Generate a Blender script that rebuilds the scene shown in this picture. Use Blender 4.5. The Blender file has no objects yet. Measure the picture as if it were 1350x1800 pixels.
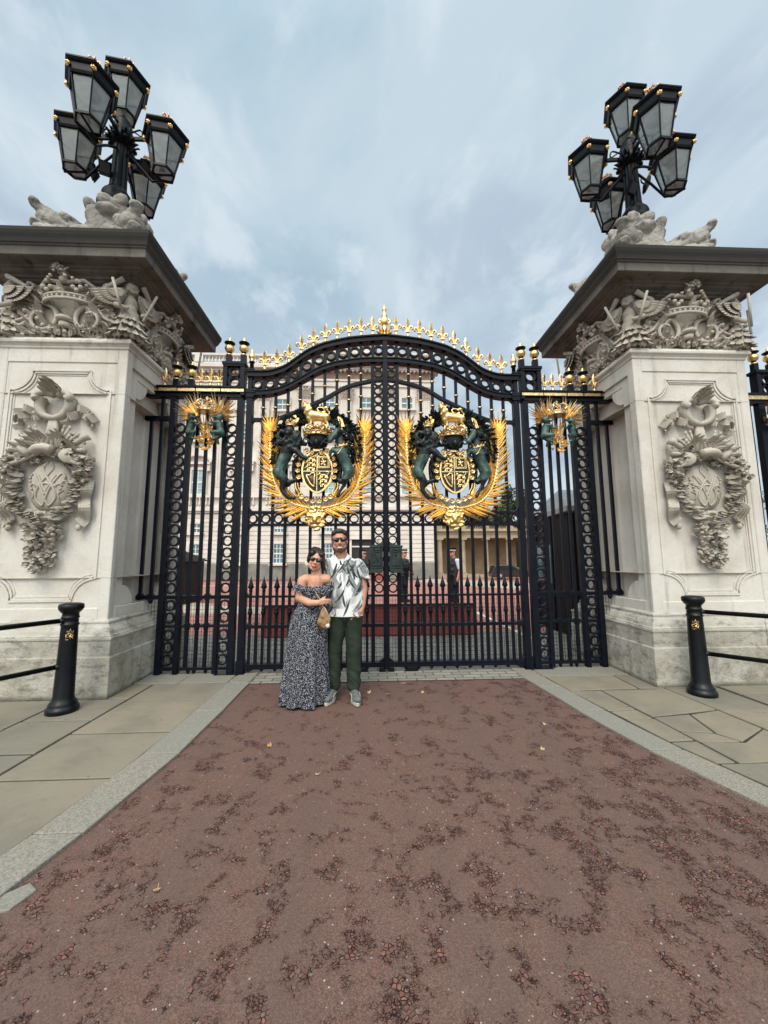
import bpy, bmesh, math, random
from mathutils import Vector, Matrix, noise
from mathutils.bvhtree import BVHTree
from math import sin, cos, pi, radians as R, sqrt, atan2

SC = bpy.context.scene
COL = SC.collection

# ------------------------------------------------------------------ camera
cam_d = bpy.data.cameras.new("camera")
cam = bpy.data.objects.new("camera", cam_d)
COL.objects.link(cam)
SC.camera = cam
cam_d.sensor_fit = 'VERTICAL'
cam_d.sensor_height = 36.0
cam_d.sensor_width = 27.0
cam_d.lens = 676.0 / 1800.0 * 36.0
cam_d.clip_start = 0.05
cam_d.clip_end = 3000
_yaw, _pit, _rol = 0.0435, 0.12, -0.0058
_fw = Vector((sin(_yaw) * cos(_pit), cos(_yaw) * cos(_pit), sin(_pit)))
_rt = Vector((cos(_yaw), -sin(_yaw), 0))
_up = _rt.cross(_fw)
_r2 = _rt * cos(_rol) + _up * sin(_rol)
_u2 = -_rt * sin(_rol) + _up * cos(_rol)
cam.matrix_world = Matrix(((_r2.x, _u2.x, -_fw.x, -0.2559), (_r2.y, _u2.y, -_fw.y, -5.3664),
                           (_r2.z, _u2.z, -_fw.z, 1.4887), (0, 0, 0, 1)))

# ------------------------------------------------------------------ exposure
SC.view_settings.view_transform = 'Standard'
SC.view_settings.look = 'None'
SC.view_settings.exposure = 0.16
SC.view_settings.gamma = 1.0
SC.view_settings.use_curve_mapping = False
SC.cycles.max_bounces = 8
SC.cycles.transparent_max_bounces = 24

# ------------------------------------------------------------------ sky + sun (overcast)
SUN_EL, SUN_AZ = 52.0, 197.0          # sun stands behind and a little left of the photographer, veiled
world = bpy.data.worlds.new("World")
SC.world = world
world.use_nodes = True


class NT:
    """tiny node-tree helper"""
    def __init__(s, tree):
        s.t = tree

    def n(s, typ, ins=None, **props):
        nd = s.t.nodes.new(typ)
        for k, v in props.items():
            setattr(nd, k, v)
        for k, v in (ins or {}).items():
            if isinstance(v, bpy.types.NodeSocket):
                s.t.links.new(v, nd.inputs[k])
            else:
                nd.inputs[k].default_value = v
        return nd

    def math(s, op, a, b=None, clamp=False):
        i = {0: a}
        if b is not None:
            i[1] = b
        return s.n('ShaderNodeMath', i, operation=op, use_clamp=clamp).outputs[0]

    def mix(s, f, a, b, blend='MIX'):
        nd = s.n('ShaderNodeMix', data_type='RGBA', blend_type=blend)
        for k, v in ((0, f), (6, a), (7, b)):
            if isinstance(v, bpy.types.NodeSocket):
                s.t.links.new(v, nd.inputs[k])
            else:
                nd.inputs[k].default_value = v if k == 0 else (tuple(v) + (1,) if len(v) == 3 else v)
        return nd.outputs[2]

    def ramp(s, f, lo, hi):
        nd = s.n('ShaderNodeMapRange', {0: f, 1: lo, 2: hi}, clamp=True, interpolation_type='SMOOTHSTEP')
        return nd.outputs[0]

    def noise(s, vec, scale, detail=4, rough=.55, dist=0.0):
        return s.n('ShaderNodeTexNoise', {'Vector': vec, 'Scale': scale, 'Detail': detail, 'Roughness': rough,
                                          'Distortion': dist}).outputs['Fac']

    def voro(s, vec, scale, feature='F1', rand=1.0):
        return s.n('ShaderNodeTexVoronoi', {'Vector': vec, 'Scale': scale, 'Randomness': rand}, feature=feature)

    def mapping(s, vec, scale=(1, 1, 1), rot=(0, 0, 0), loc=(0, 0, 0)):
        return s.n('ShaderNodeMapping', {'Vector': vec, 'Scale': scale, 'Rotation': rot, 'Location': loc}).outputs[0]

    def pos(s):
        return s.n('ShaderNodeNewGeometry').outputs['Position']

    def objc(s):
        return s.n('ShaderNodeTexCoord').outputs['Object']

    def bump(s, h, strength=.3, dist=.01):
        return s.n('ShaderNodeBump', {'Height': h, 'Strength': strength, 'Distance': dist}).outputs[0]


def build_world():
    t = world.node_tree
    t.nodes.clear()
    N = NT(t)
    sky = N.n('ShaderNodeTexSky', sky_type='NISHITA', sun_disc=False, sun_elevation=R(SUN_EL),
              sun_rotation=R(SUN_AZ), air_density=1.2, dust_density=2.5, ozone_density=1.0)
    d = N.n('ShaderNodeTexCoord').outputs['Generated']
    # project the view direction on a cloud deck, so clouds flatten towards the horizon
    sep = N.n('ShaderNodeSeparateXYZ', {0: d})
    zz = N.math('ADD', N.math('MAXIMUM', sep.outputs[2], 0.0), 0.22)
    px = N.math('DIVIDE', sep.outputs[0], zz)
    py = N.math('DIVIDE', sep.outputs[1], zz)
    deck = N.n('ShaderNodeCombineXYZ', {0: px, 1: py, 2: 0.0}).outputs[0]
    n1 = N.noise(N.mapping(deck, (1, 1, 1), (0, 0, .5), (3.1, 1.7, 0)), 1.0, 7, .58, .25)
    n2 = N.noise(N.mapping(deck, (1.15, .9, 1), (0, 0, .6), (8.0, 2.2, 0)), 2.1, 6, .56, .35)
    n3 = N.noise(N.mapping(deck, (1.5, .85, 1), (0, 0, .75), (1.0, 6.2, 0)), 3.4, 6, .58, .3)
    # main tone: teal-ish pale blue high up, lavender grey lower down
    el = N.ramp(sep.outputs[2], 0.12, 0.85)
    base = N.mix(el, (4.35, 5.2, 6.35), (3.8, 5.35, 6.35))
    c = N.mix(N.math('MULTIPLY', N.ramp(n1, .39, .57), N.math('SUBTRACT', .95, N.math('MULTIPLY', el, .25))), base, (6.1, 7.1, 7.8))
    gap = N.math('MULTIPLY', N.ramp(n2, .50, .66), N.math('SUBTRACT', 1.0, N.math('MULTIPLY', el, .6)))
    c = N.mix(N.math('MULTIPLY', gap, .8), c, (3.5, 4.25, 5.6))
    c = N.mix(N.math('MULTIPLY', N.ramp(n3, .49, .66), .65), c, (6.9, 7.7, 8.3))
    c = N.mix(.93, sky.outputs[0], c)
    # sky brightened overhead and behind the photographer, added to light the stone
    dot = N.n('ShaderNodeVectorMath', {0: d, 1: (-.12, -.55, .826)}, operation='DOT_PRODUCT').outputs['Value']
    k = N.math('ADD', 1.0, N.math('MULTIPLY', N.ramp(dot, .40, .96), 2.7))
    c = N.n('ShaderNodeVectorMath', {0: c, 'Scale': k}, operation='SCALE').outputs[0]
    # a warmer tint for the added bright side, toward the sun
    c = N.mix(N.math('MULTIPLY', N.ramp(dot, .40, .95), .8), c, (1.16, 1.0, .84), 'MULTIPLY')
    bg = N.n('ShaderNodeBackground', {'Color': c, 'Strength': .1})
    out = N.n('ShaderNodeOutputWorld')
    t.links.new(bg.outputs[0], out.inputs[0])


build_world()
sun_d = bpy.data.lights.new("sun", 'SUN')
sun_d.energy = 1.5
sun_d.angle = R(24)
sun_d.color = (1.0, .92, .80)
sun = bpy.data.objects.new("sun", sun_d)
COL.objects.link(sun)
_az = R(SUN_AZ)
_sd = Vector((sin(_az) * cos(R(SUN_EL)), cos(_az) * cos(R(SUN_EL)), sin(R(SUN_EL))))
sun.rotation_euler = _sd.to_track_quat('Z', 'Y').to_euler()
sun.location = (0, -10, 30)


# ------------------------------------------------------------------ materials
def new_mat(name):
    m = bpy.data.materials.new(name)
    m.use_nodes = True
    t = m.node_tree
    t.nodes.clear()
    N = NT(t)
    b = N.n('ShaderNodeBsdfPrincipled')
    o = N.n('ShaderNodeOutputMaterial')
    t.links.new(b.outputs[0], o.inputs[0])
    return m, N, b, t


def setp(N, b, **kw):
    for k, v in kw.items():
        k = {'base': 'Base Color', 'rough': 'Roughness', 'metal': 'Metallic', 'normal': 'Normal', 'spec': 'Specular IOR Level',
             'coat': 'Coat Weight', 'trans': 'Transmission Weight', 'alpha': 'Alpha', 'sheen': 'Sheen Weight',
             'ecol': 'Emission Color', 'estr': 'Emission Strength'}.get(k, k)
        if isinstance(v, bpy.types.NodeSocket):
            N.t.links.new(v, b.inputs[k])
        else:
            b.inputs[k].default_value = tuple(v) + (1,) if isinstance(v, tuple) and len(v) == 3 else v


def mottled(name, c1, c2, scale=6, rough=.6, metal=0.0, bump=0.0, bdist=.01, detail=5, spec=.5, lo=.35, hi=.65, bscale=None,
            use_obj=False, **kw):
    m, N, b, t = new_mat(name)
    p = N.objc() if use_obj else N.pos()
    n = N.noise(p, scale, detail)
    setp(N, b, base=N.mix(N.ramp(n, lo, hi), c1, c2), rough=rough, metal=metal, spec=spec, **kw)
    if bump:
        n2 = N.noise(p, bscale or scale * 4, 4)
        setp(N, b, normal=N.bump(n2, bump, bdist))
    return m


def stone_mat(name, light, warm, grime, grime_amt, low_dirt=False, streak=True, bump=.35, top_black=None):
    m, N, b, t = new_mat(name)
    p = N.pos()
    n1 = N.noise(p, 1.6, 5, .6)
    n2 = N.noise(p, 22, 5, .6)
    c = N.mix(N.ramp(n1, .38, .68), light, warm)
    c = N.mix(N.math('MULTIPLY', N.ramp(n2, .5, .75), .3), c, [x * .72 for x in light])
    # rain streaks: noise stretched in z
    st = N.noise(N.mapping(p, (7, 7, .55)), 1.0, 5, .6, .2)
    g = N.ramp(st, .53, .74)
    if top_black is not None:
        z = N.n('ShaderNodeSeparateXYZ', {0: p}).outputs[2]
        g = N.math('MAXIMUM', g, 0)
        soot = N.noise(p, 5.5, 6, .7)
        zf = N.ramp(z, top_black[0], top_black[1])
        s2 = N.math('MULTIPLY', zf, N.ramp(N.math('ADD', soot, N.math('MULTIPLY', zf, .34)), .44, .60))
        c = N.mix(N.math('MULTIPLY', s2, .93), c, (.028, .028, .024))
    c = N.mix(N.math('MULTIPLY', g, grime_amt), c, grime)
    if low_dirt:
        z = N.n('ShaderNodeSeparateXYZ', {0: p}).outputs[2]
        b1 = N.noise(p, 4.0, 6, .7)
        d = N.math('MULTIPLY', N.ramp(z, 1.1, .1), N.ramp(b1, .40, .66))
        c = N.mix(N.math('MULTIPLY', d, .8), c, (.19, .165, .115))
        n5 = N.noise(N.mapping(p, (1, 1, 2.2), loc=(4, 2, 1)), 5.5, 6, .72)
        c = N.mix(N.math('MULTIPLY', N.math('MULTIPLY', N.ramp(n5, .51, .64), N.ramp(z, 1.1, .7)), .5), c, (.085, .078, .06))
        c = N.mix(N.math('MULTIPLY', N.ramp(N.math('ADD', z, N.math('MULTIPLY', b1, .08)), .10, .03), .8), c, (.05, .055, .03))
    setp(N, b, base=c, rough=.88, spec=.25)
    h = N.math('ADD', N.noise(p, 60, 4, .6), N.math('MULTIPLY', N.noise(p, 9, 5, .65), 1.6))
    setp(N, b, normal=N.bump(h, bump, .012))
    return m


M = {}
M['stone'] = stone_mat('portland_stone', (.62, .585, .525), (.52, .475, .405), (.22, .20, .17), .55)
M['plinth'] = stone_mat('weathered_plinth_stone', (.50, .475, .42), (.39, .36, .30), (.20, .185, .15), .45, low_dirt=True, bump=.7)
M['relief'] = stone_mat('carved_stone', (.47, .425, .36), (.35, .31, .255), (.12, .15, .135), .45, bump=.3)
M['cornice'] = stone_mat('sooty_cornice_stone', (.150, .136, .115), (.080, .073, .062), (.03, .028, .024), .8, top_black=(5.02, 5.30))
M['dolphin'] = stone_mat('carved_dolphin_stone', (.36, .34, .30), (.22, .205, .18), (.06, .057, .05), .8, bump=.9)
M['black'] = mottled('black_gate_paint', (.0022, .0032, .0070), (.0042, .0060, .0115), 9, .42, bump=.08, bdist=.004, spec=.18)
M['lampblack'] = mottled('black_lamp_paint', (.0025, .0035, .0055), (.0040, .0052, .0080), 12, .42, bump=.08, bdist=.004, spec=.12)
M['gold'] = mottled('gilding', (1.0, .73, .33), (.84, .57, .22), 26, .36, 1.0, bump=.22, bdist=.008)
M['oldgold'] = mottled('worn_gilding', (.92, .68, .36), (.58, .39, .18), 24, .36, 1.0, bump=.3, bdist=.006)
M['copper'] = mottled('coppery_gilding', (.72, .46, .33), (.45, .27, .18), 30, .4, 1.0, bump=.3, bdist=.006)
M['bronze'] = mottled('dark_bronze', (.008, .010, .011), (.022, .034, .031), 14, .40, .35, bump=.25, bdist=.006, spec=.5)
M['patina'] = mottled('green_bronze_patina', (.024, .052, .045), (.085, .155, .130), 8, .48, .15, bump=.25, bdist=.006, lo=.42, hi=.68)
M['box_bronze'] = mottled('lock_box_bronze', (.012, .022, .019), (.028, .046, .039), 16, .4, .25, bump=.3, bdist=.004)
M['rail'] = mottled('bollard_paint', (.0030, .0036, .0045), (.0060, .0068, .0080), 14, .36, bump=.12, bdist=.004, spec=.28)


def glass_mat(name, tint, mixf, rough=.05):
    m = bpy.data.materials.new(name)
    m.use_nodes = True
    t = m.node_tree
    t.nodes.clear()
    N = NT(t)
    tr = N.n('ShaderNodeBsdfTransparent', {'Color': tint + (1,)})
    gl = N.n('ShaderNodeBsdfGlossy', {'Color': (.9, .95, .95, 1), 'Roughness': rough})
    df0 = N.n('ShaderNodeBsdfDiffuse', {'Color': (.70, .78, .77, 1)})
    tl = N.n('ShaderNodeBsdfTranslucent', {'Color': (.80, .90, .89, 1)})
    df = N.n('ShaderNodeMixShader', {0: .75, 1: df0.outputs[0], 2: tl.outputs[0]})   # milky mix added so the clear panes look pale and sky-lit
    fr = N.n('ShaderNodeFresnel', {'IOR': 1.5})
    n = N.noise(N.pos(), 5, 3)
    a = N.n('ShaderNodeMixShader', {0: N.math('ADD', N.math('MULTIPLY', N.ramp(n, .3, .7), .12), mixf), 1: tr.outputs[0], 2: df.outputs[0]})
    b = N.n('ShaderNodeMixShader', {0: fr.outputs[0], 1: a.outputs[0], 2: gl.outputs[0]})
    o = N.n('ShaderNodeOutputMaterial', {0: b.outputs[0]})
    return m


M['enamel'] = mottled('white_enamel', (.80, .82, .80), (.70, .72, .70), 8, .4)
M['glass'] = glass_mat('lantern_glass', (.95, .98, .97), .32)


def road_mat():
    m, N, b, t = new_mat('red_asphalt')
    p = N.pos()
    warp = N.n('ShaderNodeTexNoise', {'Vector': p, 'Scale': 9.0, 'Detail': 3})
    pw = N.n('ShaderNodeVectorMath', {0: p, 1: N.n('ShaderNodeVectorMath', {0: warp.outputs['Color'], 'Scale': .02}, operation='SCALE').outputs[0]}, operation='ADD').outputs[0]
    ve = N.voro(pw, 60, 'DISTANCE_TO_EDGE').outputs['Distance']
    vc = N.voro(pw, 60, 'F1').outputs['Color']
    rnd = N.n('ShaderNodeSeparateColor', {0: vc})
    # worn patches: elongated noise, denser towards the camera
    a = N.noise(N.mapping(p, (1.45, 1.3, 1), (0, 0, .25)), 4.3, 7, .66, .25)
    big = N.noise(p, .8, 3)
    sep = N.n('ShaderNodeSeparateXYZ', {0: p})
    near = N.n('ShaderNodeMapRange', {0: sep.outputs[1], 1: -1.0, 2: -4.6, 3: -.03, 4: .040}, clamp=True).outputs[0]
    side = N.n('ShaderNodeMapRange', {0: sep.outputs[0], 1: .6, 2: 1.5, 3: 0.0, 4: .03}, clamp=True).outputs[0]
    s = N.math('ADD', N.math('ADD', a, near), N.math('ADD', side, N.math('MULTIPLY', N.math('SUBTRACT', big, .5), .18)))
    fine = N.noise(p, 30, 4, .65)
    s = N.math('ADD', s, N.math('MULTIPLY', N.math('SUBTRACT', fine, .5), .34))
    patch = N.ramp(s, .535, .60)
    # binder matrix with fine grit
    g1 = N.noise(p, 210, 3, .7)
    g2 = N.noise(p, 7, 5, .6)
    mat_c = N.mix(N.ramp(g1, .35, .65), (.086, .045, .035), (.168, .096, .076))
    mat_c = N.mix(N.math('MULTIPLY', N.ramp(g2, .4, .7), .5), mat_c, (.126, .087, .073))
    v3 = N.voro(p, 150, 'F1')
    r3 = N.n('ShaderNodeSeparateColor', {0: v3.outputs['Color']})
    grit = N.math('MULTIPLY', N.ramp(v3.outputs['Distance'], .62, .30), .62)
    mat_c = N.mix(grit, mat_c, N.mix(r3.outputs[0], (.052, .028, .022), (.245, .150, .122)))
    # smaller pinkish stones just showing in the binder
    v2 = N.voro(pw, 85, 'F1')
    r2 = N.n('ShaderNodeSeparateColor', {0: v2.outputs['Color']})
    show = N.math('MULTIPLY', N.ramp(r2.outputs[0], .58, .72), N.ramp(v2.outputs['Distance'], .5, .3))
    mat_c = N.mix(N.math('MULTIPLY', show, .5), mat_c, N.mix(N.ramp(r2.outputs[2], .35, .5), (.070, .044, .036), (.22, .092, .066)))
    spk = N.math('MULTIPLY', N.ramp(r2.outputs[1], .972, .985), N.ramp(v2.outputs['Distance'], .36, .2))
    mat_c = N.mix(N.math('MULTIPLY', spk, .85), mat_c, (.55, .50, .46))
    # exposed aggregate, two stone sizes
    ve2 = N.voro(pw, 118, 'DISTANCE_TO_EDGE').outputs['Distance']
    rnd2 = N.n('ShaderNodeSeparateColor', {0: N.voro(pw, 118, 'F1').outputs['Color']})
    which = N.ramp(N.noise(p, 13, 3), .46, .54)
    hi = N.ramp(rnd.outputs[1], .72, .95)
    st = N.mix(rnd.outputs[0], (.090, .038, .030), (.245, .108, .082))
    st = N.mix(hi, st, (.185, .140, .118))
    st2 = N.mix(rnd2.outputs[0], (.075, .032, .026), (.22, .105, .082))
    gapc = (.018, .0068, .0052)
    a1 = N.mix(N.ramp(ve, .02, .16), gapc, st)
    a2 = N.mix(N.ramp(ve2, .03, .22), gapc, st2)
    agg = N.mix(which, a1, a2)
    # a few of the stones are lost into the binder, so the patch edges are ragged
    lost = N.ramp(rnd.outputs[2], .70, .78)
    # far from the camera side the lane is a purer red
    red = N.n('ShaderNodeMapRange', {0: sep.outputs[1], 1: -3.0, 2: -.5, 3: 0.0, 4: .5}, clamp=True).outputs[0]
    mat_c = N.mix(red, mat_c, (.132, .072, .061))
    crk = N.math('MULTIPLY', N.math('MULTIPLY', N.ramp(ve2, .10, .02), N.ramp(s, .470, .56)), .6)
    mat_c = N.mix(crk, mat_c, (.040, .020, .017))
    worn = N.noise(N.mapping(p, (1.3, .35, 1)), 1.6, 4, .6)
    mat_c = N.mix(N.math('MULTIPLY', N.ramp(worn, .40, .65), .45), mat_c, (.104, .070, .058))
    patch = N.math('MULTIPLY', patch, N.math('SUBTRACT', 1.0, N.math('MULTIPLY', lost, .8)))
    col = N.mix(patch, mat_c, agg)
    setp(N, b, base=col, rough=.82, spec=.3)
    h = N.math('ADD', N.math('MULTIPLY', g1, .25), N.math('MULTIPLY', patch, N.math('SUBTRACT', N.math('MULTIPLY', N.ramp(ve, .0, .16), 1.1), 1.25)))
    setp(N, b, normal=N.bump(h, .75, .008))
    return m


M['road'] = road_mat()


def slab_mat(name, c1, c2, c3):
    m, N, b, t = new_mat(name)
    p = N.pos()
    oi = N.n('ShaderNodeAttribute', attribute_name='tone').outputs['Fac']
    n1 = N.noise(p, 2.2, 5, .6)
    n2 = N.noise(p, 16, 5, .65)
    c = N.mix(oi, c1, c2)
    c = N.mix(N.math('MULTIPLY', N.ramp(n1, .4, .7), .6), c, c3)
    c = N.mix(N.math('MULTIPLY', N.ramp(n2, .52, .72), .25), c, [x * .6 for x in c1])
    sp = N.voro(p, 11).outputs['Distance']
    rr = N.n('ShaderNodeSeparateColor', {0: N.voro(p, 11).outputs['Color']}).outputs[0]
    gum = N.math('MULTIPLY', N.ramp(sp, .16, .10), N.ramp(rr, .86, .9))
    c = N.mix(N.math('MULTIPLY', gum, .75), c, [x * .35 for x in c1])
    setp(N, b, base=c, rough=.8, spec=.3)
    setp(N, b, normal=N.bump(N.math('ADD', n2, N.noise(p, 90, 3)), .25, .006))
    return m


M['slab'] = slab_mat('york_stone_slab', (.192, .174, .136), (.245, .206, .150), (.140, .130, .106))


def granite_mat():
    m, N, b, t = new_mat('granite_kerb')
    p = N.pos()
    oi = N.n('ShaderNodeAttribute', attribute_name='tone').outputs['Fac']
    n1 = N.noise(p, 95, 4, .75)
    n2 = N.noise(p, 3, 4)
    c = N.mix(N.ramp(n1, .36, .64), (.145, .130, .103), (.32, .29, .24))
    c = N.mix(N.math('MULTIPLY', N.ramp(n2, .4, .7), .35), c, (.22, .21, .18))
    c = N.mix(oi, c, N.mix(.45, c, (.20, .20, .18)))
    setp(N, b, base=c, rough=.75, spec=.35, normal=N.bump(n1, .35, .004))
    return m


M['granite'] = granite_mat()
M['grout'] = mottled('dirty_joint', (.022, .018, .014), (.042, .034, .025), 30, .95)


def setts_mat():
    m, N, b, t = new_mat('granite_setts')
    p = N.pos()
    br = N.n('ShaderNodeTexBrick', {'Vector': p, 'Color1': (.34, .315, .27, 1), 'Color2': (.235, .22, .195, 1), 'Mortar': (.05, .044, .036, 1),
                                    'Scale': 1.0, 'Mortar Size': .008, 'Brick Width': .24, 'Row Height': .115, 'Mortar Smooth': .3})
    n = N.noise(p, 40, 4)
    c = N.mix(N.math('MULTIPLY', n, .5), br.outputs[0], (.13, .125, .11))
    setp(N, b, base=c, rough=.75, spec=.35, normal=N.bump(N.math('SUBTRACT', N.math('MULTIPLY', n, .4), br.outputs['Fac']), .6, .01))
    return m


M['setts'] = setts_mat()
M['forecourt'] = mottled('red_forecourt_surface', (.31, .125, .10), (.36, .16, .13), 2.5, .85, bump=.2, bscale=60)
M['cream'] = mottled('pale_stone_strip', (.42, .36, .28), (.36, .31, .24), 4, .85)
M['blockred'] = mottled('red_barrier_paint', (.25, .055, .045), (.30, .075, .06), 3, .5)
M['white_paint'] = mottled('white_paint', (.72, .71, .68), (.60, .59, .56), 18, .6)
M['palace'] = mottled('palace_stone', (.68, .635, .565), (.58, .54, .475), 1.1, .85, bump=.2, bscale=12)
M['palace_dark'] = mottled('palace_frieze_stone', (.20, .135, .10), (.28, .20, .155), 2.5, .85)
M['palace_base'] = mottled('palace_base_stone', (.24, .225, .19), (.17, .16, .14), 1.5, .85)
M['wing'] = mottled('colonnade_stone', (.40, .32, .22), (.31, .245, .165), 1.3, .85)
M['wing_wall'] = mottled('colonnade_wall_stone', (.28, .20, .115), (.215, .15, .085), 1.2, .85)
M['pane'] = mottled('window_glass', (.055, .13, .145), (.10, .20, .215), 1.5, .08, spec=.6)
M['curtain'] = mottled('window_blind', (.30, .44, .46), (.24, .36, .38), 3, .5)
M['dark'] = mottled('dark_interior', (.010, .010, .011), (.016, .016, .016), 3, .6)
M['hut'] = mottled('dark_hut_paint', (.0035, .004, .005), (.006, .0065, .008), 4, .6, spec=.2)
M['lead'] = mottled('lead_roof', (.22, .23, .24), (.28, .29, .30), 3, .5)
M['tarmac'] = mottled('plain_tarmac', (.06, .055, .05), (.085, .078, .07), 12, .9, bump=.3, bscale=120, bdist=.004)


# ------------------------------------------------------------------ mesh helpers
class MB:
    def __init__(s):
        s.v, s.f, s.mi, s.sm = [], [], [], []
        s.X = None
        s.round = False

    def add(s, vs, fs, mat=0, smooth=False):
        o = len(s.v)
        if s.X is not None:
            vs = [tuple(s.X @ Vector(p)) for p in vs]
        s.v += [tuple(p) for p in vs]
        for f in fs:
            s.f.append([i + o for i in f])
            s.mi.append(mat)
            s.sm.append(smooth)
        return s

    def box(s, x0, x1, y0, y1, z0, z1, mat=0):
        vs = [(x, y, z) for z in (z0, z1) for y in (y0, y1) for x in (x0, x1)]
        return s.add(vs, [(0, 2, 3, 1), (4, 5, 7, 6), (0, 1, 5, 4), (2, 6, 7, 3), (0, 4, 6, 2), (1, 3, 7, 5)], mat)

    def bar(s, a, b, w, d=None, up=(0, 1, 0), mat=0):
        """rectangular bar from a to b: w across, d along `up`"""
        a, b = Vector(a), Vector(b)
        d = d or w
        t = (b - a).normalized()
        u = Vector(up)
        u = (u - t * u.dot(t)).normalized()
        r = t.cross(u)
        vs = []
        for p in (a, b):
            for i, j in ((-1, -1), (1, -1), (1, 1), (-1, 1)):
                vs.append(p + r * (i * w / 2) + u * (j * d / 2))
        return s.add(vs, [(0, 1, 2, 3), (7, 6, 5, 4), (0, 4, 5, 1), (1, 5, 6, 2), (2, 6, 7, 3), (3, 7, 4, 0)], mat)

    def tube(s, pts, r, n=8, mat=0, caps=True, smooth=True, sq=1.0, ref=None):
        pts = [Vector(p) for p in pts]
        k = len(pts)
        rs = r if isinstance(r, (list, tuple)) else [r] * k
        vs = []
        t0 = (pts[1] - pts[0]).normalized()
        u = Vector(ref) if ref else (Vector((0, 0, 1)) if abs(t0.z) < .9 else Vector((0, 1, 0)))
        for i, p in enumerate(pts):
            t = (pts[min(i + 1, k - 1)] - pts[max(i - 1, 0)])
            if t.length < 1e-9:
                t = t0
            t.normalize()
            u = u - t * u.dot(t)
            if u.length < 1e-6:
                u = t.orthogonal()
            u.normalize()
            w = t.cross(u)
            for j in range(n):
                a = 2 * pi * j / n
                vs.append(p + u * (cos(a) * rs[i] * sq) + w * (sin(a) * rs[i]))
        fs = [(i * n + j, i * n + (j + 1) % n, (i + 1) * n + (j + 1) % n, (i + 1) * n + j) for i in range(k - 1) for j in range(n)]
        if caps:
            fs.append(tuple(reversed(range(n))))
            fs.append(tuple(range((k - 1) * n, k * n)))
        return s.add(vs, fs, mat, smooth)

    def lathe(s, prof, c=(0, 0, 0), n=16, mat=0, smooth=True, phase=0.0, sx=1.0, sy=1.0):
        vs = []
        for r, z in prof:
            for j in range(n):
                a = 2 * pi * j / n + phase
                vs.append((c[0] + cos(a) * r * sx, c[1] + sin(a) * r * sy, c[2] + z))
        k = len(prof)
        fs = [(i * n + j, i * n + (j + 1) % n, (i + 1) * n + (j + 1) % n, (i + 1) * n + j) for i in range(k - 1) for j in range(n)]
        fs.append(tuple(reversed(range(n))))
        fs.append(tuple(range((k - 1) * n, k * n)))
        return s.add(vs, fs, mat, smooth)

    def square(s, prof, c=(0, 0, 0), mat=0):
        vs = []
        for h, z in prof:
            for i, j in ((-1, -1), (1, -1), (1, 1), (-1, 1)):
                vs.append((c[0] + i * h, c[1] + j * h, c[2] + z))
        k = len(prof)
        fs = [(i * 4 + j, i * 4 + (j + 1) % 4, (i + 1) * 4 + (j + 1) % 4, (i + 1) * 4 + j) for i in range(k - 1) for j in range(4)]
        fs.append((3, 2, 1, 0))
        fs.append(tuple(range((k - 1) * 4, k * 4)))
        return s.add(vs, fs, mat)

    def ball(s, c, r, nu=10, nv=7, mat=0, rot=None, smooth=True):
        r = r if isinstance(r, (tuple, list)) else (r, r, r)
        q = rot.to_matrix() if rot is not None and hasattr(rot, 'to_matrix') else rot
        c = Vector(c)
        vs = []
        for i in range(1, nv):
            th = pi * i / nv
            for j in range(nu):
                a = 2 * pi * j / nu
                p = Vector((r[0] * sin(th) * cos(a), r[1] * sin(th) * sin(a), r[2] * cos(th)))
                vs.append(c + (q @ p if q else p))
        for z in (r[2], -r[2]):
            p = Vector((0, 0, z))
            vs.append(c + (q @ p if q else p))
        T, B = len(vs) - 2, len(vs) - 1
        fs = [(i * nu + j, (i + 1) * nu + j, (i + 1) * nu + (j + 1) % nu, i * nu + (j + 1) % nu) for i in range(nv - 2) for j in range(nu)]
        fs += [(T, j, (j + 1) % nu) for j in range(nu)]
        o = (nv - 2) * nu
        fs += [(B, o + (j + 1) % nu, o + j) for j in range(nu)]
        return s.add(vs, fs, mat, smooth)

    def ring(s, c, Ro, Ri, y0, y1, n=22, mat=0, sz=1.0):
        """flat ring standing in the xz plane"""
        vs = []
        for y in (y0, y1):
            for rr in (Ro, Ri):
                for j in range(n):
                    a = 2 * pi * j / n
                    vs.append((c[0] + cos(a) * rr, c[1] + y, c[2] + sin(a) * rr * sz))
        fs = []
        for j in range(n):
            k = (j + 1) % n
            fs += [(j, k, n + k, n + j), (2 * n + j, 3 * n + j, 3 * n + k, 2 * n + k),
                   (j, 2 * n + j, 2 * n + k, k), (n + j, n + k, 3 * n + k, 3 * n + j)]
        return s.add(vs, fs, mat, False)

    def sweep(s, pts, h, y0, y1, mat=0, h2=None):
        """band following a polyline in xz, thickness h (centred), from y0 to y1"""
        k = len(pts)
        vs = []
        for i, (x, z) in enumerate(pts):
            a, b = pts[max(i - 1, 0)], pts[min(i + 1, k - 1)]
            dx, dz = b[0] - a[0], b[1] - a[1]
            l = sqrt(dx * dx + dz * dz) or 1
            nx, nz = -dz / l, dx / l
            for y in (y0, y1):
                vs += [(x + nx * h / 2, y, z + nz * h / 2), (x - nx * h / 2, y, z - nz * h / 2)]
        fs = []
        for i in range(k - 1):
            a, b = i * 4, (i + 1) * 4
            fs += [(a, b, b + 1, a + 1), (a + 2, a + 3, b + 3, b + 2), (a, a + 2, b + 2, b), (a + 1, b + 1, b + 3, a + 3)]
        fs += [(0, 1, 3, 2), ((k - 1) * 4, (k - 1) * 4 + 2, (k - 1) * 4 + 3, (k - 1) * 4 + 1)]
        return s.add(vs, fs, mat)

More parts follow.
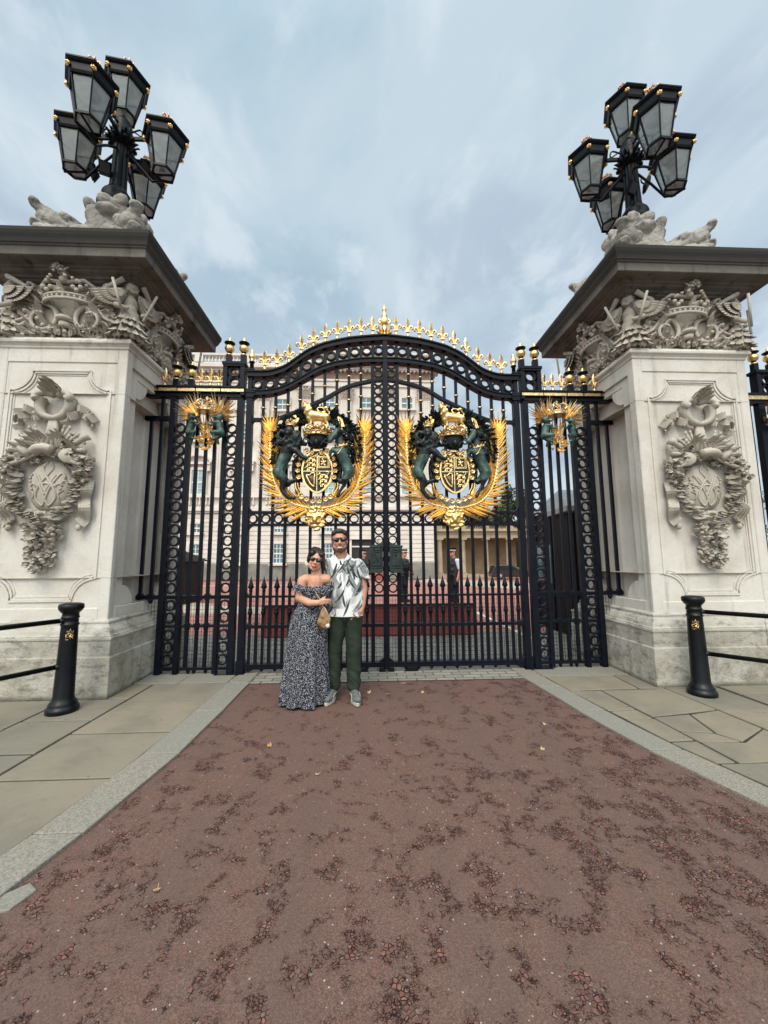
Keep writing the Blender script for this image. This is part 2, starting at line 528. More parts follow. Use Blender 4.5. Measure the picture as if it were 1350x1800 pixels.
    def prism(s, poly, y0, y1, mat=0, axis='y'):
        n = len(poly)
        if axis == 'y':
            vs = [(x, y0, z) for x, z in poly] + [(x, y1, z) for x, z in poly]
        elif axis == 'x':
            vs = [(y0, x, z) for x, z in poly] + [(y1, x, z) for x, z in poly]
        else:
            vs = [(x, z, y0) for x, z in poly] + [(x, z, y1) for x, z in poly]
        fs = [tuple(range(n)), tuple(reversed(range(n, 2 * n)))]
        fs += [(i, n + i, n + (i + 1) % n, (i + 1) % n) for i in range(n)]
        return s.add(vs, fs, mat)

    def leaf(s, p, d, nrm, L, W, curl=.25, fold=.25, mat=0, th=.0):
        """a pointed leaf: starts at p, runs along d, faces nrm; curls towards nrm, folded along its rib; solid"""
        p, d, nv = Vector(p), Vector(d).normalized(), Vector(nrm)
        nv = (nv - d * nv.dot(d))
        nv = nv.normalized() if nv.length > 1e-6 else d.orthogonal().normalized()
        w = d.cross(nv)
        vs, fs = [], []
        prof = ((0, .25), (.3, .95), (.62, .8), (1, .03))
        if s.round:
            prof = ((0, .45), (.28, 1.0), (.66, .95), (1, .28))
            L, W, curl = L * .82, W * 1.32, curl + .15
        for t, ww in prof:
            q = p + d * (L * t) + nv * (curl * L * t * t)
            e = nv * (-fold * W * ww)
            vs += [q + w * (W * ww / 2) + e, q + nv * (W * .10), q - w * (W * ww / 2) + e, q - nv * (W * .35 + th)]
        for i in range(3):
            a, b = i * 4, (i + 1) * 4
            fs += [(a, a + 1, b + 1, b), (a + 1, a + 2, b + 2, b + 1), (a + 2, a + 3, b + 3, b + 2), (a + 3, a, b, b + 3)]
        return s.add(vs, fs, mat, False)

    def mesh(s, name, mats, off=(0, 0, 0)):
        me = bpy.data.meshes.new(name)
        me.from_pydata([(x - off[0], y - off[1], z - off[2]) for x, y, z in s.v], [], s.f)
        for m in (mats if isinstance(mats, (list, tuple)) else [mats]):
            me.materials.append(m)
        me.polygons.foreach_set('material_index', s.mi)
        me.polygons.foreach_set('use_smooth', s.sm)
        me.update()
        return me


ORG = {}


def obj(name, mb, mats, parent=None, bevel=0.0, fixn=True, seg=1):
    """link the mesh builder as ONE object; verts are given in the frame of the top-level thing"""
    o3 = ORG.get(parent, (0, 0, 0)) if parent is not None else (0, 0, 0)
    me = mb.mesh(name, mats, o3) if isinstance(mb, MB) else mb
    if fixn and isinstance(mb, MB):
        bm = bmesh.new()
        bm.from_mesh(me)
        bmesh.ops.recalc_face_normals(bm, faces=bm.faces)
        bm.to_mesh(me)
        bm.free()
    o = bpy.data.objects.new(name, me)
    COL.objects.link(o)
    if parent is not None:
        o.parent = parent
        ORG[o] = o3
    if bevel:
        md = o.modifiers.new('bevel', 'BEVEL')
        md.width = bevel
        md.segments = seg
        md.limit_method = 'ANGLE'
        md.angle_limit = R(40)
    return o


def tag(o, label, cat, group=None):
    o['label'] = label
    o['category'] = cat
    if group:
        o['group'] = group
    return o


def thing(name, label, cat, loc=(0, 0, 0), group=None):
    """Empty at a thing's base; its parts are given in world coordinates"""
    o = bpy.data.objects.new(name, None)
    o.empty_display_size = .2
    COL.objects.link(o)
    o.location = loc
    ORG[o] = tuple(loc)
    return tag(o, label, cat, group)


def struct(o, kind='structure'):
    o['kind'] = kind
    return o


def dup(root, loc=None, label=None, scale=None, rot=None):
    r = root.copy()
    COL.objects.link(r)
    if loc is not None:
        r.location = loc
    if scale is not None:
        r.scale = scale
    if rot is not None:
        r.rotation_euler = rot
    if label:
        r['label'] = label

    def kids(a, b):
        for ch in list(a.children):
            c = ch.copy()
            COL.objects.link(c)
            c.parent = b
            kids(ch, c)
    kids(root, r)
    return r


def dup_part(p, parent, off=None, loc=None):
    """copy a part (with its sub-parts) under another thing"""
    c = p.copy()
    COL.objects.link(c)
    c.parent = parent
    if loc is not None:
        c.location = loc
    for ch in list(p.children):
        d = ch.copy()
        COL.objects.link(d)
        d.parent = c
    return c


def blob(parts, voxel=.02, smooth=3, disp=None, fac=.5):
    """continuous organic surface: a voxel union of tapered capsules ('c',p0,r0,p1,r1) and ellipsoids ('e',c,radii[,rot]), smoothed"""
    mb = MB()
    for q in parts:
        if q[0] == 'c':
            _, p0, r0, p1, r1 = q
            p0, p1 = Vector(p0), Vector(p1)
            d = p1 - p0
            L = d.length
            t = d.normalized() if L > 1e-6 else Vector((0, 0, 1))
            pts, rs = [], []
            for a in (0, 18, 40, 65, 90):
                pts.append(p0 - t * (r0 * cos(R(a)))); rs.append(max(r0 * sin(R(a)), r0 * .03))
            for a in (90, 65, 40, 18, 0):
                pts.append(p1 + t * (r1 * cos(R(a)))); rs.append(max(r1 * sin(R(a)), r1 * .03))
            mb.tube(pts, rs, 12)
        elif q[0] == 'e':
            rot = q[3] if len(q) > 3 else None
            if rot is not None and not hasattr(rot, 'to_matrix') and not isinstance(rot, Matrix):
                from mathutils import Euler
                rot = Euler(rot).to_matrix()
            mb.ball(q[1], q[2], 16, 12, rot=rot)
    me = mb.mesh('tmp', [])
    bm = bmesh.new()
    bm.from_mesh(me)
    bmesh.ops.recalc_face_normals(bm, faces=bm.faces)
    bm.to_mesh(me)
    bm.free()
    o = bpy.data.objects.new('tmp', me)
    COL.objects.link(o)
    md = o.modifiers.new('r', 'REMESH')
    md.mode = 'VOXEL'
    md.voxel_size = voxel
    md.use_smooth_shade = True
    if smooth:
        ms = o.modifiers.new('s', 'SMOOTH')
        ms.iterations = smooth
        ms.factor = fac
    dg = bpy.context.evaluated_depsgraph_get()
    res = bpy.data.meshes.new_from_object(o.evaluated_get(dg))
    bpy.data.objects.remove(o)
    bpy.data.meshes.remove(me)
    if disp:
        nn = [v.normal.copy() for v in res.vertices]
        for v, n in zip(res.vertices, nn):
            v.co += n * disp(v.co, n)
    for p in res.polygons:
        p.use_smooth = True
    res.update()
    return res


def blob_obj(name, parts, mat, parent=None, voxel=.02, smooth=3, disp=None, fac=.5):
    me = blob(parts, voxel, smooth, disp, fac)
    me.name = name
    me.materials.clear()
    for m in (mat if isinstance(mat, (list, tuple)) else [mat]):
        me.materials.append(m)
    o3 = ORG.get(parent, (0, 0, 0)) if parent is not None else (0, 0, 0)
    me.transform(Matrix.Translation((-o3[0], -o3[1], -o3[2])))
    o = bpy.data.objects.new(name, me)
    COL.objects.link(o)
    if parent is not None:
        o.parent = parent
        ORG[o] = o3
    return o


def arc(cx, cz, rx, rz, a0, a1, n=12):
    return [(cx + rx * cos(R(a0 + (a1 - a0) * i / n)), cz + rz * sin(R(a0 + (a1 - a0) * i / n))) for i in range(n + 1)]


def interp(tab, x):
    if x <= tab[0][0]:
        return tab[0][1]
    for (a, b), (c, d) in zip(tab, tab[1:]):
        if x <= c:
            return b + (d - b) * (x - a) / (c - a)
    return tab[-1][1]


def smooth_curve(pts, sub=4):
    """Catmull-Rom through 2D/3D points"""
    P = [Vector(p) for p in pts]
    out = []
    for i in range(len(P) - 1):
        p0, p1, p2, p3 = P[max(i - 1, 0)], P[i], P[i + 1], P[min(i + 2, len(P) - 1)]
        for k in range(sub):
            t = k / sub
            out.append(.5 * ((2 * p1) + (p2 - p0) * t + (2 * p0 - 5 * p1 + 4 * p2 - p3) * t * t + (3 * p1 - p0 - 3 * p2 + p3) * t ** 3))
    out.append(P[-1])
    return out
# ------------------------------------------------------------------ ground, road, pavement
def sheet(name, poly, z, mat, kind='structure'):
    me = bpy.data.meshes.new(name)
    me.from_pydata([(x, y, z) for x, y in poly], [], [tuple(range(len(poly)))])
    me.materials.append(mat)
    o = bpy.data.objects.new(name, me)
    COL.objects.link(o)
    if me.polygons[0].normal.z < 0:
        me.flip_normals()
    return struct(o, kind)


sheet('ground', [(-900, -900), (900, -900), (900, 900), (-900, 900)], -.045, M['tarmac'])

KL_in = [(-60, -1.70), (-.45, -1.69), (.0, -1.69)]
# inner edge of kerb (road side): x as a function of y, left and right
LIN = [(-9, -6.2), (-7, -3.9), (-5.6, -2.75), (-4.6, -2.22), (-3.9, -2.02), (-3.4, -1.895), (-3.0, -1.818), (-2.17, -1.715), (-1.28, -1.69), (-.42, -1.685)]
RIN = [(-9, 7.5), (-7, 5.1), (-5.6, 3.75), (-4.6, 3.0), (-3.9, 2.56), (-3.4, 2.30), (-2.985, 2.122), (-2.68, 2.053), (-2.3, 1.937), (-1.635, 1.821), (-.8, 1.735), (-.42, 1.69)]


def kerb_line(tab, y):
    return interp([(a, b) for a, b in tab], y)


ys = [-9 + .2 * i for i in range(43)] + [-.42]
road_poly = [(kerb_line(LIN, y) - .02, y) for y in ys] + [(kerb_line(RIN, y) + .02, y) for y in reversed(ys)]
road_poly = [(-40, -9.0)] + road_poly + [(40, -9.0), (40, -40), (-40, -40)]
me = bpy.data.meshes.new('road')
bm = bmesh.new()
vs = [bm.verts.new((x, y, -.016)) for x, y in road_poly]
f = bm.faces.new(vs)
bmesh.ops.triangulate(bm, faces=[f])
bmesh.ops.recalc_face_normals(bm, faces=bm.faces)
for f in bm.faces:
    if f.normal.z < 0:
        f.normal_flip()
bm.to_mesh(me)
bm.free()
me.materials.append(M['road'])
road = bpy.data.objects.new('road', me)
COL.objects.link(road)
struct(road)


def attr_tone(me, tones):
    a = me.attributes.new('tone', 'FLOAT', 'FACE')
    a.data.foreach_set('value', tones)


def stones(name, polys, z0, z1, mat, gap=.006, seed=1, bev=.004):
    """separate paving stones as thick plates with open joints"""
    rnd = random.Random(seed)
    mb = MB()
    tones = []
    for P in polys:
        cx = sum(p[0] for p in P) / len(P)
        cy = sum(p[1] for p in P) / len(P)
        q = []
        n = len(P)
        for i, (x, y) in enumerate(P):
            d = Vector((cx - x, cy - y))
            d = d.normalized() * (gap * 1.3) if d.length > 0 else d
            q.append((x + d.x, y + d.y))
        dz = rnd.uniform(-.0022, .0022)
        vs = [(x, y, z0) for x, y in q] + [(x, y, z1 + dz) for x, y in q]
        fs = [tuple(range(n, 2 * n))] + [(i, (i + 1) % n, n + (i + 1) % n, n + i) for i in range(n)]
        mb.add(vs, fs)
        tones += [rnd.random()] * len(fs)
    me = mb.mesh(name, mat)
    attr_tone(me, tones)
    bm = bmesh.new(); bm.from_mesh(me); bmesh.ops.recalc_face_normals(bm, faces=bm.faces)
    bm.to_mesh(me); bm.free()
    o = bpy.data.objects.new(name, me)
    COL.objects.link(o)
    md = o.modifiers.new('bevel', 'BEVEL')
    md.width = bev
    md.segments = 1
    return struct(o)


def kerb(name, tab, width, joints, side, seed):
    polys = []
    for a, b in zip(joints, joints[1:]):
        n = max(2, int(abs(b - a) / .25))
        yy = [a + (b - a) * i / n for i in range(n + 1)]
        inn = [(kerb_line(tab, y), y) for y in yy]
        out = [(kerb_line(tab, y) + side * width, y + .0) for y in reversed(yy)]
        polys.append(inn + out)
    return stones(name, polys, -.04, .004, M['granite'], .004, seed)


kerb('kerb', LIN, .272, [-9, -8, -7, -6.1, -5.2, -4.25, -3.43, -2.99, -2.12, -1.28, -.42], -1, 3)
kerb('kerb', RIN, .262, [-9, -8, -7, -6.1, -5.2, -4.3, -3.4, -2.28, -1.5, -.78, -.42], 1, 4)

# dirt bed under the slabs, one per side
for s, tab in ((-1, LIN), (1, RIN)):
    P = [(kerb_line(tab, y) + s * .02, y) for y in ys]
    P = P + [(s * 40, -.42), (s * 40, -9)] if s > 0 else P + [(-40, -.42), (-40, -9)]
    sheet('joint_bed', P, -.010, M['grout'])


def slab_rows(tab, side, cols, seed):
    """cols: list of (x_inner, x_outer, joints); x_inner None = follow the kerb"""
    out = []
    for xi, xo, js in cols:
        for a, b in zip(js, js[1:]):
            if xi is None:
                A = kerb_line(tab, a) + side * .255
                B = kerb_line(tab, b) + side * .255
            else:
                A = B = xi
            if side * (xo - A) < .02 or side * (xo - B) < .02:
                continue
            out.append([(A, a), (xo, a), (xo, b), (B, b)])
    return out


def js_rand(rnd, a, b, lo=.5, hi=.95):
    o = [a]
    while o[-1] < b - lo:
        o.append(o[-1] + rnd.uniform(lo, hi))
    o[-1] = b
    return o


rnd = random.Random(7)
# left pavement
polysL = slab_rows(LIN, -1, [
    (None, -2.83, [-5.3, -4.5, -3.95, -3.2, -2.44, -1.73, -1.04, -.39]),
    (-2.83, -3.485, [-5.6, -4.9, -4.1, -3.4, -2.72, -2.07, -1.44, -.885, -.39]),
    (-3.485, -4.16, [-6.0, -5.1, -4.3, -3.6, -2.9, -2.25, -1.62, -.885, -.39])], 1)
x = -4.16
while x > -14:
    w = rnd.uniform(.6, .8)
    polysL += slab_rows(LIN, -1, [(x, x - w, js_rand(rnd, -6.6 - max(0, -x - 5) * .3, -.39))], 1)
    x -= w
stones('pavement', polysL, -.04, .0, M['slab'], .014, 11)

# right pavement, with its broken slabs
polysR = [
    [(1.97, -.39), (2.86, -.39), (2.84, -.90), (2.02, -.92)],
    [(2.86, -.39), (3.2, -.39), (3.14, -.92), (2.84, -.90)],
    [(2.02, -.92), (2.37, -.93), (2.39, -1.49), (2.10, -1.51)],
    [(2.10, -1.51), (2.39, -1.49), (2.405, -1.70), (2.13, -1.69)],
    [(2.13, -1.69), (2.405, -1.70), (2.42, -2.14), (2.19, -2.15)],
    [(2.37, -.93), (3.14, -.92), (3.17, -1.54), (2.41, -1.67)],
    [(2.41, -1.67), (2.81, -1.62), (2.70, -2.02), (2.42, -1.96)],
    [(2.81, -1.62), (3.17, -1.54), (3.19, -1.96), (2.78, -2.18), (2.70, -2.02)],
    [(2.42, -1.96), (2.70, -2.02), (2.78, -2.18), (2.43, -2.16)],
    [(2.43, -2.16), (2.78, -2.18), (3.19, -1.96), (3.21, -2.47), (2.44, -2.49)],
    [(2.19, -2.15), (2.42, -2.14), (2.43, -2.49), (2.28, -2.49)],
    [(2.28, -2.49), (2.80, -2.49), (2.82, -3.1), (2.45, -3.1)],
    [(2.80, -2.49), (3.21, -2.47), (3.25, -3.1), (2.82, -3.1)],
    [(3.14, -.92), (3.75, -.93), (3.76, -1.51), (3.17, -1.54)],
    [(3.17, -1.54), (3.76, -1.51), (3.77, -2.05), (3.19, -1.98)],
    [(3.19, -1.98), (3.77, -2.05), (3.78, -2.6), (3.21, -2.47)],
    [(3.21, -2.47), (3.78, -2.6), (3.8, -3.2), (3.25, -3.1)],
    [(3.2, -.39), (3.75, -.39), (3.75, -.93), (3.14, -.92)],
]
polysR += slab_rows(RIN, 1, [(None, 3.25, [-4.0, -3.55, -3.1]), (3.25, 3.8, [-4.9, -4.2, -3.65, -3.2])], 1)
x = 3.8
while x < 14:
    w = rnd.uniform(.6, .8)
    polysR += slab_rows(RIN, 1, [(x, x + w, js_rand(rnd, -5.2 - (x - 3.8) * .4, -.39))], 1)
    x += w
stones('pavement', polysR, -.04, .0, M['slab'], .011, 12, .005)

stones('kerb', [[(-1.97, -3.47), (-1.80, -3.45), (-1.765, -3.34), (-1.83, -3.30), (-1.90, -3.36)], [(-2.0, -3.62), (-1.84, -3.60), (-1.83, -3.50), (-1.98, -3.50)]], -.04, -.004, M['granite'], .004, 8)

# flagstone step under the railings and the setts under the gate
stones('threshold', [[(x0, -.385), (x1, -.385), (x1, .42), (x0, .42)] for x0, x1 in
                     ((-3.3, -2.55), (-2.55, -1.96), (1.96, 2.6), (2.6, 3.3))], -.04, .0, M['granite'], .004, 5)
stones('threshold', [[(-1.93, -.415), (-1.69, -.415), (-1.69, .1), (-1.93, .42)], [(1.70, -.415), (1.93, -.415), (1.93, .42), (1.70, .1)]],
       -.04, .002, M['granite'], .003, 6)
sheet('sett_paving', [(-1.96, -.43), (1.96, -.43), (1.96, .43), (4.9, .43), (4.9, 2.6), (-4.9, 2.6), (-4.9, .43), (-1.96, .43)], -.008, M['setts'])

# forecourt behind the gate
sheet('forecourt', [(-60, 2.58), (60, 2.58), (60, 23.9), (-60, 23.9)], -.012, M['forecourt'])
sheet('forecourt_strip', [(-9.0, 11.9), (-6.9, 9.3), (-5.3, 7.8), (-2.2, 6.4), (-2.2, 5.6), (-5.6, 5.7), (-7.4, 9.0), (-13, 11.9)], -.006, M['cream'])
sheet('forecourt_strip', [(-40, 21.6), (4.6, 21.6), (4.6, 23.2), (-40, 23.2)], -.007, M['tarmac'])
sheet('forecourt_strip', [(2.9, 19.5), (4.4, 16.5), (7.5, 12.0), (5.9, 9.8), (7.0, 8.2), (12.0, 13.0), (8.2, 19.0), (4.2, 23.0)], -.006, M['cream'])
sheet('forecourt_strip', [(-60, 16.9), (2.4, 16.9), (2.4, 17.6), (-60, 17.6)], -.006, M['cream'])
sheet('road_marking', [(2.74, 1.9), (2.84, 1.9), (2.80, 5.9), (2.70, 5.9)], -.003, M['white_paint'])
# ------------------------------------------------------------------ stone pillars (built at the origin, inner side = +x)
def fan(mb, c, nrm, up, n, L, W, spread, curl=.3, a0=0.0, mat=0, fold=.25):
    """fan of leaves on a wall: c base point, nrm wall normal, up main direction"""
    nrm, up = Vector(nrm), Vector(up).normalized()
    side = up.cross(nrm)
    for i in range(n):
        a = a0 + (R(spread) * ((i / (n - 1)) - .5) if n > 1 else 0)
        d = up * cos(a) + side * sin(a)
        k = 1.0 - .25 * abs((i / max(n - 1, 1)) - .5) * 2
        mb.leaf(c, d + nrm * .15, nrm, L * k, W, curl, fold, mat)


def rosette(mb, c, nrm, r, rnd, petals=6):
    nrm = Vector(nrm)
    a = nrm.orthogonal().normalized()
    b = nrm.cross(a)
    ph = rnd.uniform(0, 6)
    for k in range(petals):
        t = ph + 2 * pi * k / petals
        d = a * cos(t) + b * sin(t)
        mb.leaf(Vector(c) + nrm * (r * .35), d + nrm * .25, nrm, r, r * .75, .35, -.15)
    mb.ball(Vector(c) + nrm * r * .55, r * .32, 8, 5)


def foliage(mb, region, n, nrm, size, rnd, out=.06, down=None):
    """scatter carved leaves, flowers and fruit over a patch of wall. region() -> point on the wall"""
    nrm = Vector(nrm)
    for i in range(n):
        p, dirv = region()
        p = Vector(p) + nrm * rnd.uniform(.01, out)
        k = rnd.random()
        if k < .56:
            a = rnd.uniform(0, 6.28)
            e = nrm.orthogonal().normalized()
            d = Vector(dirv) * .7 + (e * cos(a) + nrm.cross(e) * sin(a))
            mb.leaf(p, d + nrm * rnd.uniform(.2, .9), nrm, size * rnd.uniform(.8, 1.4), size * rnd.uniform(.5, .8), rnd.uniform(-.3, .5), rnd.uniform(.1, .4))
        elif k < .84:
            rosette(mb, p, nrm, size * rnd.uniform(.5, .8), rnd, rnd.choice((5, 6)))
        else:
            mb.ball(p + nrm * size * .3, size * rnd.uniform(.24, .40), 8, 6)


def wall_ribbon(mb, pts, w, th, nrm, mat=0):
    """ribbon band on edge following 3D points, broad side turned by folds"""
    P = smooth_curve(pts, 5)
    for a, b in zip(P, P[1:]):
        if (b - a).length > 1e-5:
            mb.bar(a, b + (b - a) * .12, w, th, up=nrm, mat=mat)


def frame_outline(hw, z0, z1, cut):
    """rectangle with concave quarter-round corners (closed list of x,z), clockwise from the top right"""
    out = []
    for cx, cz, a0 in ((hw, z1, 180), (hw, z0, 90), (-hw, z0, 0), (-hw, z1, 270)):
        out += [(cx + cut * cos(R(a0 + 90 * i / 8)), cz + cut * sin(R(a0 + 90 * i / 8))) for i in range(9)]
    return out


def rotz(k):
    return Matrix.Rotation(k * pi / 2, 4, 'Z')


def crown_relief(mb, c, w, h, y):
    """half crown standing out of a wall facing -y"""
    cx, cz = c
    n = 14
    for zz, rr, th in ((0, 1.0, .022), (h * .20, 1.04, .018)):
        mb.tube([(cx + w * rr * cos(pi + pi * i / n), y - w * .55 * rr * -sin(pi + pi * i / n) * 1.0, cz + zz - .05 * w * 0) for i in range(n + 1)], th, 6)
    for i in range(n):
        a = pi + pi * (i + .5) / n
        mb.ball((cx + w * 1.02 * cos(a), y + w * .56 * sin(a), cz + h * .10), (.02, .02, .028), 6, 4)
    for i in range(5):
        a = pi + pi * (i + .5) / 5
        p = Vector((cx + w * 1.06 * cos(a), y + w * .58 * sin(a), cz + h * .24))
        if i % 2 == 0:
            fan(mb, p, (cos(a), sin(a), .2), (0, 0, 1), 3, h * .42, .07, 110, .35)
            mb.ball(p + Vector((0, 0, h * .12)), .028, 6, 5)
        else:
            for q in ((0, .1), (-.045, .02), (.045, .02), (0, -.02)):
                mb.ball(p + Vector((q[0], -.01, h * .2 + q[1])), .030, 6, 5)
    for s in (-1, 1):
        mb.tube([(cx + s * w * 1.0, y - .02, cz + h * .3), (cx + s * w * 1.12, y - .05, cz + h * .75), (cx + s * w * .8, y - .1, cz + h * .92), (cx + s * w * .1, y - w * .4, cz + h * .80)], .026, 6)
        for k in range(5):
            mb.ball((cx + s * w * (1.1 - .2 * k), y - .06 - .04 * k, cz + h * (.62 + .07 * min(k, 3))), .022, 6, 4)
    mb.ball((cx, y - w * .45, cz + h * .88), .05, 8, 6)
    mb.box(cx - .015, cx + .015, y - w * .48, y - w * .40, cz + h * .92, cz + h * 1.22)
    mb.box(cx - .05, cx + .05, y - w * .475, y - w * .405, cz + h * 1.02, cz + h * 1.10)


def frieze_face(mb, rnd):
    """relief of one frieze face on the plane y = -.74, x from -.75 to .75, z 4.2..5.02"""
    y = -.74
    crown_relief(mb, (0, 4.66), .285, .29, y - .01)
    # acanthus plume under the crown and the spool that ties it
    fan(mb, (0, y - .02, 4.43), (0, -1, 0), (0, 0, 1), 3, .17, .07, 75, .35)
    mb.lathe([(.075, -.03), (.095, -.015), (.095, .01), (.07, .025)], (0, y - .06, 4.44), 14)
    mb.lathe([(.06, -.09), (.07, -.03)], (0, y - .05, 4.42), 12)
    for s in (-1, 1):
        # big C scrolls
        sp = []
        for i in range(26):
            t = i / 25
            a = R(100 - 400 * t)
            r = .215 * (1 - .72 * t)
            sp.append((s * (.29 + r * -cos(a) * 1.0), y - .035 - .05 * t, 4.45 + r * sin(a)))
        mb.tube(sp, [.030 * (1 - .4 * i / 25) for i in range(26)], 7, ref=(0, 1, 0))
        for i in range(0, 24, 2):
            p = Vector(sp[i])
            q = Vector(sp[i + 1]) - p
            out = Vector((q.z, 0, -q.x)).normalized() * (1 if s > 0 else -1)
            mb.leaf(p, out + q.normalized() * .7, (0, -1, 0), .085, .055, .5, .3)
        # wreath of leaves curving under
        for i in range(15):
            a = R(-92 + s * (6 + i * 6.4))
            p = (.34 * cos(a), y - .05 - .02 * sin(i), 4.53 + .27 * sin(a))
            for k in range(2):
                mb.leaf(p, (s * -sin(a) * s + rnd.uniform(-.5, .5), -.15, cos(a) * s + rnd.uniform(-.2, .8)), (0, -1, .2), .115, .062, .4, .3)
            if i % 3 == 0:
                mb.ball((p[0], p[1] - .03, p[2] + .01), .026, 7, 5)
        # flourishes up beside the crown
        mb.tube(smooth_curve([(s * .36, y - .02, 4.62), (s * .44, y - .03, 4.76), (s * .42, y - .05, 4.88), (s * .48, y - .06, 4.92), (s * .50, y - .05, 4.86)], 3), .022, 6)
        fan(mb, (s * .40, y - .03, 4.70), (0, -1, 0), (s * .4, 0, 1), 4, .17, .06, 100, .5)
        # acanthus rolling along the bottom, out to the corner figures
        for i in range(9):
            x = s * (.30 + .05 * i)
            fan(mb, (x, y - .02, 4.23 + .03 * sin(i * 1.9)), (0, -1, 0), (s * .55, 0, .75), 3, .15, .065, 95, .5)
        mb.tube(smooth_curve([(s * .36, y - .03, 4.60), (s * .48, y - .055, 4.46), (s * .62, y - .05, 4.42), (s * .72, y - .03, 4.50)], 4), .022, 6)
        for i in range(9):
            t = i / 8
            mb.ball((s * (.42 + .26 * t), y - .05, 4.44 - .08 * sin(pi * t)), .026, 6, 5)
        # wing of the corner figure: rows of feathers
        c = Vector((s * .70, y - .085, 4.84))
        for row, (L, n, w, dy) in enumerate(((.46, 9, .066, .0), (.33, 8, .060, .026), (.20, 7, .055, .05))):
            for k in range(n):
                a = R(-8 - 62 * k / (n - 1))
                d = Vector((-s * cos(a), 0, sin(a)))
                mb.leaf(c + Vector((0, -dy, -.015 * row)), d, (0, -1, 0), L * (1 - .045 * k), w, .05, .22)
        mb.tube([(s * .70, y - .11, 4.97), (s * .50, y - .10, 4.86), (s * .30, y - .085, 4.64)], [.034, .026, .014], 6)
    foliage(mb, lambda: ((rnd.uniform(-.74, .74), y, 4.22 + .16 * rnd.random() ** 1.5), (rnd.choice((-1, 1)) * .4, 0, .6)), 46, (0, -1, 0), .085, rnd, .03)
    foliage(mb, lambda: ((rnd.choice((-1, 1)) * rnd.uniform(.45, .7), y, rnd.uniform(4.40, 4.60)), (rnd.choice((-1, 1)) * .7, 0, .1)), 30, (0, -1, 0), .08, rnd, .03)


def cherub_parts():
    """winged child figure on a corner; faces the diagonal (-y), feet hidden in drapery. origin = frieze corner at floor z 4.2"""
    P = [('e', (0, -.02, .70), (.085, .09, .10)), ('c', (0, -.01, .60), .045, (0, -.01, .56), .05),
         ('c', (-.10, 0, .535), .045, (.10, 0, .535), .045), ('c', (0, -.01, .50), .10, (0, -.02, .38), .075),
         ('e', (0, -.07, .40), (.07, .05, .06)),
         ('c', (-.13, 0, .52), .045, (-.17, -.06, .40), .036), ('c', (-.17, -.06, .40), .035, (-.08, -.15, .36), .028),
         ('c', (.13, 0, .52), .045, (.18, -.04, .40), .036), ('c', (.18, -.04, .40), .035, (.13, -.14, .34), .028),
         ('e', (-.07, -.165, .36), (.028, .024, .028)), ('e', (.12, -.155, .335), (.028, .024, .028)),
         ('e', (0, -.105, .685), (.018, .022, .024)), ('e', (-.045, -.085, .655), (.028, .02, .025)), ('e', (.045, -.085, .655), (.028, .02, .025)),
         ('e', (0, -.09, .63), (.03, .02, .018))]
    rnd = random.Random(5)
    for i in range(22):
        a, b = rnd.uniform(0, 6.28), rnd.uniform(.1, 1.25)
        P.append(('e', (.095 * cos(a) * cos(b), .01 + .095 * sin(a) * cos(b) * (1 if sin(a) > -.3 else .35), .72 + .10 * sin(b)), (.032, .032, .028)))
    # skirt of drapery with folds
    for k in range(9):
        a = R(180 + 20 * k + 10)
        P.append(('c', (.085 * cos(a), -.02 + .07 * sin(a), .36), .030, (.155 * cos(a) + .02 * sin(k * 2.1), -.01 + .135 * sin(a), .02), .028))
    P.append(('c', (0, 0, .34), .085, (0, .02, .0), .10))
    return P


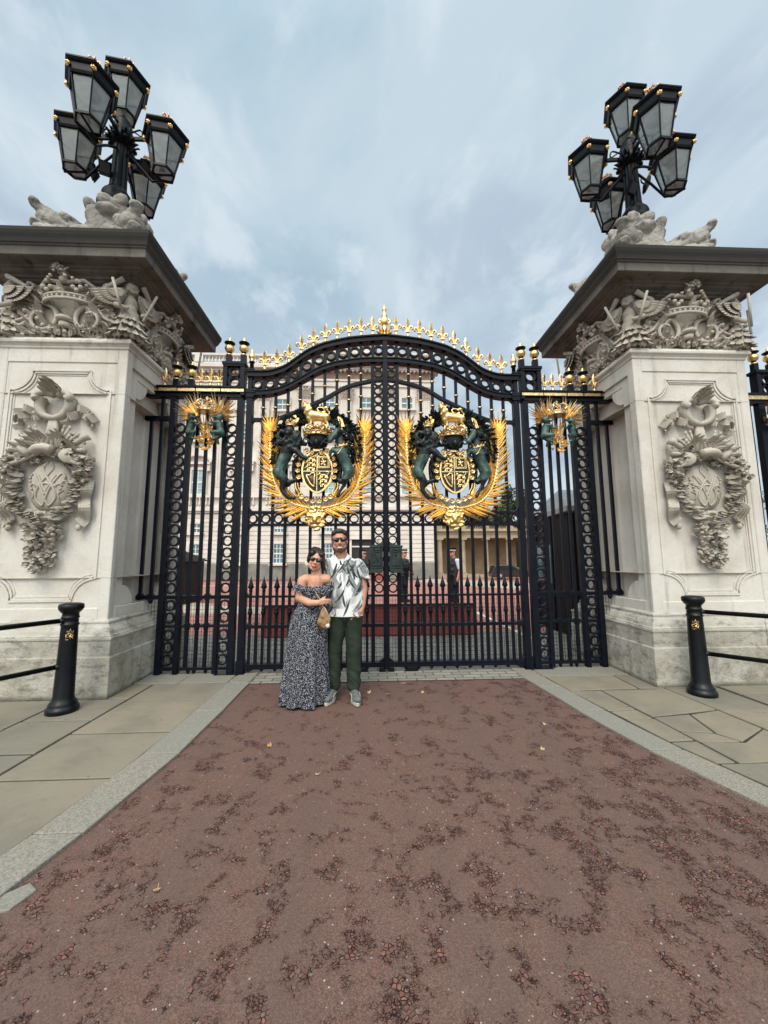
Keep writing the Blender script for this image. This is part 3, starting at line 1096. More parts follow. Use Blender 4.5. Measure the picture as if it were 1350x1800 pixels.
def build_pillar():
    root = bpy.data.objects.new('stone_pillar', None)
    COL.objects.link(root)
    ORG[root] = (0, 0, 0)
    rnd = random.Random(21)
    H = .77
    # plinth
    mb = MB()
    mb.square([(.905, -.04), (.905, .425), (.895, .435)])
    mb.square([(.885, .425), (.885, .60), (.895, .615), (.895, .64)])
    mb.square([(.868, .64), (.862, .655), (.85, .665), (.838, .70), (.818, .735), (.80, .76), (.795, .775), (.80, .785), (.80, .80), (.775, .82)])
    for i in (-1, 1):      # the mouldings break forward round the corner piers
        for j in (-1, 1):
            c = (i * .70, j * .70, 0)
            mb.square([(.222, -.04), (.222, .43), (.212, .44)], c)
            mb.square([(.205, .43), (.205, .60), (.213, .615), (.213, .642)], c)
            mb.square([(.190, .642), (.185, .655), (.172, .665), (.160, .70), (.138, .735), (.120, .76), (.113, .775), (.118, .785), (.118, .80), (.09, .822)], c)
    obj('plinth', mb, M['plinth'], root, bevel=.012, seg=2)
    # shaft with recessed panels
    mb = MB()
    B = .742
    mb.box(-.60, .60, -B, B, .80, 4.2)                     # the sides toward the gate are deeply sunk panels
    for i in (-1, 1):
        for j in (-1, 1):
            mb.box(*sorted((i * .60, i * B)), *sorted((j * .50, j * B)), .80, 4.12)
        mb.box(*sorted((i * .60, i * (B + .001))), -.5, .5, 3.80, 4.12)
        mb.box(*sorted((i * .60, i * (B + .001))), -.5, .5, .80, .945)
        for zz, sg in ((3.80, -1), (.945, 1)):
            for j in (-1, 1):
                P = [(j * .5, zz)] + [(j * .5 - j * .24 * cos(R(a)), zz + sg * .24 * sin(R(a))) for a in range(0, 91, 15)]
                mb.prism(P, *sorted((i * .60, i * (B - .004))), axis='x')
    for i in (-1, 1):
        for j in (-1, 1):
            mb.box(*sorted((i * H, i * .655)), *sorted((j * H, j * .655)), .80, 4.12)
    for k in range(4):
        mb.X = rotz(k)
        mb.box(-.655, .655, -H, -.70, 3.90, 4.12)
        mb.box(-.655, .655, -H, -.70, .80, .945)
    mb.X = None
    shaft = obj('shaft', mb, M['stone'], root, bevel=.006)
    # joints between the courses read as fine dark lines
    mb = MB()
    for z in (1.285, 3.50):
        mb.square([(H + .0015, z - .004), (H + .0015, z + .004)])
    obj('course_joint', mb, M['relief'], shaft)
    mb = MB()
    for k in (0, 2):
        mb.X = rotz(k)
        o = frame_outline(.60, 1.02, 3.80, .25)
        for sg in (-1, 1):             # raised field around the sunk panel, one half each side
            half = [p for p in o if p[0] * sg > 0]
            half.sort(key=lambda p: 0)
            if sg > 0:
                P = [(0, 3.80)] + half + [(0, 1.02), (0, .945), (.655, .945), (.655, 3.90), (0, 3.90)]
            else:
                P = [(0, 1.02)] + half + [(0, 3.80), (0, 3.90), (-.655, 3.90), (-.655, .945), (0, .945)]
            mb.prism(P, -B - .016, -B + .02)
        for ins, w, d0 in ((.006, .022, .030), (.030, .024, .020), (.054, .016, .009)):
            q = frame_outline(.60 - ins, 1.02 + ins, 3.80 - ins, .25)
            mb.sweep(q + [q[0]], w, -B - d0, -B + .01)
            # finer inner step, rounded
        for x in (-.655, .655):
            mb.box(x - .006, x + .006, -H + .004, -.73, .945, 3.90)
    mb.X = None
    obj('panel_moulding', mb, M['stone'], shaft, bevel=.004)
    # cap band
    mb = MB()
    mb.square([(.775, 4.07), (.785, 4.085), (.785, 4.10), (.80, 4.12), (.822, 4.135), (.825, 4.165), (.81, 4.18), (.80, 4.205), (.76, 4.21)])
    obj('cap_band', mb, M['stone'], root, bevel=.004)
    # frieze core + relief on the faces
    mb = MB()
    mb.square([(.74, 4.19), (.74, 5.06)])
    fr = obj('frieze', mb, M['relief'], root)
    for k, sd in ((0, 3), (1, 8), (3, 9)):
        mb = MB()
        mb.round = True
        mb.X = rotz(k)
        frieze_face(mb, random.Random(sd))
        mb.X = None
        obj('frieze_carving', mb, M['relief'], fr)
    cp = blob(cherub_parts(), .011, 2)
    cp.materials.append(M['relief'])
    for k in range(4):
        o = bpy.data.objects.new('cherub', cp)
        COL.objects.link(o)
        o.parent = fr
        a = R(-135 + 90 * k)
        o.location = (cos(a) * 1.0, sin(a) * 1.0, 4.215)
        o.scale = (.92, .92, 1.0)
        o.rotation_euler = (0, 0, a + pi / 2)
        mb = MB()
        c0 = Vector((cos(a), sin(a), 0)) * 1.05
        t = Vector((-sin(a), cos(a), 0))
        for s in (-1, 1):
            p = c0 + t * (s * .14) + Vector((cos(a), sin(a), 0)) * .14
            mb.tube([p + Vector((0, 0, 4.46)) - t * s * .03, p + t * s * .10 + Vector((0, 0, 4.86))], .016, 6)
            base = c0 + t * (s * .05) + Vector((-cos(a), -sin(a), 0)) * .06
            for r_, (L, n) in enumerate(((.34, 7), (.22, 6))):
                for q in range(n):
                    an = R(50 - 75 * q / (n - 1))
                    w = t * s + Vector((-cos(a), -sin(a), 0)) * .8
                    d = w.normalized() * cos(an) + Vector((0, 0, sin(an)))
                    mb.leaf(base + Vector((cos(a), sin(a), 0)) * .02 * r_ + Vector((0, 0, 4.70)), d, (cos(a), sin(a), 0), L, .06, .1, .2)
        rr = random.Random(k)
        mb.round = True
        for row, (z_, r_, n_) in enumerate(((4.52, .11, 8), (4.42, .15, 9), (4.32, .17, 10))):
            for q in range(n_):
                an = a + R(-125 + 250 * q / (n_ - 1))
                e = Vector((cos(an), sin(an), 0))
                mb.leaf(Vector((cos(a), sin(a), 0)) * 1.0 + e * r_ + Vector((0, 0, z_)), e * .35 + Vector((rr.uniform(-.2, .2), rr.uniform(-.2, .2), -1)), e, .12, .062, .25, .25)
        obj('wing', mb, M['relief'], o)
        ch = [c for c in o.children][0]
        # the wing mesh is in pillar space: bring it into the cherub's space
        ch.data.transform((Matrix.Translation(o.location) @ o.rotation_euler.to_matrix().to_4x4() @ Matrix.Diagonal((.92, .92, 1, 1))).inverted())
    # cornice
    mb = MB()
    mb.square([(.76, 4.94), (.79, 4.955), (.80, 4.97), (.825, 4.98), (.84, 5.0), (.88, 5.015), (.90, 5.025), (.90, 5.04), (.93, 5.045),
               (.945, 5.06), (.945, 5.072), (1.065, 5.076), (1.078, 5.083), (1.078, 5.19), (1.09, 5.198), (1.092, 5.215), (1.104, 5.225),
               (1.118, 5.27), (1.135, 5.31), (1.145, 5.345), (1.145, 5.39), (1.09, 5.40), (.80, 5.445), (.6, 5.46)])
    obj('cornice', mb, M['cornice'], root, bevel=.01, seg=2)
    # the acorn knot that hangs from the soffit over each crown
    mb = MB()
    for k in (0, 1):
        mb.X = rotz(k)
        mb.box(-.045, .045, -.93, -.84, 4.97, 5.07)
        foliage(mb, lambda: ((rnd.uniform(-.06, .06), -.935, rnd.uniform(4.96, 5.06)), (0, 0, -1)), 22, (0, -1, 0), .05, rnd, .02)
    mb.X = None
    obj('keystone', mb, M['relief'], root)
    # dolphins on top
    base = []
    for i in range(40):
        a = rnd.uniform(0, 6.28)
        r = rnd.uniform(.15, .85)
        base.append(('e', (r * cos(a), r * sin(a), 5.66 + .12 * (1 - r)), (rnd.uniform(.10, .2), rnd.uniform(.10, .2), rnd.uniform(.08, .2))))
    for k in range(8):
        a = 2 * pi * k / 8
        base.append(('c', (.30 * cos(a), .30 * sin(a), 5.6), .22, (.17 * cos(a), .17 * sin(a), 6.45), .13))
        base.append(('e', (.26 * cos(a), .26 * sin(a), 6.66), (.15, .15, .10), (0, 0, a)))
    base.append(('c', (0, 0, 5.6), .35, (0, 0, 6.75), .2))

    def lower(q):
        z = lambda p: (p[0], p[1], p[2] - .09 - .16 * max(0, p[2] - 6.0))
        return ('e', z(q[1])) + q[2:] if q[0] == 'e' else ('c', z(q[1]), q[2], z(q[3]), q[4])
    base = [lower(q) for q in base]

    def rough(co, n):
        return .022 * noise.noise(co * 8) + .016 * noise.noise(co * 20) + .008 * noise.noise(co * 45)
    ped = blob_obj('lamp_pedestal', base, M['dolphin'], root, .03, 2, rough)
    dol = [('e', (.66, 0, 6.10), (.25, .17, .17), (0, -.25, 0)), ('c', (.72, 0, 6.17), .13, (.93, 0, 6.30), .05), ('e', (.93, 0, 6.32), (.07, .09, .05), (0, -.5, 0)),
           ('c', (.72, 0, 6.0), .12, (.90, 0, 5.98), .055), ('e', (.90, 0, 6.0), (.06, .08, .035)),
           ('c', (.58, 0, 6.06), .19, (.42, .02, 5.98), .20), ('c', (.42, .02, 5.98), .20, (.27, .05, 6.12), .19), ('c', (.27, .05, 6.12), .19, (.23, .08, 6.36), .16),
           ('c', (.23, .08, 6.36), .16, (.29, .06, 6.55), .13), ('c', (.29, .06, 6.55), .13, (.30, -.04, 6.72), .09),
           ('e', (.33, -.08, 6.82), (.13, .06, .11), (0, -.4, .6)), ('e', (.22, -.20, 6.80), (.06, .14, .10), (.3, 0, .3)),
           ('e', (.64, .15, 6.19), (.055, .045, .055)), ('e', (.64, -.15, 6.19), (.055, .045, .055)), ('e', (.60, .13, 6.24), (.08, .05, .035), (0, -.3, 0)), ('e', (.60, -.13, 6.24), (.08, .05, .035), (0, -.3, 0)),
           ('e', (.54, 0, 6.28), (.16, .09, .07), (0, -.2, 0)), ('e', (.42, 0, 6.24), (.10, .05, .10)),
           ('e', (.45, .22, 5.95), (.18, .05, .11), (0, .4, .5)), ('e', (.45, -.22, 5.95), (.18, .05, .11), (0, .4, -.5)),
           ('e', (.62, 0, 5.78), (.40, .24, .12)), ('e', (.80, .12, 5.84), (.14, .12, .08)), ('e', (.78, -.16, 5.82), (.14, .10, .09))]
    dol = [lower(q) for q in dol]
    dm = blob(dol, .013, 2, lambda co, n: .010 * noise.noise(co * 16) + .008 * abs(noise.noise(Vector((co.x * 26, co.y * 9, co.z * 9)))) + .006 * noise.noise(co * 38))
    dm.materials.append(M['dolphin'])
    for k in range(4):
        o = bpy.data.objects.new('dolphin', dm)
        COL.objects.link(o)
        o.parent = root
        o.rotation_euler = (0, 0, R(-45 + 90 * k))
    return root


def build_cartouche(root):
    """hanging trophy carved on the front face (y = -.742)"""
    rnd = random.Random(4)
    y = -.742
    N_ = (0, -1, 0)
    mb = MB(); mb.round = True
    # top: acanthus tuft over a horse-shoe scroll
    fan(mb, (0, y - .05, 3.47), N_, (0, 0, 1), 7, .19, .085, 150, .75)
    fan(mb, (0, y - .07, 3.48), N_, (0, 0, 1), 3, .16, .08, 60, .9)
    for s in (-1, 1):
        mb.tube(smooth_curve([(s * .02, y - .05, 3.46), (s * .13, y - .08, 3.47), (s * .20, y - .09, 3.42), (s * .17, y - .10, 3.38)], 4), [.03 + .0012 * i for i in range(13)], 7)
        mb.tube(smooth_curve([(s * .17, y - .05, 3.42), (s * .17, y - .06, 3.30), (s * .11, y - .065, 3.20), (0, y - .06, 3.165)], 5), [.055 - .0015 * i for i in range(16)], 8)
        # fluttering ribbon
        rb = smooth_curve([(s * .14, y - .03, 3.22), (s * .20, y - .09, 3.17), (s * .25, y - .03, 3.24), (s * .31, y - .09, 3.28), (s * .37, y - .03, 3.26), (s * .42, y - .08, 3.22), (s * .46, y - .03, 3.14)], 5)
        for a, b in zip(rb, rb[1:]):
            mb.bar(a, b + (b - a) * .15, .016, .085, up=(0, 0, 1))
        rb = smooth_curve([(s * .30, y - .03, 3.22), (s * .38, y - .07, 3.17), (s * .40, y - .02, 3.10), (s * .45, y - .06, 3.05)], 4)
        for a, b in zip(rb, rb[1:]):
            mb.bar(a, b + (b - a) * .15, .016, .06, up=(0, 0, 1))
    obj('ribbon_knot', mb, M['relief'], root)
    # hanging cords + trophy of the arts
    mb = MB(); mb.round = True
    for s in (-1, -.35, .35, 1):
        mb.tube([(s * .03, y - .05, 3.18), (s * .04, y - .06, 3.0), (s * .10, y - .07, 2.80)], [.022, .026, .03], 6)
    mb.tube([(-.05, y - .09, 2.80), (.06, y - .10, 2.74)], .06, 8)
    mb.tube(smooth_curve([(-.12, y - .12, 2.74), (-.02, y - .15, 2.77), (.10, y - .13, 2.76)], 4), .05, 8)
    for s in (-1, 1):
        for k in range(5):
            a = R(24 + 11 * k)
            L = .30 + .05 * sin(k * 2.3)
            p0 = Vector((s * .05, y - .07, 2.76))
            d = Vector((s * cos(a), -.06, sin(a)))
            mb.tube([p0, p0 + d * L], [.008, .013], 6)
            mb.ball(p0 + d * L, (.016, .015, .028), 6, 5)
        for k in range(3):
            a = R(180 + 13 * k)
            p0 = Vector((s * .03, y - .08, 2.76))
            d = Vector((-s * cos(a), -.05, sin(a)))
            mb.tube([p0, p0 + d * .30, p0 + d * .40], [.014, .02, .034], 7)
        fan(mb, (s * .10, y - .05, 2.86), N_, (s * .55, 0, 1), 6, .20, .07, 140, .5)
        fan(mb, (s * .22, y - .05, 2.76), N_, (s * 1.0, 0, .5), 5, .20, .065, 120, .5)
    # palette on one side, scroll of paper on the other
    mb.X = Matrix.Translation((.30, y - .09, 2.70)) @ Matrix.Rotation(R(84), 4, 'X') @ Matrix.Rotation(R(12), 4, 'Y')
    mb.lathe([(.125, -.012), (.135, 0), (.125, .012)], (0, 0, 0), 18, sx=1.1, sy=.75)
    mb.X = None
    mb.ball((.24, y - .115, 2.72), (.02, .012, .025), 6, 5)
    mb.tube([(-.42, y - .06, 2.86), (-.18, y - .10, 2.70)], .045, 10)
    mb.tube([(.43, y - .07, 2.94), (.40, y - .08, 2.92), (.30, y - .08, 2.84)], [.045, .035, .02], 9)
    foliage(mb, lambda: ((rnd.uniform(-.40, .40), y, 2.62 + .36 * rnd.random()), (rnd.choice((-1, 1)), 0, .6)), 44, N_, .075, rnd, .06)
    obj('trophy', mb, M['relief'], root)
    # wreath around the medallion
    mb = MB(); mb.round = True
    for i in range(46):
        a = R(158 + 224 * i / 45)
        p = Vector((.345 * cos(a), y - .035, 2.36 + .405 * sin(a)))
        t = Vector((-.345 * sin(a), 0, .405 * cos(a))).normalized() * (1 if a < R(270) else -1)
        for k in range(3):
            o = Vector((cos(a), 0, sin(a)))
            mb.leaf(p + o * rnd.uniform(-.04, .04) + Vector((0, -.02 * k, 0)), t + o * rnd.uniform(-.8, .8) + Vector((0, -.45, 0)), (0, -1, 0), .098, .048, .35, .3)
    for k in range(5):
        mb.tube([(-.05 + .025 * k, y - .09, 1.955), (-.05 + .025 * k, y - .10, 2.05)], .016, 6)
    obj('wreath', mb, M['relief'], root)
    mb = MB(); mb.round = True
    for s in (-1, 1):
        foliage(mb, lambda: ((s * (.42 + rnd.gauss(0, .045)), y, 2.54 + rnd.gauss(0, .075)), (s * .6, 0, rnd.uniform(-1, 1))), 54, N_, .070, rnd, .13)
        foliage(mb, lambda: ((s * (.25 + rnd.gauss(0, .06)), y, 2.70 + rnd.gauss(0, .03)), (s * .6, 0, rnd.uniform(-1, 1))), 16, N_, .07, rnd, .07)
    obj('flower_cluster', mb, M['relief'], root)
    # tails of drapery at the sides
    mb = MB(); mb.round = True
    for s in (-1, 1):
        for k in range(3):
            x0 = s * (.40 + .035 * k)
            P = smooth_curve([(x0, y - .02, 2.42), (x0 + s * .03, y - .07, 2.30), (x0 - s * .02, y - .03, 2.20), (x0 + s * .03, y - .08, 2.09), (x0 - s * .01, y - .03, 1.99 - .02 * k), (x0 - s * .04, y - .05, 1.94 - .03 * k)], 4)
            for a, b in zip(P, P[1:]):
                mb.bar(a, b + (b - a) * .15, .05, .022, up=(.5 * s, -1, 0))
        mb.ball((s * .39, y - .05, 1.86), (.03, .03, .04), 7, 5)
    obj('drapery', mb, M['relief'], root)
    # flower drop
    mb = MB(); mb.round = True

    def reg():
        t = rnd.random()
        z = 1.90 - .54 * t
        w = interp([(0, .20), (.25, .25), (.5, .13), (.7, .14), (1, .07)], t)
        return (rnd.uniform(-w, w), y, z), (rnd.uniform(-.7, .7), 0, -1)
    foliage(mb, reg, 115, N_, .066, rnd, .10)
    rosette(mb, (0, y - .08, 1.78), N_, .10, rnd, 7)
    rosette(mb, (.0, y - .08, 1.50), N_, .06, rnd, 6)
    rosette(mb, (-.15, y - .06, 1.86), N_, .07, rnd, 6)
    rosette(mb, (.15, y - .06, 1.85), N_, .07, rnd, 6)
    obj('flower_drop', mb, M['relief'], root)
    # medallion with the cipher
    mb = MB(); mb.round = True
    mb.X = Matrix.Translation((0, y, 2.36)) @ Matrix.Rotation(R(90), 4, 'X')
    mb.lathe([(.245, 0), (.25, .03), (.235, .05), (.20, .075), (.12, .092), (.02, .098)], (0, 0, 0), 32, sx=1.0, sy=1.22)
    mb.X = None
    med = obj('medallion', mb, M['relief'], root)
    mb = MB(); mb.round = True

    def yy(x, z):
        q = min(1.0, (x / .25) ** 2 + (z / .305) ** 2)
        return y - .098 * sqrt(max(0, 1 - q * .75)) - .006
    def stroke(pts, r=.0125):
        P = smooth_curve([(a, 0, b) for a, b in pts], 6)
        mb.tube([(p.x, yy(p.x, p.z), 2.36 + p.z) for p in P], r, 6)
    for s in (-1, 1):
        stroke([(s * .02, .27), (s * .055, .20), (0, .10), (-s * .08, -.02), (-s * .11, -.15), (-s * .04, -.24), (0, -.17), (s * .04, -.06), (s * .10, .06), (s * .155, .14), (s * .195, .10)], .013)
        stroke([(s * .17, .02), (s * .09, .0), (-s * .02, .02), (-s * .12, -.02)], .010)
        stroke([(s * .10, .12), (s * .03, -.02), (-s * .02, -.12)], .012)
        for k in range(4):
            mb.ball((s * (.16 + .012 * k), yy(.16, -.02 + .05 * k) - .004, 2.36 - .05 + .045 * k), .014, 6, 5)
        stroke([(s * .19, -.06), (s * .14, -.10), (s * .15, -.16)], .010)
    obj('cipher', mb, M['relief'], med)


pillar = build_pillar()
build_cartouche(pillar)
for o in pillar.children_recursive:                     # undercut the carving more deeply
    if o.name.split('.')[0] in ('ribbon_knot', 'trophy', 'wreath', 'flower_cluster', 'drapery', 'flower_drop'):
        for v in o.data.vertices:
            v.co.y = -.742 + (v.co.y + .742) * 1.35
pillar.location = (-3.985, .03, 0)
tag(pillar, 'pale carved stone gate pillar nearest the couple, palette carved to the right of its oval medallion', 'pillar', 'carved stone gate pillars')
p2 = dup(pillar, (3.985, .03, 0), 'pale carved stone gate pillar beside the dark guard hut, palette carved to the left of its oval medallion', scale=(-1, 1, 1))
# ------------------------------------------------------------------ gate: side screens, leaves, arms
TOP = [(0, 4.722), (.24, 4.70), (.54, 4.662), (.85, 4.585), (1.0, 4.525), (1.146, 4.445), (1.30, 4.325), (1.44, 4.22), (1.60, 4.155), (1.735, 4.132), (1.975, 4.13)]
LOW = [(0, 4.372), (.18, 4.372), (.39, 4.355), (.69, 4.305), (.85, 4.255), (.99, 4.195), (1.12, 4.115), (1.257, 4.028), (1.43, 3.93), (1.58, 3.878), (1.72, 3.853), (1.90, 3.847)]


def curve_of(tab, n=40):
    P = smooth_curve([(a, b, 0) for a, b in tab], 5)
    return [(p.x, p.y) for p in P]


TOPC, LOWC = curve_of(TOP), curve_of(LOW)


def sx(s):
    return Matrix.Diagonal((s, 1, 1, 1))


# --- gilded finials, built once
def fleur_mesh():
    mb = MB()
    mb.lathe([(.030, 0), (.032, .012), (.020, .020), (.016, .03)], (0, 0, 0), 10, 1)
    mb.lathe([(.017, .026), (.027, .045), (.027, .06), (.016, .085), (.012, .11)], (0, 0, 0), 10, 0)
    # centre petal: pointed, four-ridged
    vs, fs = [], []
    prof = [(.008, .095), (.016, .16), (.024, .235), (.030, .275), (.020, .315), (.002, .352)]
    for r, z in prof:
        for k in range(8):
            a = 2 * pi * k / 8
            q = r * (1.0 if k % 2 == 0 else .58)
            vs.append((q * cos(a), q * sin(a), z))
    for i in range(len(prof) - 1):
        for k in range(8):
            fs.append((i * 8 + k, i * 8 + (k + 1) % 8, (i + 1) * 8 + (k + 1) % 8, (i + 1) * 8 + k))
    mb.add(vs, fs)
    for s in (-1, 1):
        P = smooth_curve([(s * .006, 0, .115), (s * .022, 0, .165), (s * .042, 0, .20), (s * .066, 0, .20), (s * .076, 0, .175), (s * .066, 0, .155), (s * .054, 0, .165)], 3)
        k = len(P)
        mb.tube(P, [.008 + .009 * sin(pi * min(1, i / (k - 1) * 1.1)) for i in range(k)], 7)
    mb.box(-.030, .030, -.016, .016, .118, .135)
    return mb.mesh('fleur_de_lis', [M['oldgold'], M['black']])


def urn_mesh():
    mb = MB()
    mb.box(-.044, .044, -.044, .044, 0, .012, 1)
    mb.box(-.036, .036, -.036, .036, .01, .125, 1)
    mb.lathe([(.044, .118), (.046, .13), (.040, .138)], (0, 0, 0), 14, 0)
    mb.lathe([(.030, .136), (.028, .16), (.036, .170)], (0, 0, 0), 14, 1)
    vs, fs = [], []
    prof = [(.030, .165), (.054, .185), (.068, .215), (.068, .235), (.055, .265), (.032, .283)]
    for r, z in prof:
        for k in range(24):
            a = 2 * pi * k / 24
            q = r * (1.0 if k % 2 == 0 else .90)
            vs.append((q * cos(a), q * sin(a), z))
    for i in range(len(prof) - 1):
        for k in range(24):
            fs.append((i * 24 + k, i * 24 + (k + 1) % 24, (i + 1) * 24 + (k + 1) % 24, (i + 1) * 24 + k))
    mb.add(vs, fs, 0, True)
    mb.lathe([(.034, .278), (.050, .292), (.074, .306), (.076, .314), (.060, .322), (.028, .336)], (0, 0, 0), 16, 1)
    mb.lathe([(.030, .333), (.028, .35), (.017, .362), (.020, .374), (.010, .392), (.002, .408)], (0, 0, 0), 12, 0)
    return mb.mesh('urn_finial', [M['gold'], M['black']])


def stile_finial_mesh():
    mb = MB()
    mb.box(-.040, .040, -.04, .04, 0, .015, 0)
    mb.lathe([(.028, .012), (.028, .11), (.04, .118), (.04, .13)], (0, 0, 0), 14, 1)
    mb.lathe([(.035, .128), (.036, .145), (.022, .155), (.045, .185), (.050, .205), (.038, .235), (.024, .265), (.028, .28), (.014, .31), (.002, .345)], (0, 0, 0), 14, 0)
    return mb.mesh('stile_finial', [M['oldgold'], M['black']])


FLEUR, URN, STF = fleur_mesh(), urn_mesh(), stile_finial_mesh()


def put(name, me, parent, loc, sc=None, rot=None):
    o = bpy.data.objects.new(name, me)
    COL.objects.link(o)
    o.parent = parent
    p0 = ORG[parent]
    o.location = (loc[0] - p0[0], loc[1] - p0[1], loc[2] - p0[2])
    if sc:
        o.scale = sc if isinstance(sc, tuple) else (sc, sc, sc)
    if rot:
        o.rotation_euler = rot
    return o


def ring_col(mb, x, zs, R0=.060, r0=.043, y0=-.02, y1=.02):
    for z in zs:
        mb.ring((x, 0, z), R0, r0, y0, y1, 20)


def wire(mb, x0, x1, z0, z1, y=.045, st=.041, t=.0035):
    n = int((x1 - x0) / st)
    for i in range(n + 1):
        x = x0 + (x1 - x0) * i / n
        mb.box(x - t / 2, x + t / 2, y - t / 2, y + t / 2, z0, z1)
    n = int((z1 - z0) / (st * 1.35))
    for i in range(n + 1):
        z = z0 + (z1 - z0) * i / n
        mb.box(x0, x1, y + t / 2, y + t * 1.5, z - t / 2, z + t / 2)


def crown3d(mb, c, w, h, gem=1):
    """full standing crown: jewelled band, crosses and fleurs, arches and orb"""
    cx, cy, cz = c
    mb.lathe([(w * .93, 0), (w, .0), (w * 1.03, h * .05), (w * .98, h * .07), (w * 1.02, h * .2), (w * 1.08, h * .24), (w * .98, h * .26), (w * .90, h * .2)], c, 24)
    for k in range(16):
        a = 2 * pi * k / 16
        mb.ball((cx + w * 1.02 * cos(a), cy + w * 1.02 * sin(a), cz + h * .13), (w * .10, w * .10, h * .045), 6, 4, gem)
    for k in range(8):
        a = 2 * pi * k / 8 + pi / 8
        p = Vector((cx + w * 1.06 * cos(a), cy + w * 1.06 * sin(a), cz + h * .26))
        o = Vector((cos(a), sin(a), 0))
        if k % 2:
            for q in ((0, .05), (0, .22), (-.09, .14), (.09, .14)):
                t = Vector((-sin(a), cos(a), 0))
                mb.ball(p + t * (q[0] * w * 1.6) + Vector((0, 0, q[1] * h)), w * .12, 6, 5)
        else:
            fan(mb, p, o, (0, 0, 1), 3, h * .30, w * .26, 100, .3)
    for k in range(4):
        a = 2 * pi * k / 4 + pi / 4
        P = smooth_curve([(cx + w * 1.0 * cos(a), cy + w * 1.0 * sin(a), cz + h * .3), (cx + w * 1.1 * cos(a), cy + w * 1.1 * sin(a), cz + h * .52),
                          (cx + w * .75 * cos(a), cy + w * .75 * sin(a), cz + h * .74), (cx + w * .1 * cos(a), cy + w * .1 * sin(a), cz + h * .70)], 3)
        mb.tube(P, w * .09, 6)
        for p in P[2::2]:
            mb.ball(p + Vector((0, 0, w * .06)), w * .085, 6, 4)
    mb.ball((cx, cy, cz + h * .78), w * .17, 8, 6)
    mb.box(cx - w * .05, cx + w * .05, cy - w * .05, cy + w * .05, cz + h * .84, cz + h * 1.03)
    mb.box(cx - w * .15, cx + w * .15, cy - w * .05, cy + w * .05, cz + h * .91, cz + h * .97)


def palm(mb, stem, y, nleaf, L, rnd, w=.030, sides=(-1, 1), tipfan=True, lift=.05):
    """gilded palm branch: stem through (x,z) points, blades on both sides pointing forward along the stem"""
    P = smooth_curve([(a, y, b) for a, b in stem], 8)
    k = len(P)
    mb.tube(P, [.022 - .014 * i / k for i in range(k)], 7)
    for i in range(nleaf):
        t = (i + .5) / nleaf
        q = t * (k - 1)
        a = int(q)
        b = min(a + 1, k - 1)
        p = P[a].lerp(P[b], q - a)
        d = (P[b] - P[max(a - 1, 0)]).normalized()
        for s in sides:
            n = Vector((-d.z, 0, d.x)) * s
            ang = R((36 if s == sides[0] else 40) - 6 * t + rnd.uniform(-5, 5))
            dd = d * cos(ang) + n * sin(ang) + Vector((0, -lift - rnd.uniform(.0, .13), 0))
            LL = L * (1.22 - .48 * t) * rnd.uniform(.88, 1.12) * (1.0 if s == sides[0] else .86)
            mb.leaf(p + Vector((0, -.012, 0)), dd, (0, -1, 0), LL, w * rnd.uniform(.85, 1.2), rnd.uniform(-.03, .10), .55)
    if tipfan:
        d = (P[-1] - P[-3]).normalized()
        for j in range(5):
            an = R(-28 + 14 * j)
            n = Vector((-d.z, 0, d.x))
            mb.leaf(P[-1], d * cos(an) + n * sin(an) + Vector((0, -.06, 0)), (0, -1, 0), L * .9, w, .05, .5)


# ------------------------------------------------------------------ the royal arms of one leaf
def U(zx):
    return (zx - 690) * .00149


def Zc(zy):
    return 2.69 + (800 - zy) * .0015


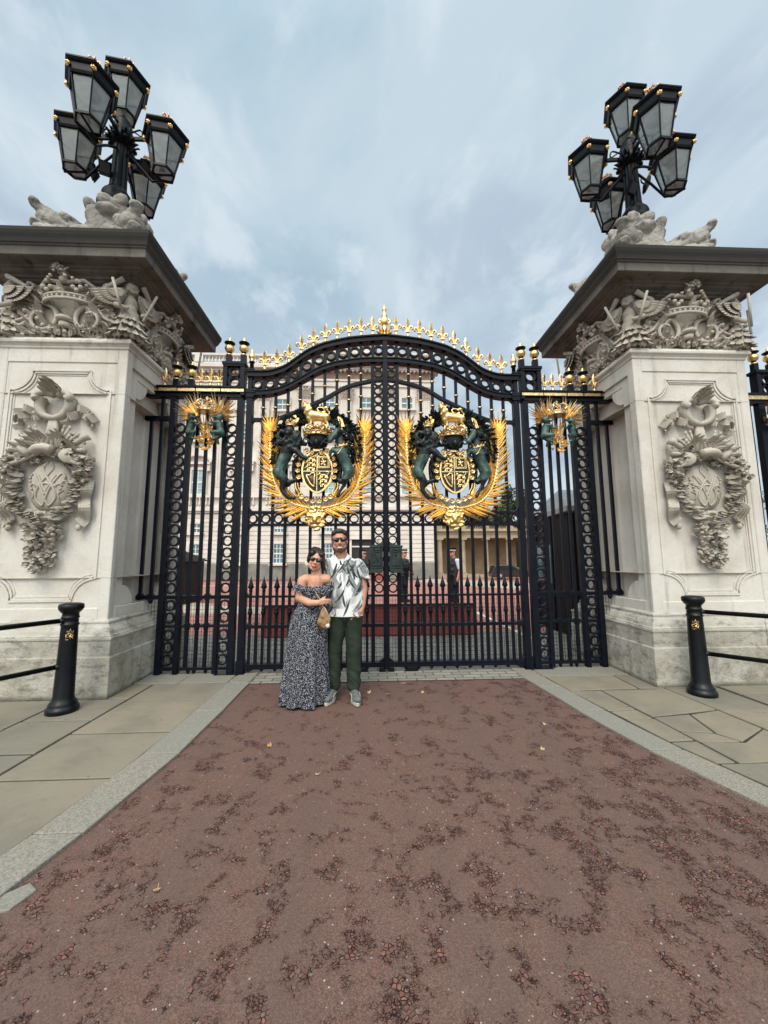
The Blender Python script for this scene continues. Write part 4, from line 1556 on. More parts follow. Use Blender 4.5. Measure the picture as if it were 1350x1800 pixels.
def arms(parent, xc, first=None):
    if first is not None:
        c = dup_part(first, parent)
        return c
    rnd = random.Random(12)

    def P3(zx, zy, y):
        return Vector((xc + U(zx), y, Zc(zy)))
    # mantling = base mesh of the arms
    mb = MB()
    for s, pts in ((-1, [(640, 300), (560, 290), (480, 320), (410, 370), (360, 450), (335, 560), (325, 680)]), (1, [(740, 290), (820, 285), (900, 315), (975, 370), (1025, 450), (1045, 560), (1040, 690)])):
        P = smooth_curve([P3(a, b, -.05) for a, b in pts], 5)
        mb.tube(P, [.055 + .02 * sin(i) for i in range(len(P))], 7)
        for i, p in enumerate(P):
            d = (P[min(i + 1, len(P) - 1)] - P[max(i - 1, 0)]).normalized()
            for k in range(3):
                n = Vector((-d.z, 0, d.x)) * rnd.choice((-1, 1, 1) if s < 0 else (-1, -1, 1)) * -1
                mb.leaf(p + Vector((0, -.03 * k, 0)), d * .5 + n * rnd.uniform(.2, 1) + Vector((0, -.25, 0)), (0, -1, 0), rnd.uniform(.10, .17), .07, .3, .3)
    for i in range(26):
        a = R(20 + 140 * i / 25)
        p = P3(690 + 150 * cos(a), 300 - 30 * sin(a), -.06)
        mb.leaf(p, Vector((cos(a), -.1, .9 + sin(a))), (0, -1, 0), rnd.uniform(.1, .2), .075, .2, .3)
    fan(mb, P3(680, 260, -.05), (0, -1, 0), (.1, 0, 1), 7, .19, .08, 120, .15)
    for a, b in ((480, 305), (500, 330), (890, 310), (905, 335)):
        p = P3(a, b, -.115)
        s = 1 if a > 690 else -1
        mb.bar(p + Vector((-.012 * s, 0, .055)), p + Vector((.022 * s, 0, -.065)), .028, .04, mat=1)
        mb.bar(p + Vector((.016 * s, 0, .05)), p + Vector((.05 * s, 0, -.06)), .014, .04, mat=1)
    coat = obj('coat_of_arms', mb, [M['bronze'], M['gold']], parent)
    # shield with cartouche frame
    mb = MB()
    o = []
    cx, cz = U(697), Zc(800)
    for i in range(40):
        a = 2 * pi * i / 40
        x, z = .205 * cos(a), .285 * sin(a)
        if z < -.15:
            x *= 1 - .25 * ((-z - .15) / .135) ** 1.3
            z *= 1.07
        o.append((xc + cx + x, cz + z))
    mb.prism(o, -.15, -.06)
    mb.sweep(o + [o[0], o[1]], .022, -.172, -.13, 1)
    # dished outer cartouche
    for s in (-1, 1):
        mb.tube(smooth_curve([P3(690 + s * a, b, -.10) for a, b in ((150, 640), (205, 700), (215, 790), (205, 870), (185, 930), (175, 1000), (120, 1060))], 4), .030, 8)
        mb.tube(smooth_curve([P3(690 + s * a, b, -.13) for a, b in ((195, 910), (190, 960), (160, 1010), (170, 1040))], 4), .012, 6, 1)
        mb.tube(smooth_curve([P3(690 + s * a, b, -.13) for a, b in ((175, 910), (165, 955), (140, 1000), (150, 1030))], 4), .010, 6, 1)
        mb.prism([(xc + U(690 + s * a), Zc(b)) for a, b in ((100, 640), (200, 680), (228, 760), (225, 860), (190, 880), (140, 900))], -.09, -.05)
        for zx, zy in ((165, 745), (155, 690), (95, 610), (45, 625), (165, 800), (205, 720), (205, 780)):
            rosette(mb, P3(690 + s * zx, zy, -.125), (0, -1, 0), .040, rnd, 6)
            mb.mi[-1] = mb.mi[-1]
    n0 = len(mb.mi)
    shield = obj('shield', mb, [M['bronze'], M['gold']], coat)
    mb = MB()
    # charges: three lions | lion in a double tressure / harp | three lions
    xm, zm = xc + U(693), Zc(805)
    mb.box(xm - .006, xm + .006, -.158, -.148, zm - .28, zm + .25, 1)
    mb.box(xm - .19, xm + .19, -.158, -.148, zm - .006, zm + .006, 1)

    def passant(x, z, k):
        mb.ball((x, -.155, z), (k * .055, .016, k * .020), 8, 5)
        mb.ball((x - k * .055, -.162, z + k * .018), (k * .022, .016, k * .024), 7, 5)
        for a, b in ((-.045, -.045), (-.02, -.04), (.03, -.045), (.05, -.04)):
            mb.bar((x + k * (a + .005), -.155, z), (x + k * a, -.158, z + k * b), k * .014, .016)
        mb.bar((x - k * .05, -.156, z), (x - k * .085, -.158, z + k * .01), k * .012, .014)
        mb.tube(smooth_curve([(x + k * .05, -.155, z + k * .01), (x + k * .08, -.16, z + k * .03), (x + k * .06, -.16, z + k * .055), (x + k * .035, -.16, z + k * .045)], 3), k * .007, 5)
    for q in range(3):
        passant(xm - .088, zm + .175 - .066 * q, .92)
        passant(xm + .088, zm - .055 - .066 * q, .92 - .1 * q)
    for r in (.078, .062):
        zz = zm + .125
        mb.sweep([(xm + .09 - r, zz - r), (xm + .09 + r, zz - r), (xm + .09 + r, zz + r), (xm + .09 - r, zz + r), (xm + .09 - r, zz - r)], .008, -.166, -.146)
    mb.ball((xm + .09, -.158, zm + .125), (.02, .014, .035), 8, 6)
    mb.ball((xm + .075, -.16, zm + .165), (.018, .014, .016), 7, 5)
    for a in (35, 150, 215, 300):
        mb.bar((xm + .09, -.158, zm + .12), (xm + .09 + .042 * cos(R(a)), -.16, zm + .12 + .046 * sin(R(a))), .013, .014)
    # harp
    mb.tube(smooth_curve([(xm - .03, -.16, zm - .03), (xm - .035, -.16, zm - .22)], 3), .010, 6)
    mb.tube(smooth_curve([(xm - .035, -.16, zm - .22), (xm - .09, -.16, zm - .17), (xm - .145, -.16, zm - .06)], 4), .013, 6)
    mb.tube(smooth_curve([(xm - .145, -.16, zm - .05), (xm - .10, -.16, zm - .055), (xm - .07, -.16, zm - .025), (xm - .03, -.16, zm - .03)], 4), .010, 6)
    for k in range(5):
        x = xm - .05 - .018 * k
        mb.tube([(x, -.155, zm - .045), (x, -.155, zm - .19 + .025 * k)], .0025, 4)
    obj('heraldic_charges', mb, [M['gold'], M['oldgold']], coat)
    # rose garlands of the collar, top and bottom, in worn gold
    mb = MB()
    for s in (-1, 1):
        for zx, zy in ((165, 745), (150, 690), (95, 618), (45, 632), (170, 800), (160, 860), (85, 1062), (30, 1080), (130, 1040)):
            rosette(mb, P3(690 + s * zx, zy, -.15), (0, -1, 0), .046, rnd, 7)
        mb.tube(smooth_curve([P3(690 + s * a, b, -.15) for a, b in ((0, 650), (30, 668), (70, 655), (95, 622))], 4), .014, 6)
        for k in range(8):
            p = P3(690 + s * (188 + 16 * sin(k)), 640 + k * 34, -.115)
            mb.leaf(p, (s * .7, -.3, rnd.uniform(-.6, .6)), (0, -1, 0), .055, .03, .3, .3)
        for k in range(7):
            p = P3(690 + s * (185 - 8 * k), 930 + k * 19, -.11)
            mb.leaf(p, (s * .9, -.2, rnd.uniform(-.9, .1)), (0, -1, 0), .05, .028, .3, .3)
    obj('rose_collar', mb, M['oldgold'], coat)
    # silvery motto scroll
    mb = MB()
    P = smooth_curve([P3(a, b, -.12) for a, b in ((520, 1040), (585, 1075), (650, 1095), (740, 1100), (820, 1085), (880, 1050))], 4)
    for a, b in zip(P, P[1:]):
        mb.bar(a, b + (b - a) * .1, .045, .014)
    obj('motto_scroll', mb, M['lead'], coat)
    # helmet
    mb = MB()
    mb.lathe([(.06, -.10), (.13, -.07), (.145, -.02), (.15, .03), (.155, .07), (.16, .09)], P3(693, 520, -.13), 18, sy=.8)
    for s in (-1, 1):
        sp = []
        for i in range(16):
            a = R(90 - 430 * i / 15)
            r = .052 * (1 - .75 * i / 15)
            sp.append(P3(693 + s * 90, 535, -.24) + Vector((s * r * cos(a), -.004 * i * .3, r * sin(a))))
        mb.tube(sp, [.014 - .006 * i / 15 for i in range(16)], 6)
        mb.tube([P3(693 + s * 90, 500, -.22), P3(693 + s * 20, 590, -.23)], .014, 6)
    mb.ball(P3(693, 545, -.25), (.035, .035, .045), 8, 6)
    obj('helmet', mb, M['bronze'], coat)
    mb = MB()
    crown3d(mb, P3(690, 482, -.13), .185, .20, 0)
    obj('royal_crown', mb, M['oldgold'], coat)

    # --- gilt lion on the crown, walking left, head to the front
    def q(zx, zy, y=-.15):
        return P3(zx, zy, y)
    P = [('c', q(640, 278), .078, q(745, 288), .062), ('c', q(760, 285), .062, q(778, 300), .058), ('c', q(640, 300), .06, q(620, 330), .04), ('e', q(610, 255, -.16), (.062, .065, .085)),
         ('e', q(583, 205, -.19), (.050, .052, .053)), ('e', q(573, 214, -.238), (.021, .026, .020)), ('e', q(575, 232, -.22), (.014, .016, .012)),
         ('e', q(615, 300, -.16), (.048, .05, .06)), ('e', q(600, 235, -.2), (.05, .04, .06)),
         ('c', q(628, 300, -.18), .034, q(634, 345, -.18), .020), ('c', q(634, 345, -.18), .02, q(628, 385, -.18), .018), ('e', q(620, 388, -.185), (.026, .026, .014)),
         ('c', q(605, 295, -.12), .032, q(590, 318, -.12), .019), ('c', q(590, 318, -.12), .019, q(600, 335, -.12), .017),
         ('c', q(780, 290, -.18), .044, q(770, 335, -.18), .024), ('c', q(770, 335, -.18), .022, q(792, 365, -.18), .016), ('c', q(792, 365, -.18), .016, q(785, 388, -.18), .018), ('e', q(772, 390, -.185), (.028, .026, .014)),
         ('c', q(755, 300, -.11), .04, q(735, 345, -.11), .022), ('c', q(735, 345, -.11), .02, q(745, 385, -.11), .018)]
    for a, b in zip([(795, 265), (803, 245), (790, 225), (760, 232), (730, 240), (700, 232), (683, 212), (700, 194), (735, 196), (750, 215)],
                    [(803, 245), (790, 225), (760, 232), (730, 240), (700, 232), (683, 212), (700, 194), (735, 196), (750, 215), (765, 205)]):
        P.append(('c', q(*a), .010, q(*b), .010))
    P += [('e', q(768, 200), (.032, .025, .026)), ('e', q(780, 222), (.02, .02, .024))]
    for i in range(26):
        a = rnd.uniform(0, 6.28)
        r = rnd.uniform(.5, 1)
        P.append(('e', q(600 + 38 * r * cos(a), 232 + 62 * r * sin(a), -.17 - .035 * rnd.random()), (.018, .022, .024)))
    gl = blob_obj('gilt_lion', P, M['gold'], coat, .009, 2)
    mb = MB()
    crown3d(mb, q(577, 178, -.18), .034, .068, 0)
    obj('lion_crown', mb, M['gold'], coat)

    # --- lion supporter (dark bronze, left)
    def mk(zx, zy, y=-.16):
        return P3(zx, zy, y)
    P = [('e', mk(440, 445, -.20), (.075, .08, .085)), ('e', mk(437, 475, -.275), (.035, .04, .03)), ('e', mk(437, 500, -.26), (.028, .03, .022)),
         ('e', mk(420, 436, -.268), (.014, .012, .010)), ('e', mk(458, 436, -.268), (.014, .012, .010)), ('e', mk(437, 452, -.285), (.014, .026, .018)),
         ('c', mk(440, 560), .105, mk(405, 660), .085), ('c', mk(405, 660), .085, mk(365, 760), .075), ('c', mk(365, 760), .078, mk(340, 815), .082),
         ('c', mk(345, 820, -.19), .078, mk(395, 900, -.2), .055), ('c', mk(395, 905, -.2), .05, mk(385, 985, -.19), .034), ('c', mk(385, 985, -.19), .034, mk(440, 1050, -.19), .030),
         ('e', mk(485, 1058, -.2), (.05, .035, .025)),
         ('c', mk(350, 820, -.10), .065, mk(420, 915, -.09), .045), ('c', mk(420, 910, -.1), .04, mk(485, 885, -.11), .030), ('c', mk(485, 885, -.11), .028, mk(540, 868, -.13), .028), ('e', mk(550, 870, -.15), (.04, .03, .028)),
         ('c', mk(455, 590, -.19), .06, mk(510, 630, -.22), .045), ('c', mk(510, 630, -.22), .044, mk(575, 690, -.23), .030), ('e', mk(600, 695, -.23), (.035, .03, .028)),
         ('c', mk(470, 545, -.13), .055, mk(540, 545, -.15), .036), ('c', mk(540, 545, -.15), .036, mk(585, 555, -.17), .026)]
    mane = []
    for i in range(85):
        a = rnd.uniform(0, 6.28)
        r = sqrt(rnd.random())
        zx, zy = 432 + 118 * r * cos(a), 520 + 112 * r * sin(a)
        if abs(zx - 438) < 42 and 415 < zy < 505:
            continue
        mane.append(('e', mk(zx, zy, -.15 - .095 * sqrt(max(0, 1 - r * r)) - .02 * rnd.random()), (.024, .03, .032), (0, rnd.uniform(-1, 1), 0)))
    P += mane

    def fur(co, n):
        return .0045 * noise.noise(Vector((co.x * 40, co.y * 40, co.z * 16)))
    body_end = Zc(640)
    lion = blob_obj('lion_supporter', P, [M['bronze'], M['patina']], coat, .011, 2, fur)
    for p in lion.data.polygons:
        c = p.center
        wz = c.z + ORG[lion][2]
        p.material_index = 1 if wz < Zc(655) and wz > Zc(870) and (c.x + ORG[lion][0] - xc) < U(480) else 0
    mb = MB()
    crown3d(mb, mk(450, 392, -.2), .058, .115, 0)
    obj('lion_crown', mb, M['oldgold'], coat)
    # tail curling up behind
    mb = MB()
    mb.tube(smooth_curve([mk(a, b, -.10) for a, b in ((320, 800), (295, 760), (300, 690), (335, 640), (345, 600))], 4), [.018] * 17, 6)
    mb.ball(mk(345, 590, -.1), (.03, .03, .045), 8, 6)
    obj('lion_tail', mb, M['bronze'], coat)

    # --- horse-bodied supporter (right)
    P = [('c', mk(878, 455, -.23), .056, mk(822, 525, -.25), .036), ('e', mk(818, 534, -.255), (.036, .036, .038)), ('e', mk(880, 450, -.225), (.058, .055, .062)),
         ('c', mk(890, 430, -.21), .012, mk(900, 405, -.21), .006), ('c', mk(875, 430, -.15), .012, mk(880, 402, -.15), .006),
         ('c', mk(900, 470), .066, mk(915, 570), .085), ('c', mk(915, 570), .09, mk(930, 650), .095), ('c', mk(930, 650), .09, mk(965, 750), .078), ('c', mk(965, 750), .08, mk(990, 815), .082),
         ('c', mk(985, 820, -.2), .078, mk(955, 890, -.21), .050), ('c', mk(955, 890, -.21), .046, mk(945, 940, -.2), .028), ('c', mk(945, 940, -.2), .026, mk(905, 1000, -.2), .020), ('c', mk(905, 1000, -.2), .02, mk(888, 1040, -.2), .026),
         ('c', mk(985, 830, -.11), .065, mk(920, 895, -.1), .040), ('c', mk(920, 895, -.1), .034, mk(870, 868, -.12), .022), ('c', mk(870, 868, -.12), .02, mk(840, 865, -.14), .026),
         ('c', mk(895, 640, -.21), .050, mk(840, 615, -.22), .030), ('c', mk(840, 615, -.22), .026, mk(815, 650, -.22), .019), ('c', mk(815, 650, -.22), .018, mk(822, 690, -.2), .022),
         ('c', mk(880, 600, -.13), .045, mk(835, 590, -.13), .026), ('c', mk(835, 590, -.13), .024, mk(805, 620, -.13), .018)]
    horse = blob_obj('horse_supporter', P, [M['patina'], M['bronze']], coat, .011, 3)
    for p in horse.data.polygons:
        wz = p.center.z + ORG[horse][2]
        p.material_index = 1 if (wz > Zc(590) and p.center.x + ORG[horse][0] - xc > U(880)) or wz < Zc(885) else 0
    mb = MB()
    for i in range(60):
        t = rnd.random()
        p = mk(905 + 70 * t + rnd.uniform(-25, 25), 405 + 210 * t + rnd.uniform(-18, 18), -.13 - .07 * rnd.random())
        mb.leaf(p, (rnd.uniform(.0, .8), rnd.uniform(-.5, .1), -1 + .6 * rnd.random()), (.3, -1, .2), rnd.uniform(.08, .14), .04, .3, .3)
    mb.tube(smooth_curve([mk(a, b, -.1) for a, b in ((1010, 790), (1050, 740), (1045, 660), (1010, 610), (1000, 570))], 4), [.02] * 17, 6)
    for i in range(14):
        p = mk(1040 - 3 * i, 700 - 9 * i, -.1)
        mb.leaf(p, (rnd.uniform(-.7, .7), -.2, .9), (0, -1, 0), .1, .04, .3, .3)
    obj('horse_mane', mb, M['bronze'], coat)
    mb = MB()
    mb.tube([mk(868, 425, -.2), mk(815, 415, -.22), mk(775, 408, -.235)], [.012, .008, .002], 7)
    obj('horn', mb, M['bronze'], coat)
    mb = MB()
    for k in range(10):
        a = 2 * pi * k / 10
        p = mk(922, 572, -.16) + Vector((.082 * cos(a) + .0, .082 * sin(a), .02 * cos(a)))
        mb.ball(p, (.022, .022, .018), 6, 4)
        mb.leaf(p, (cos(a) * .5, sin(a) * .5, .9), (cos(a), sin(a), 0), .055, .035, .2, .2)
    mb.tube([mk(922, 572, -.16) + Vector((.086 * cos(2 * pi * k / 16), .086 * sin(2 * pi * k / 16), -.012 + .02 * cos(2 * pi * k / 16))) for k in range(17)], .014, 6)
    mb.tube(smooth_curve([mk(a, b, -.26) for a, b in ((930, 590), (905, 640), (880, 660))], 3), .006, 5)
    obj('gilt_collar', mb, M['oldgold'], coat)
    return coat


def mask_mesh(xc):
    """gilded lion mask on the middle rail"""
    rnd = random.Random(3)
    c = Vector((xc - .01, -.09, 2.03))
    P = [('e', c, (.115, .08, .135)), ('e', c + Vector((0, -.085, -.02)), (.035, .045, .05)), ('e', c + Vector((-.035, -.075, -.05)), (.035, .03, .028)),
         ('e', c + Vector((.035, -.075, -.05)), (.035, .03, .028)), ('e', c + Vector((0, -.06, -.10)), (.04, .03, .03)),
         ('e', c + Vector((-.05, -.075, .035)), (.03, .02, .016)), ('e', c + Vector((.05, -.075, .035)), (.03, .02, .016))]
    for i in range(60):
        a = 2 * pi * i / 60 + rnd.uniform(-.1, .1)
        r = rnd.uniform(.085, .145)
        P.append(('e', c + Vector((r * cos(a), -.055 * rnd.random() - .01, r * 1.08 * sin(a))), (.026, .022, .020), (0, -a + rnd.uniform(-.5, .5), 0)))
    for k in range(5):
        P.append(('e', c + Vector((.03 * (k - 2), -.05, .15 + .012 * (2 - abs(k - 2)))), (.016, .02, .026)))
    return P


def build_leaf(s, label, arms_first=None):
    root = thing('gate_leaf', label, 'gate', (s * 1.935, 0, 0), 'leaves of the main gate')
    X = sx(s)
    # frame: stile, meeting post, chords and rails
    mb = MB(); mb.X = X
    mb.box(1.890, 1.975, -.045, .045, .03, 3.80)
    mb.box(1.880, 1.985, -.055, .055, -.005, .16)
    mb.prism([(1.88, .03), (1.88, .15), (1.78, .085), (1.78, .03)], -.04, .04)
    mb.box(1.870, 1.995, -.06, .06, 3.78, 3.90)
    mb.box(1.855, 2.0, -.07, .07, 3.84, 3.865)
    mb.box(1.905, 1.965, -.04, .04, 3.90, 4.12)
    mb.box(1.885, 1.990, -.055, .055, 4.16, 4.215)
    mb.box(1.875, 2.0, -.065, .065, 4.19, 4.205)
    mb.box(.002, .036, -.045, .045, .02, 4.74)
    if s > 0:
        mb.box(-.028, .040, -.062, -.0455, .05, 4.72)
    mb.prism([(.03, .05), (.03, .17), (.12, .10), (.12, .05)], -.03, .03)
    mb.sweep(TOPC, .055, -.06, .06)
    mb.sweep([(x, z + .036) for x, z in TOPC], .022, -.080, .080)
    mb.sweep([(x, z - .036) for x, z in TOPC], .018, -.070, .070)
    mb.sweep(LOWC, .050, -.055, .055)
    mb.sweep([(x, z + .03) for x, z in LOWC], .016, -.070, .070)
    mb.sweep([(x, z - .03) for x, z in LOWC], .016, -.064, .064)
    INN = curve_of([(.03, 4.085), (.12, 4.078), (.36, 4.028), (.60, 3.945), (.84, 3.80), (1.0, 3.72), (1.2, 3.62), (1.42, 3.52), (1.62, 3.468), (1.9, 3.458)])
    mb.sweep(INN, .045, -.035, .035)
    for z, h in ((2.126, .034), (1.958, .034), (.985, .026), (.592, .040), (.076, .062)):
        mb.box(.036, 1.89, -.034, .034, z - h / 2, z + h / 2)
    mb.box(.036, 1.89, -.042, .042, .098, .112)
    # rounded brackets in the corners
    for cx, cz, a0 in ((1.89, 3.46, 90), (1.89, 3.46, 0), (1.89, 3.80, 0), (1.89, 2.14, 90), (1.89, 1.945, 0), (1.89, .60, 90), (1.89, .58, 0), (1.89, .99, 90), (1.89, .11, 90)):
        r = .085
        if a0 == 90:
            P = [(cx, cz)] + [(cx - r + r * sin(R(a)), cz + r - r * cos(R(a))) for a in range(0, 91, 15)]
        else:
            P = [(cx, cz)] + [(cx - r + r * sin(R(a)), cz - r + r * cos(R(a))) for a in range(0, 91, 15)]
        mb.prism(P, -.03, .03)
    for k in range(1, 11):                       # bits of bar between the two arched chords
        x = .1745 * k
        mb.box(x - .022, x + .022, -.025, .025, interp(LOWC, x), interp(TOPC, x))
    frame = obj('frame', mb, M['black'], root, bevel=.003)
    # rings
    mb = MB(); mb.X = X
    for k in range(11):
        x = .090 + .1745 * k
        zc = (interp(LOWC, x) + interp(TOPC, x)) / 2
        mb.ring((x, 0, zc), .070, .050, -.03, .03, 24)
        mb.ring((x, 0, zc), .078, .066, -.018, .018, 24)
    obj('arch_ring_band', mb, M['black'], root)
    mb = MB(); mb.X = X
    for k in range(11):
        mb.ring((.092 + .1745 * k, 0, 2.042), .067, .048, -.028, .028, 22)
    obj('rail_ring_band', mb, M['black'], root)
    mb = MB(); mb.X = X
    mb.box(.153, .205, -.03, .03, .11, 4.35)
    zs = [4.31 - .132 * k for k in range(16)] + [1.875 - .132 * k for k in range(7)]
    ring_col(mb, .096, [z for z in zs if abs(z - 4.08) > .03], .064, .046, -.025, .025)
    obj('ring_column', mb, M['black'], root)
    # main bars, with a gilt knob near the top
    knobs = {10: (3.635,), 9: (3.64,), 8: (3.68,), 7: (3.758,), 6: (3.854,), 5: (3.973,), 4: (4.064, 3.693), 3: (4.13, 3.77, 3.584), 2: (4.171, 3.824, 3.626), 1: (4.199, 3.70)}
    for k in range(2, 11):
        x = .1745 * k
        mb = MB(); mb.X = X
        mb.box(x - .020, x + .020, -.020, .020, .11, interp(LOWC, x) - .01)
        for z in (.625, .105):
            mb.box(x - .026, x + .026, -.026, .026, z, z + .018)
        b = obj('bar', mb, M['black'], root, bevel=.004)
        mb = MB(); mb.X = X
        for z in knobs[k]:
            mb.lathe([(.024, -.014), (.034, -.008), (.036, 0), (.034, .008), (.024, .014)], (x, 0, z), 12)
        obj('gilt_knob', mb, M['oldgold'], b)
    for k in range(1, 11):                         # dog bars with spear heads
        x = .087 + .1745 * k
        mb = MB(); mb.X = X
        mb.box(x - .017, x + .017, -.017, .017, .10, 1.06)
        mb.lathe([(.02, .57), (.028, .585), (.028, .60), (.018, .615)], (x, 0, .02), 10)
        mb.lathe([(.018, .70), (.024, .75), (.034, .77), (.034, .785), (.022, .80), (.03, .815), (.018, .85)], (x, 0, 0), 10)
        mb.lathe([(.018, 1.05), (.026, 1.06), (.024, 1.075), (.018, 1.085), (.036, 1.10), (.040, 1.115), (.030, 1.15), (.014, 1.20), (.002, 1.255)], (x, 0, 0), 10)
        mb.lathe([(.020, .045), (.026, .03), (.018, .015), (.002, .0)], (x, 0, .005), 8)
        obj('spear_bar', mb, M['black'], root)
    mb = MB(); mb.X = X
    wire(mb, .045, 1.885, .11, .975)
    obj('wire_mesh', mb, M['black'], root)
    for k in range(1, 11):
        x = .1745 * k
        put('fleur_de_lis', FLEUR, root, (s * x, 0, interp(TOPC, x) + .040), rot=(0, 0, random.Random(k * 3 + int(s)).uniform(-.25, .25)))
    put('stile_finial', STF, root, (s * 1.93, 0, 4.205))
    # lock box
    mb = MB(); mb.X = X
    mb.box(.045, .215, -.135, -.03, 1.34, 1.64)
    mb.prism([(.04, 1.64), (.225, 1.64), (.225, 1.66), (.13, 1.675), (.04, 1.71)], -.15, -.03)
    mb.prism([(.04, 1.345), (.215, 1.345), (.24, 1.295), (.06, 1.295)], -.155, -.03)
    mb.box(.06, .20, -.142, -.13, 1.38, 1.62)
    mb.sweep([(.075, 1.395), (.19, 1.395), (.19, 1.61), (.075, 1.61), (.075, 1.395)], .010, -.152, -.138)
    mb.box(.06, .20, -.150, -.13, 1.355, 1.368)
    for q in range(3):
        mb.ball((.13 + .02 * (q - 1), -.150, 1.60), (.011, .01, .014), 6, 5)
    mb.tube([(.10, -.15, 1.578), (.16, -.15, 1.578)], .008, 6)
    if s > 0:
        mb.lathe([(.018, 0), (.018, .012)], (.13, -.142, 1.53), 12)
    else:
        for pts in ([(.095, 1.56), (.115, 1.44), (.135, 1.56)], [(.125, 1.56), (.125, 1.44)], [(.125, 1.555), (.165, 1.55), (.165, 1.51), (.13, 1.50)], [(.14, 1.50), (.175, 1.43)]):
            mb.tube([(a, -.150, b) for a, b in pts], .007, 6)
    lb = obj('lock_box', mb, M['box_bronze'], root, bevel=.003)
    if s > 0:
        mb = MB(); mb.X = X
        mb.box(.125, .135, -.149, -.140, 1.445, 1.545)
        mb.box(.120, .140, -.150, -.140, 1.525, 1.545)
        obj('keyhole', mb, M['dark'], lb)
        # tall gilt finial over the meeting post
        mb = MB()
        prof = [(.055, 0), (.05, .02), (.035, .03), (.045, .06), (.05, .10), (.032, .15), (.042, .18), (.06, .20), (.062, .24), (.05, .29), (.03, .31), (.045, .33), (.03, .36),
                (.02, .40), (.034, .42), (.034, .44), (.02, .47), (.002, .53)]
        mb.lathe(prof, (0, 0, 4.765), 14)
        for q in (-1, 1):
            for z in (4.83, 5.0):
                mb.tube(smooth_curve([(q * .03, 0, z - .03), (q * .07, 0, z - .02), (q * .085, 0, z + .02), (q * .06, 0, z + .04), (q * .045, 0, z + .02)], 3), .014, 6)
            fan(mb, (q * .035, -.03, 4.79), (q * .3, -1, 0), (q * .5, 0, 1), 3, .12, .05, 90, .4)
        obj('centre_finial', mb, M['gold'], root)
    # drop bolt shoe
    mb = MB(); mb.X = X
    mb.box(.25, .42, -.05, .05, -.004, .03)
    mb.box(.02, .10, -.06, .06, -.004, .03)
    obj('drop_bolt', mb, M['black'], root)
    xc = s * .952
    coat = arms(root, xc, arms_first)
    if arms_first is not None:
        coat.location = (0, 0, 0)
    rnd = random.Random(31 + int(s))
    for q in (-1, 1):
        mb = MB()
        st = [(xc + q * a, b) for a, b in ((.02, 2.17), (.19, 2.20), (.37, 2.265), (.52, 2.42), (.605, 2.64), (.645, 2.90), (.655, 3.12), (.66, 3.27))]
        palm(mb, st, -.10, 36, .33, rnd, .034, (q, -q) if q > 0 else (q, -q))
        obj('palm_branch', mb, M['gold'], root)
    blob_obj('lion_mask', mask_mesh(xc), M['gold'], root, .0085, 1)
    return root, coat


def fix_arm_copy(c, first_root, root, dx):
    """the copied arms keep the same local frame; shift so that they sit in the middle of the other leaf"""
    off = dx - (root.location.x - first_root.location.x)
    c.location = (off, 0, 0)


leafL, coatL = build_leaf(-1, 'black iron gate leaf the couple stand in front of, with gilded palms and royal arms')
leafR, coatR = build_leaf(1, 'black iron gate leaf with the officers behind it and a keyhole on its lock box', coatL)
fix_arm_copy(coatR, leafL, leafR, 1.904)


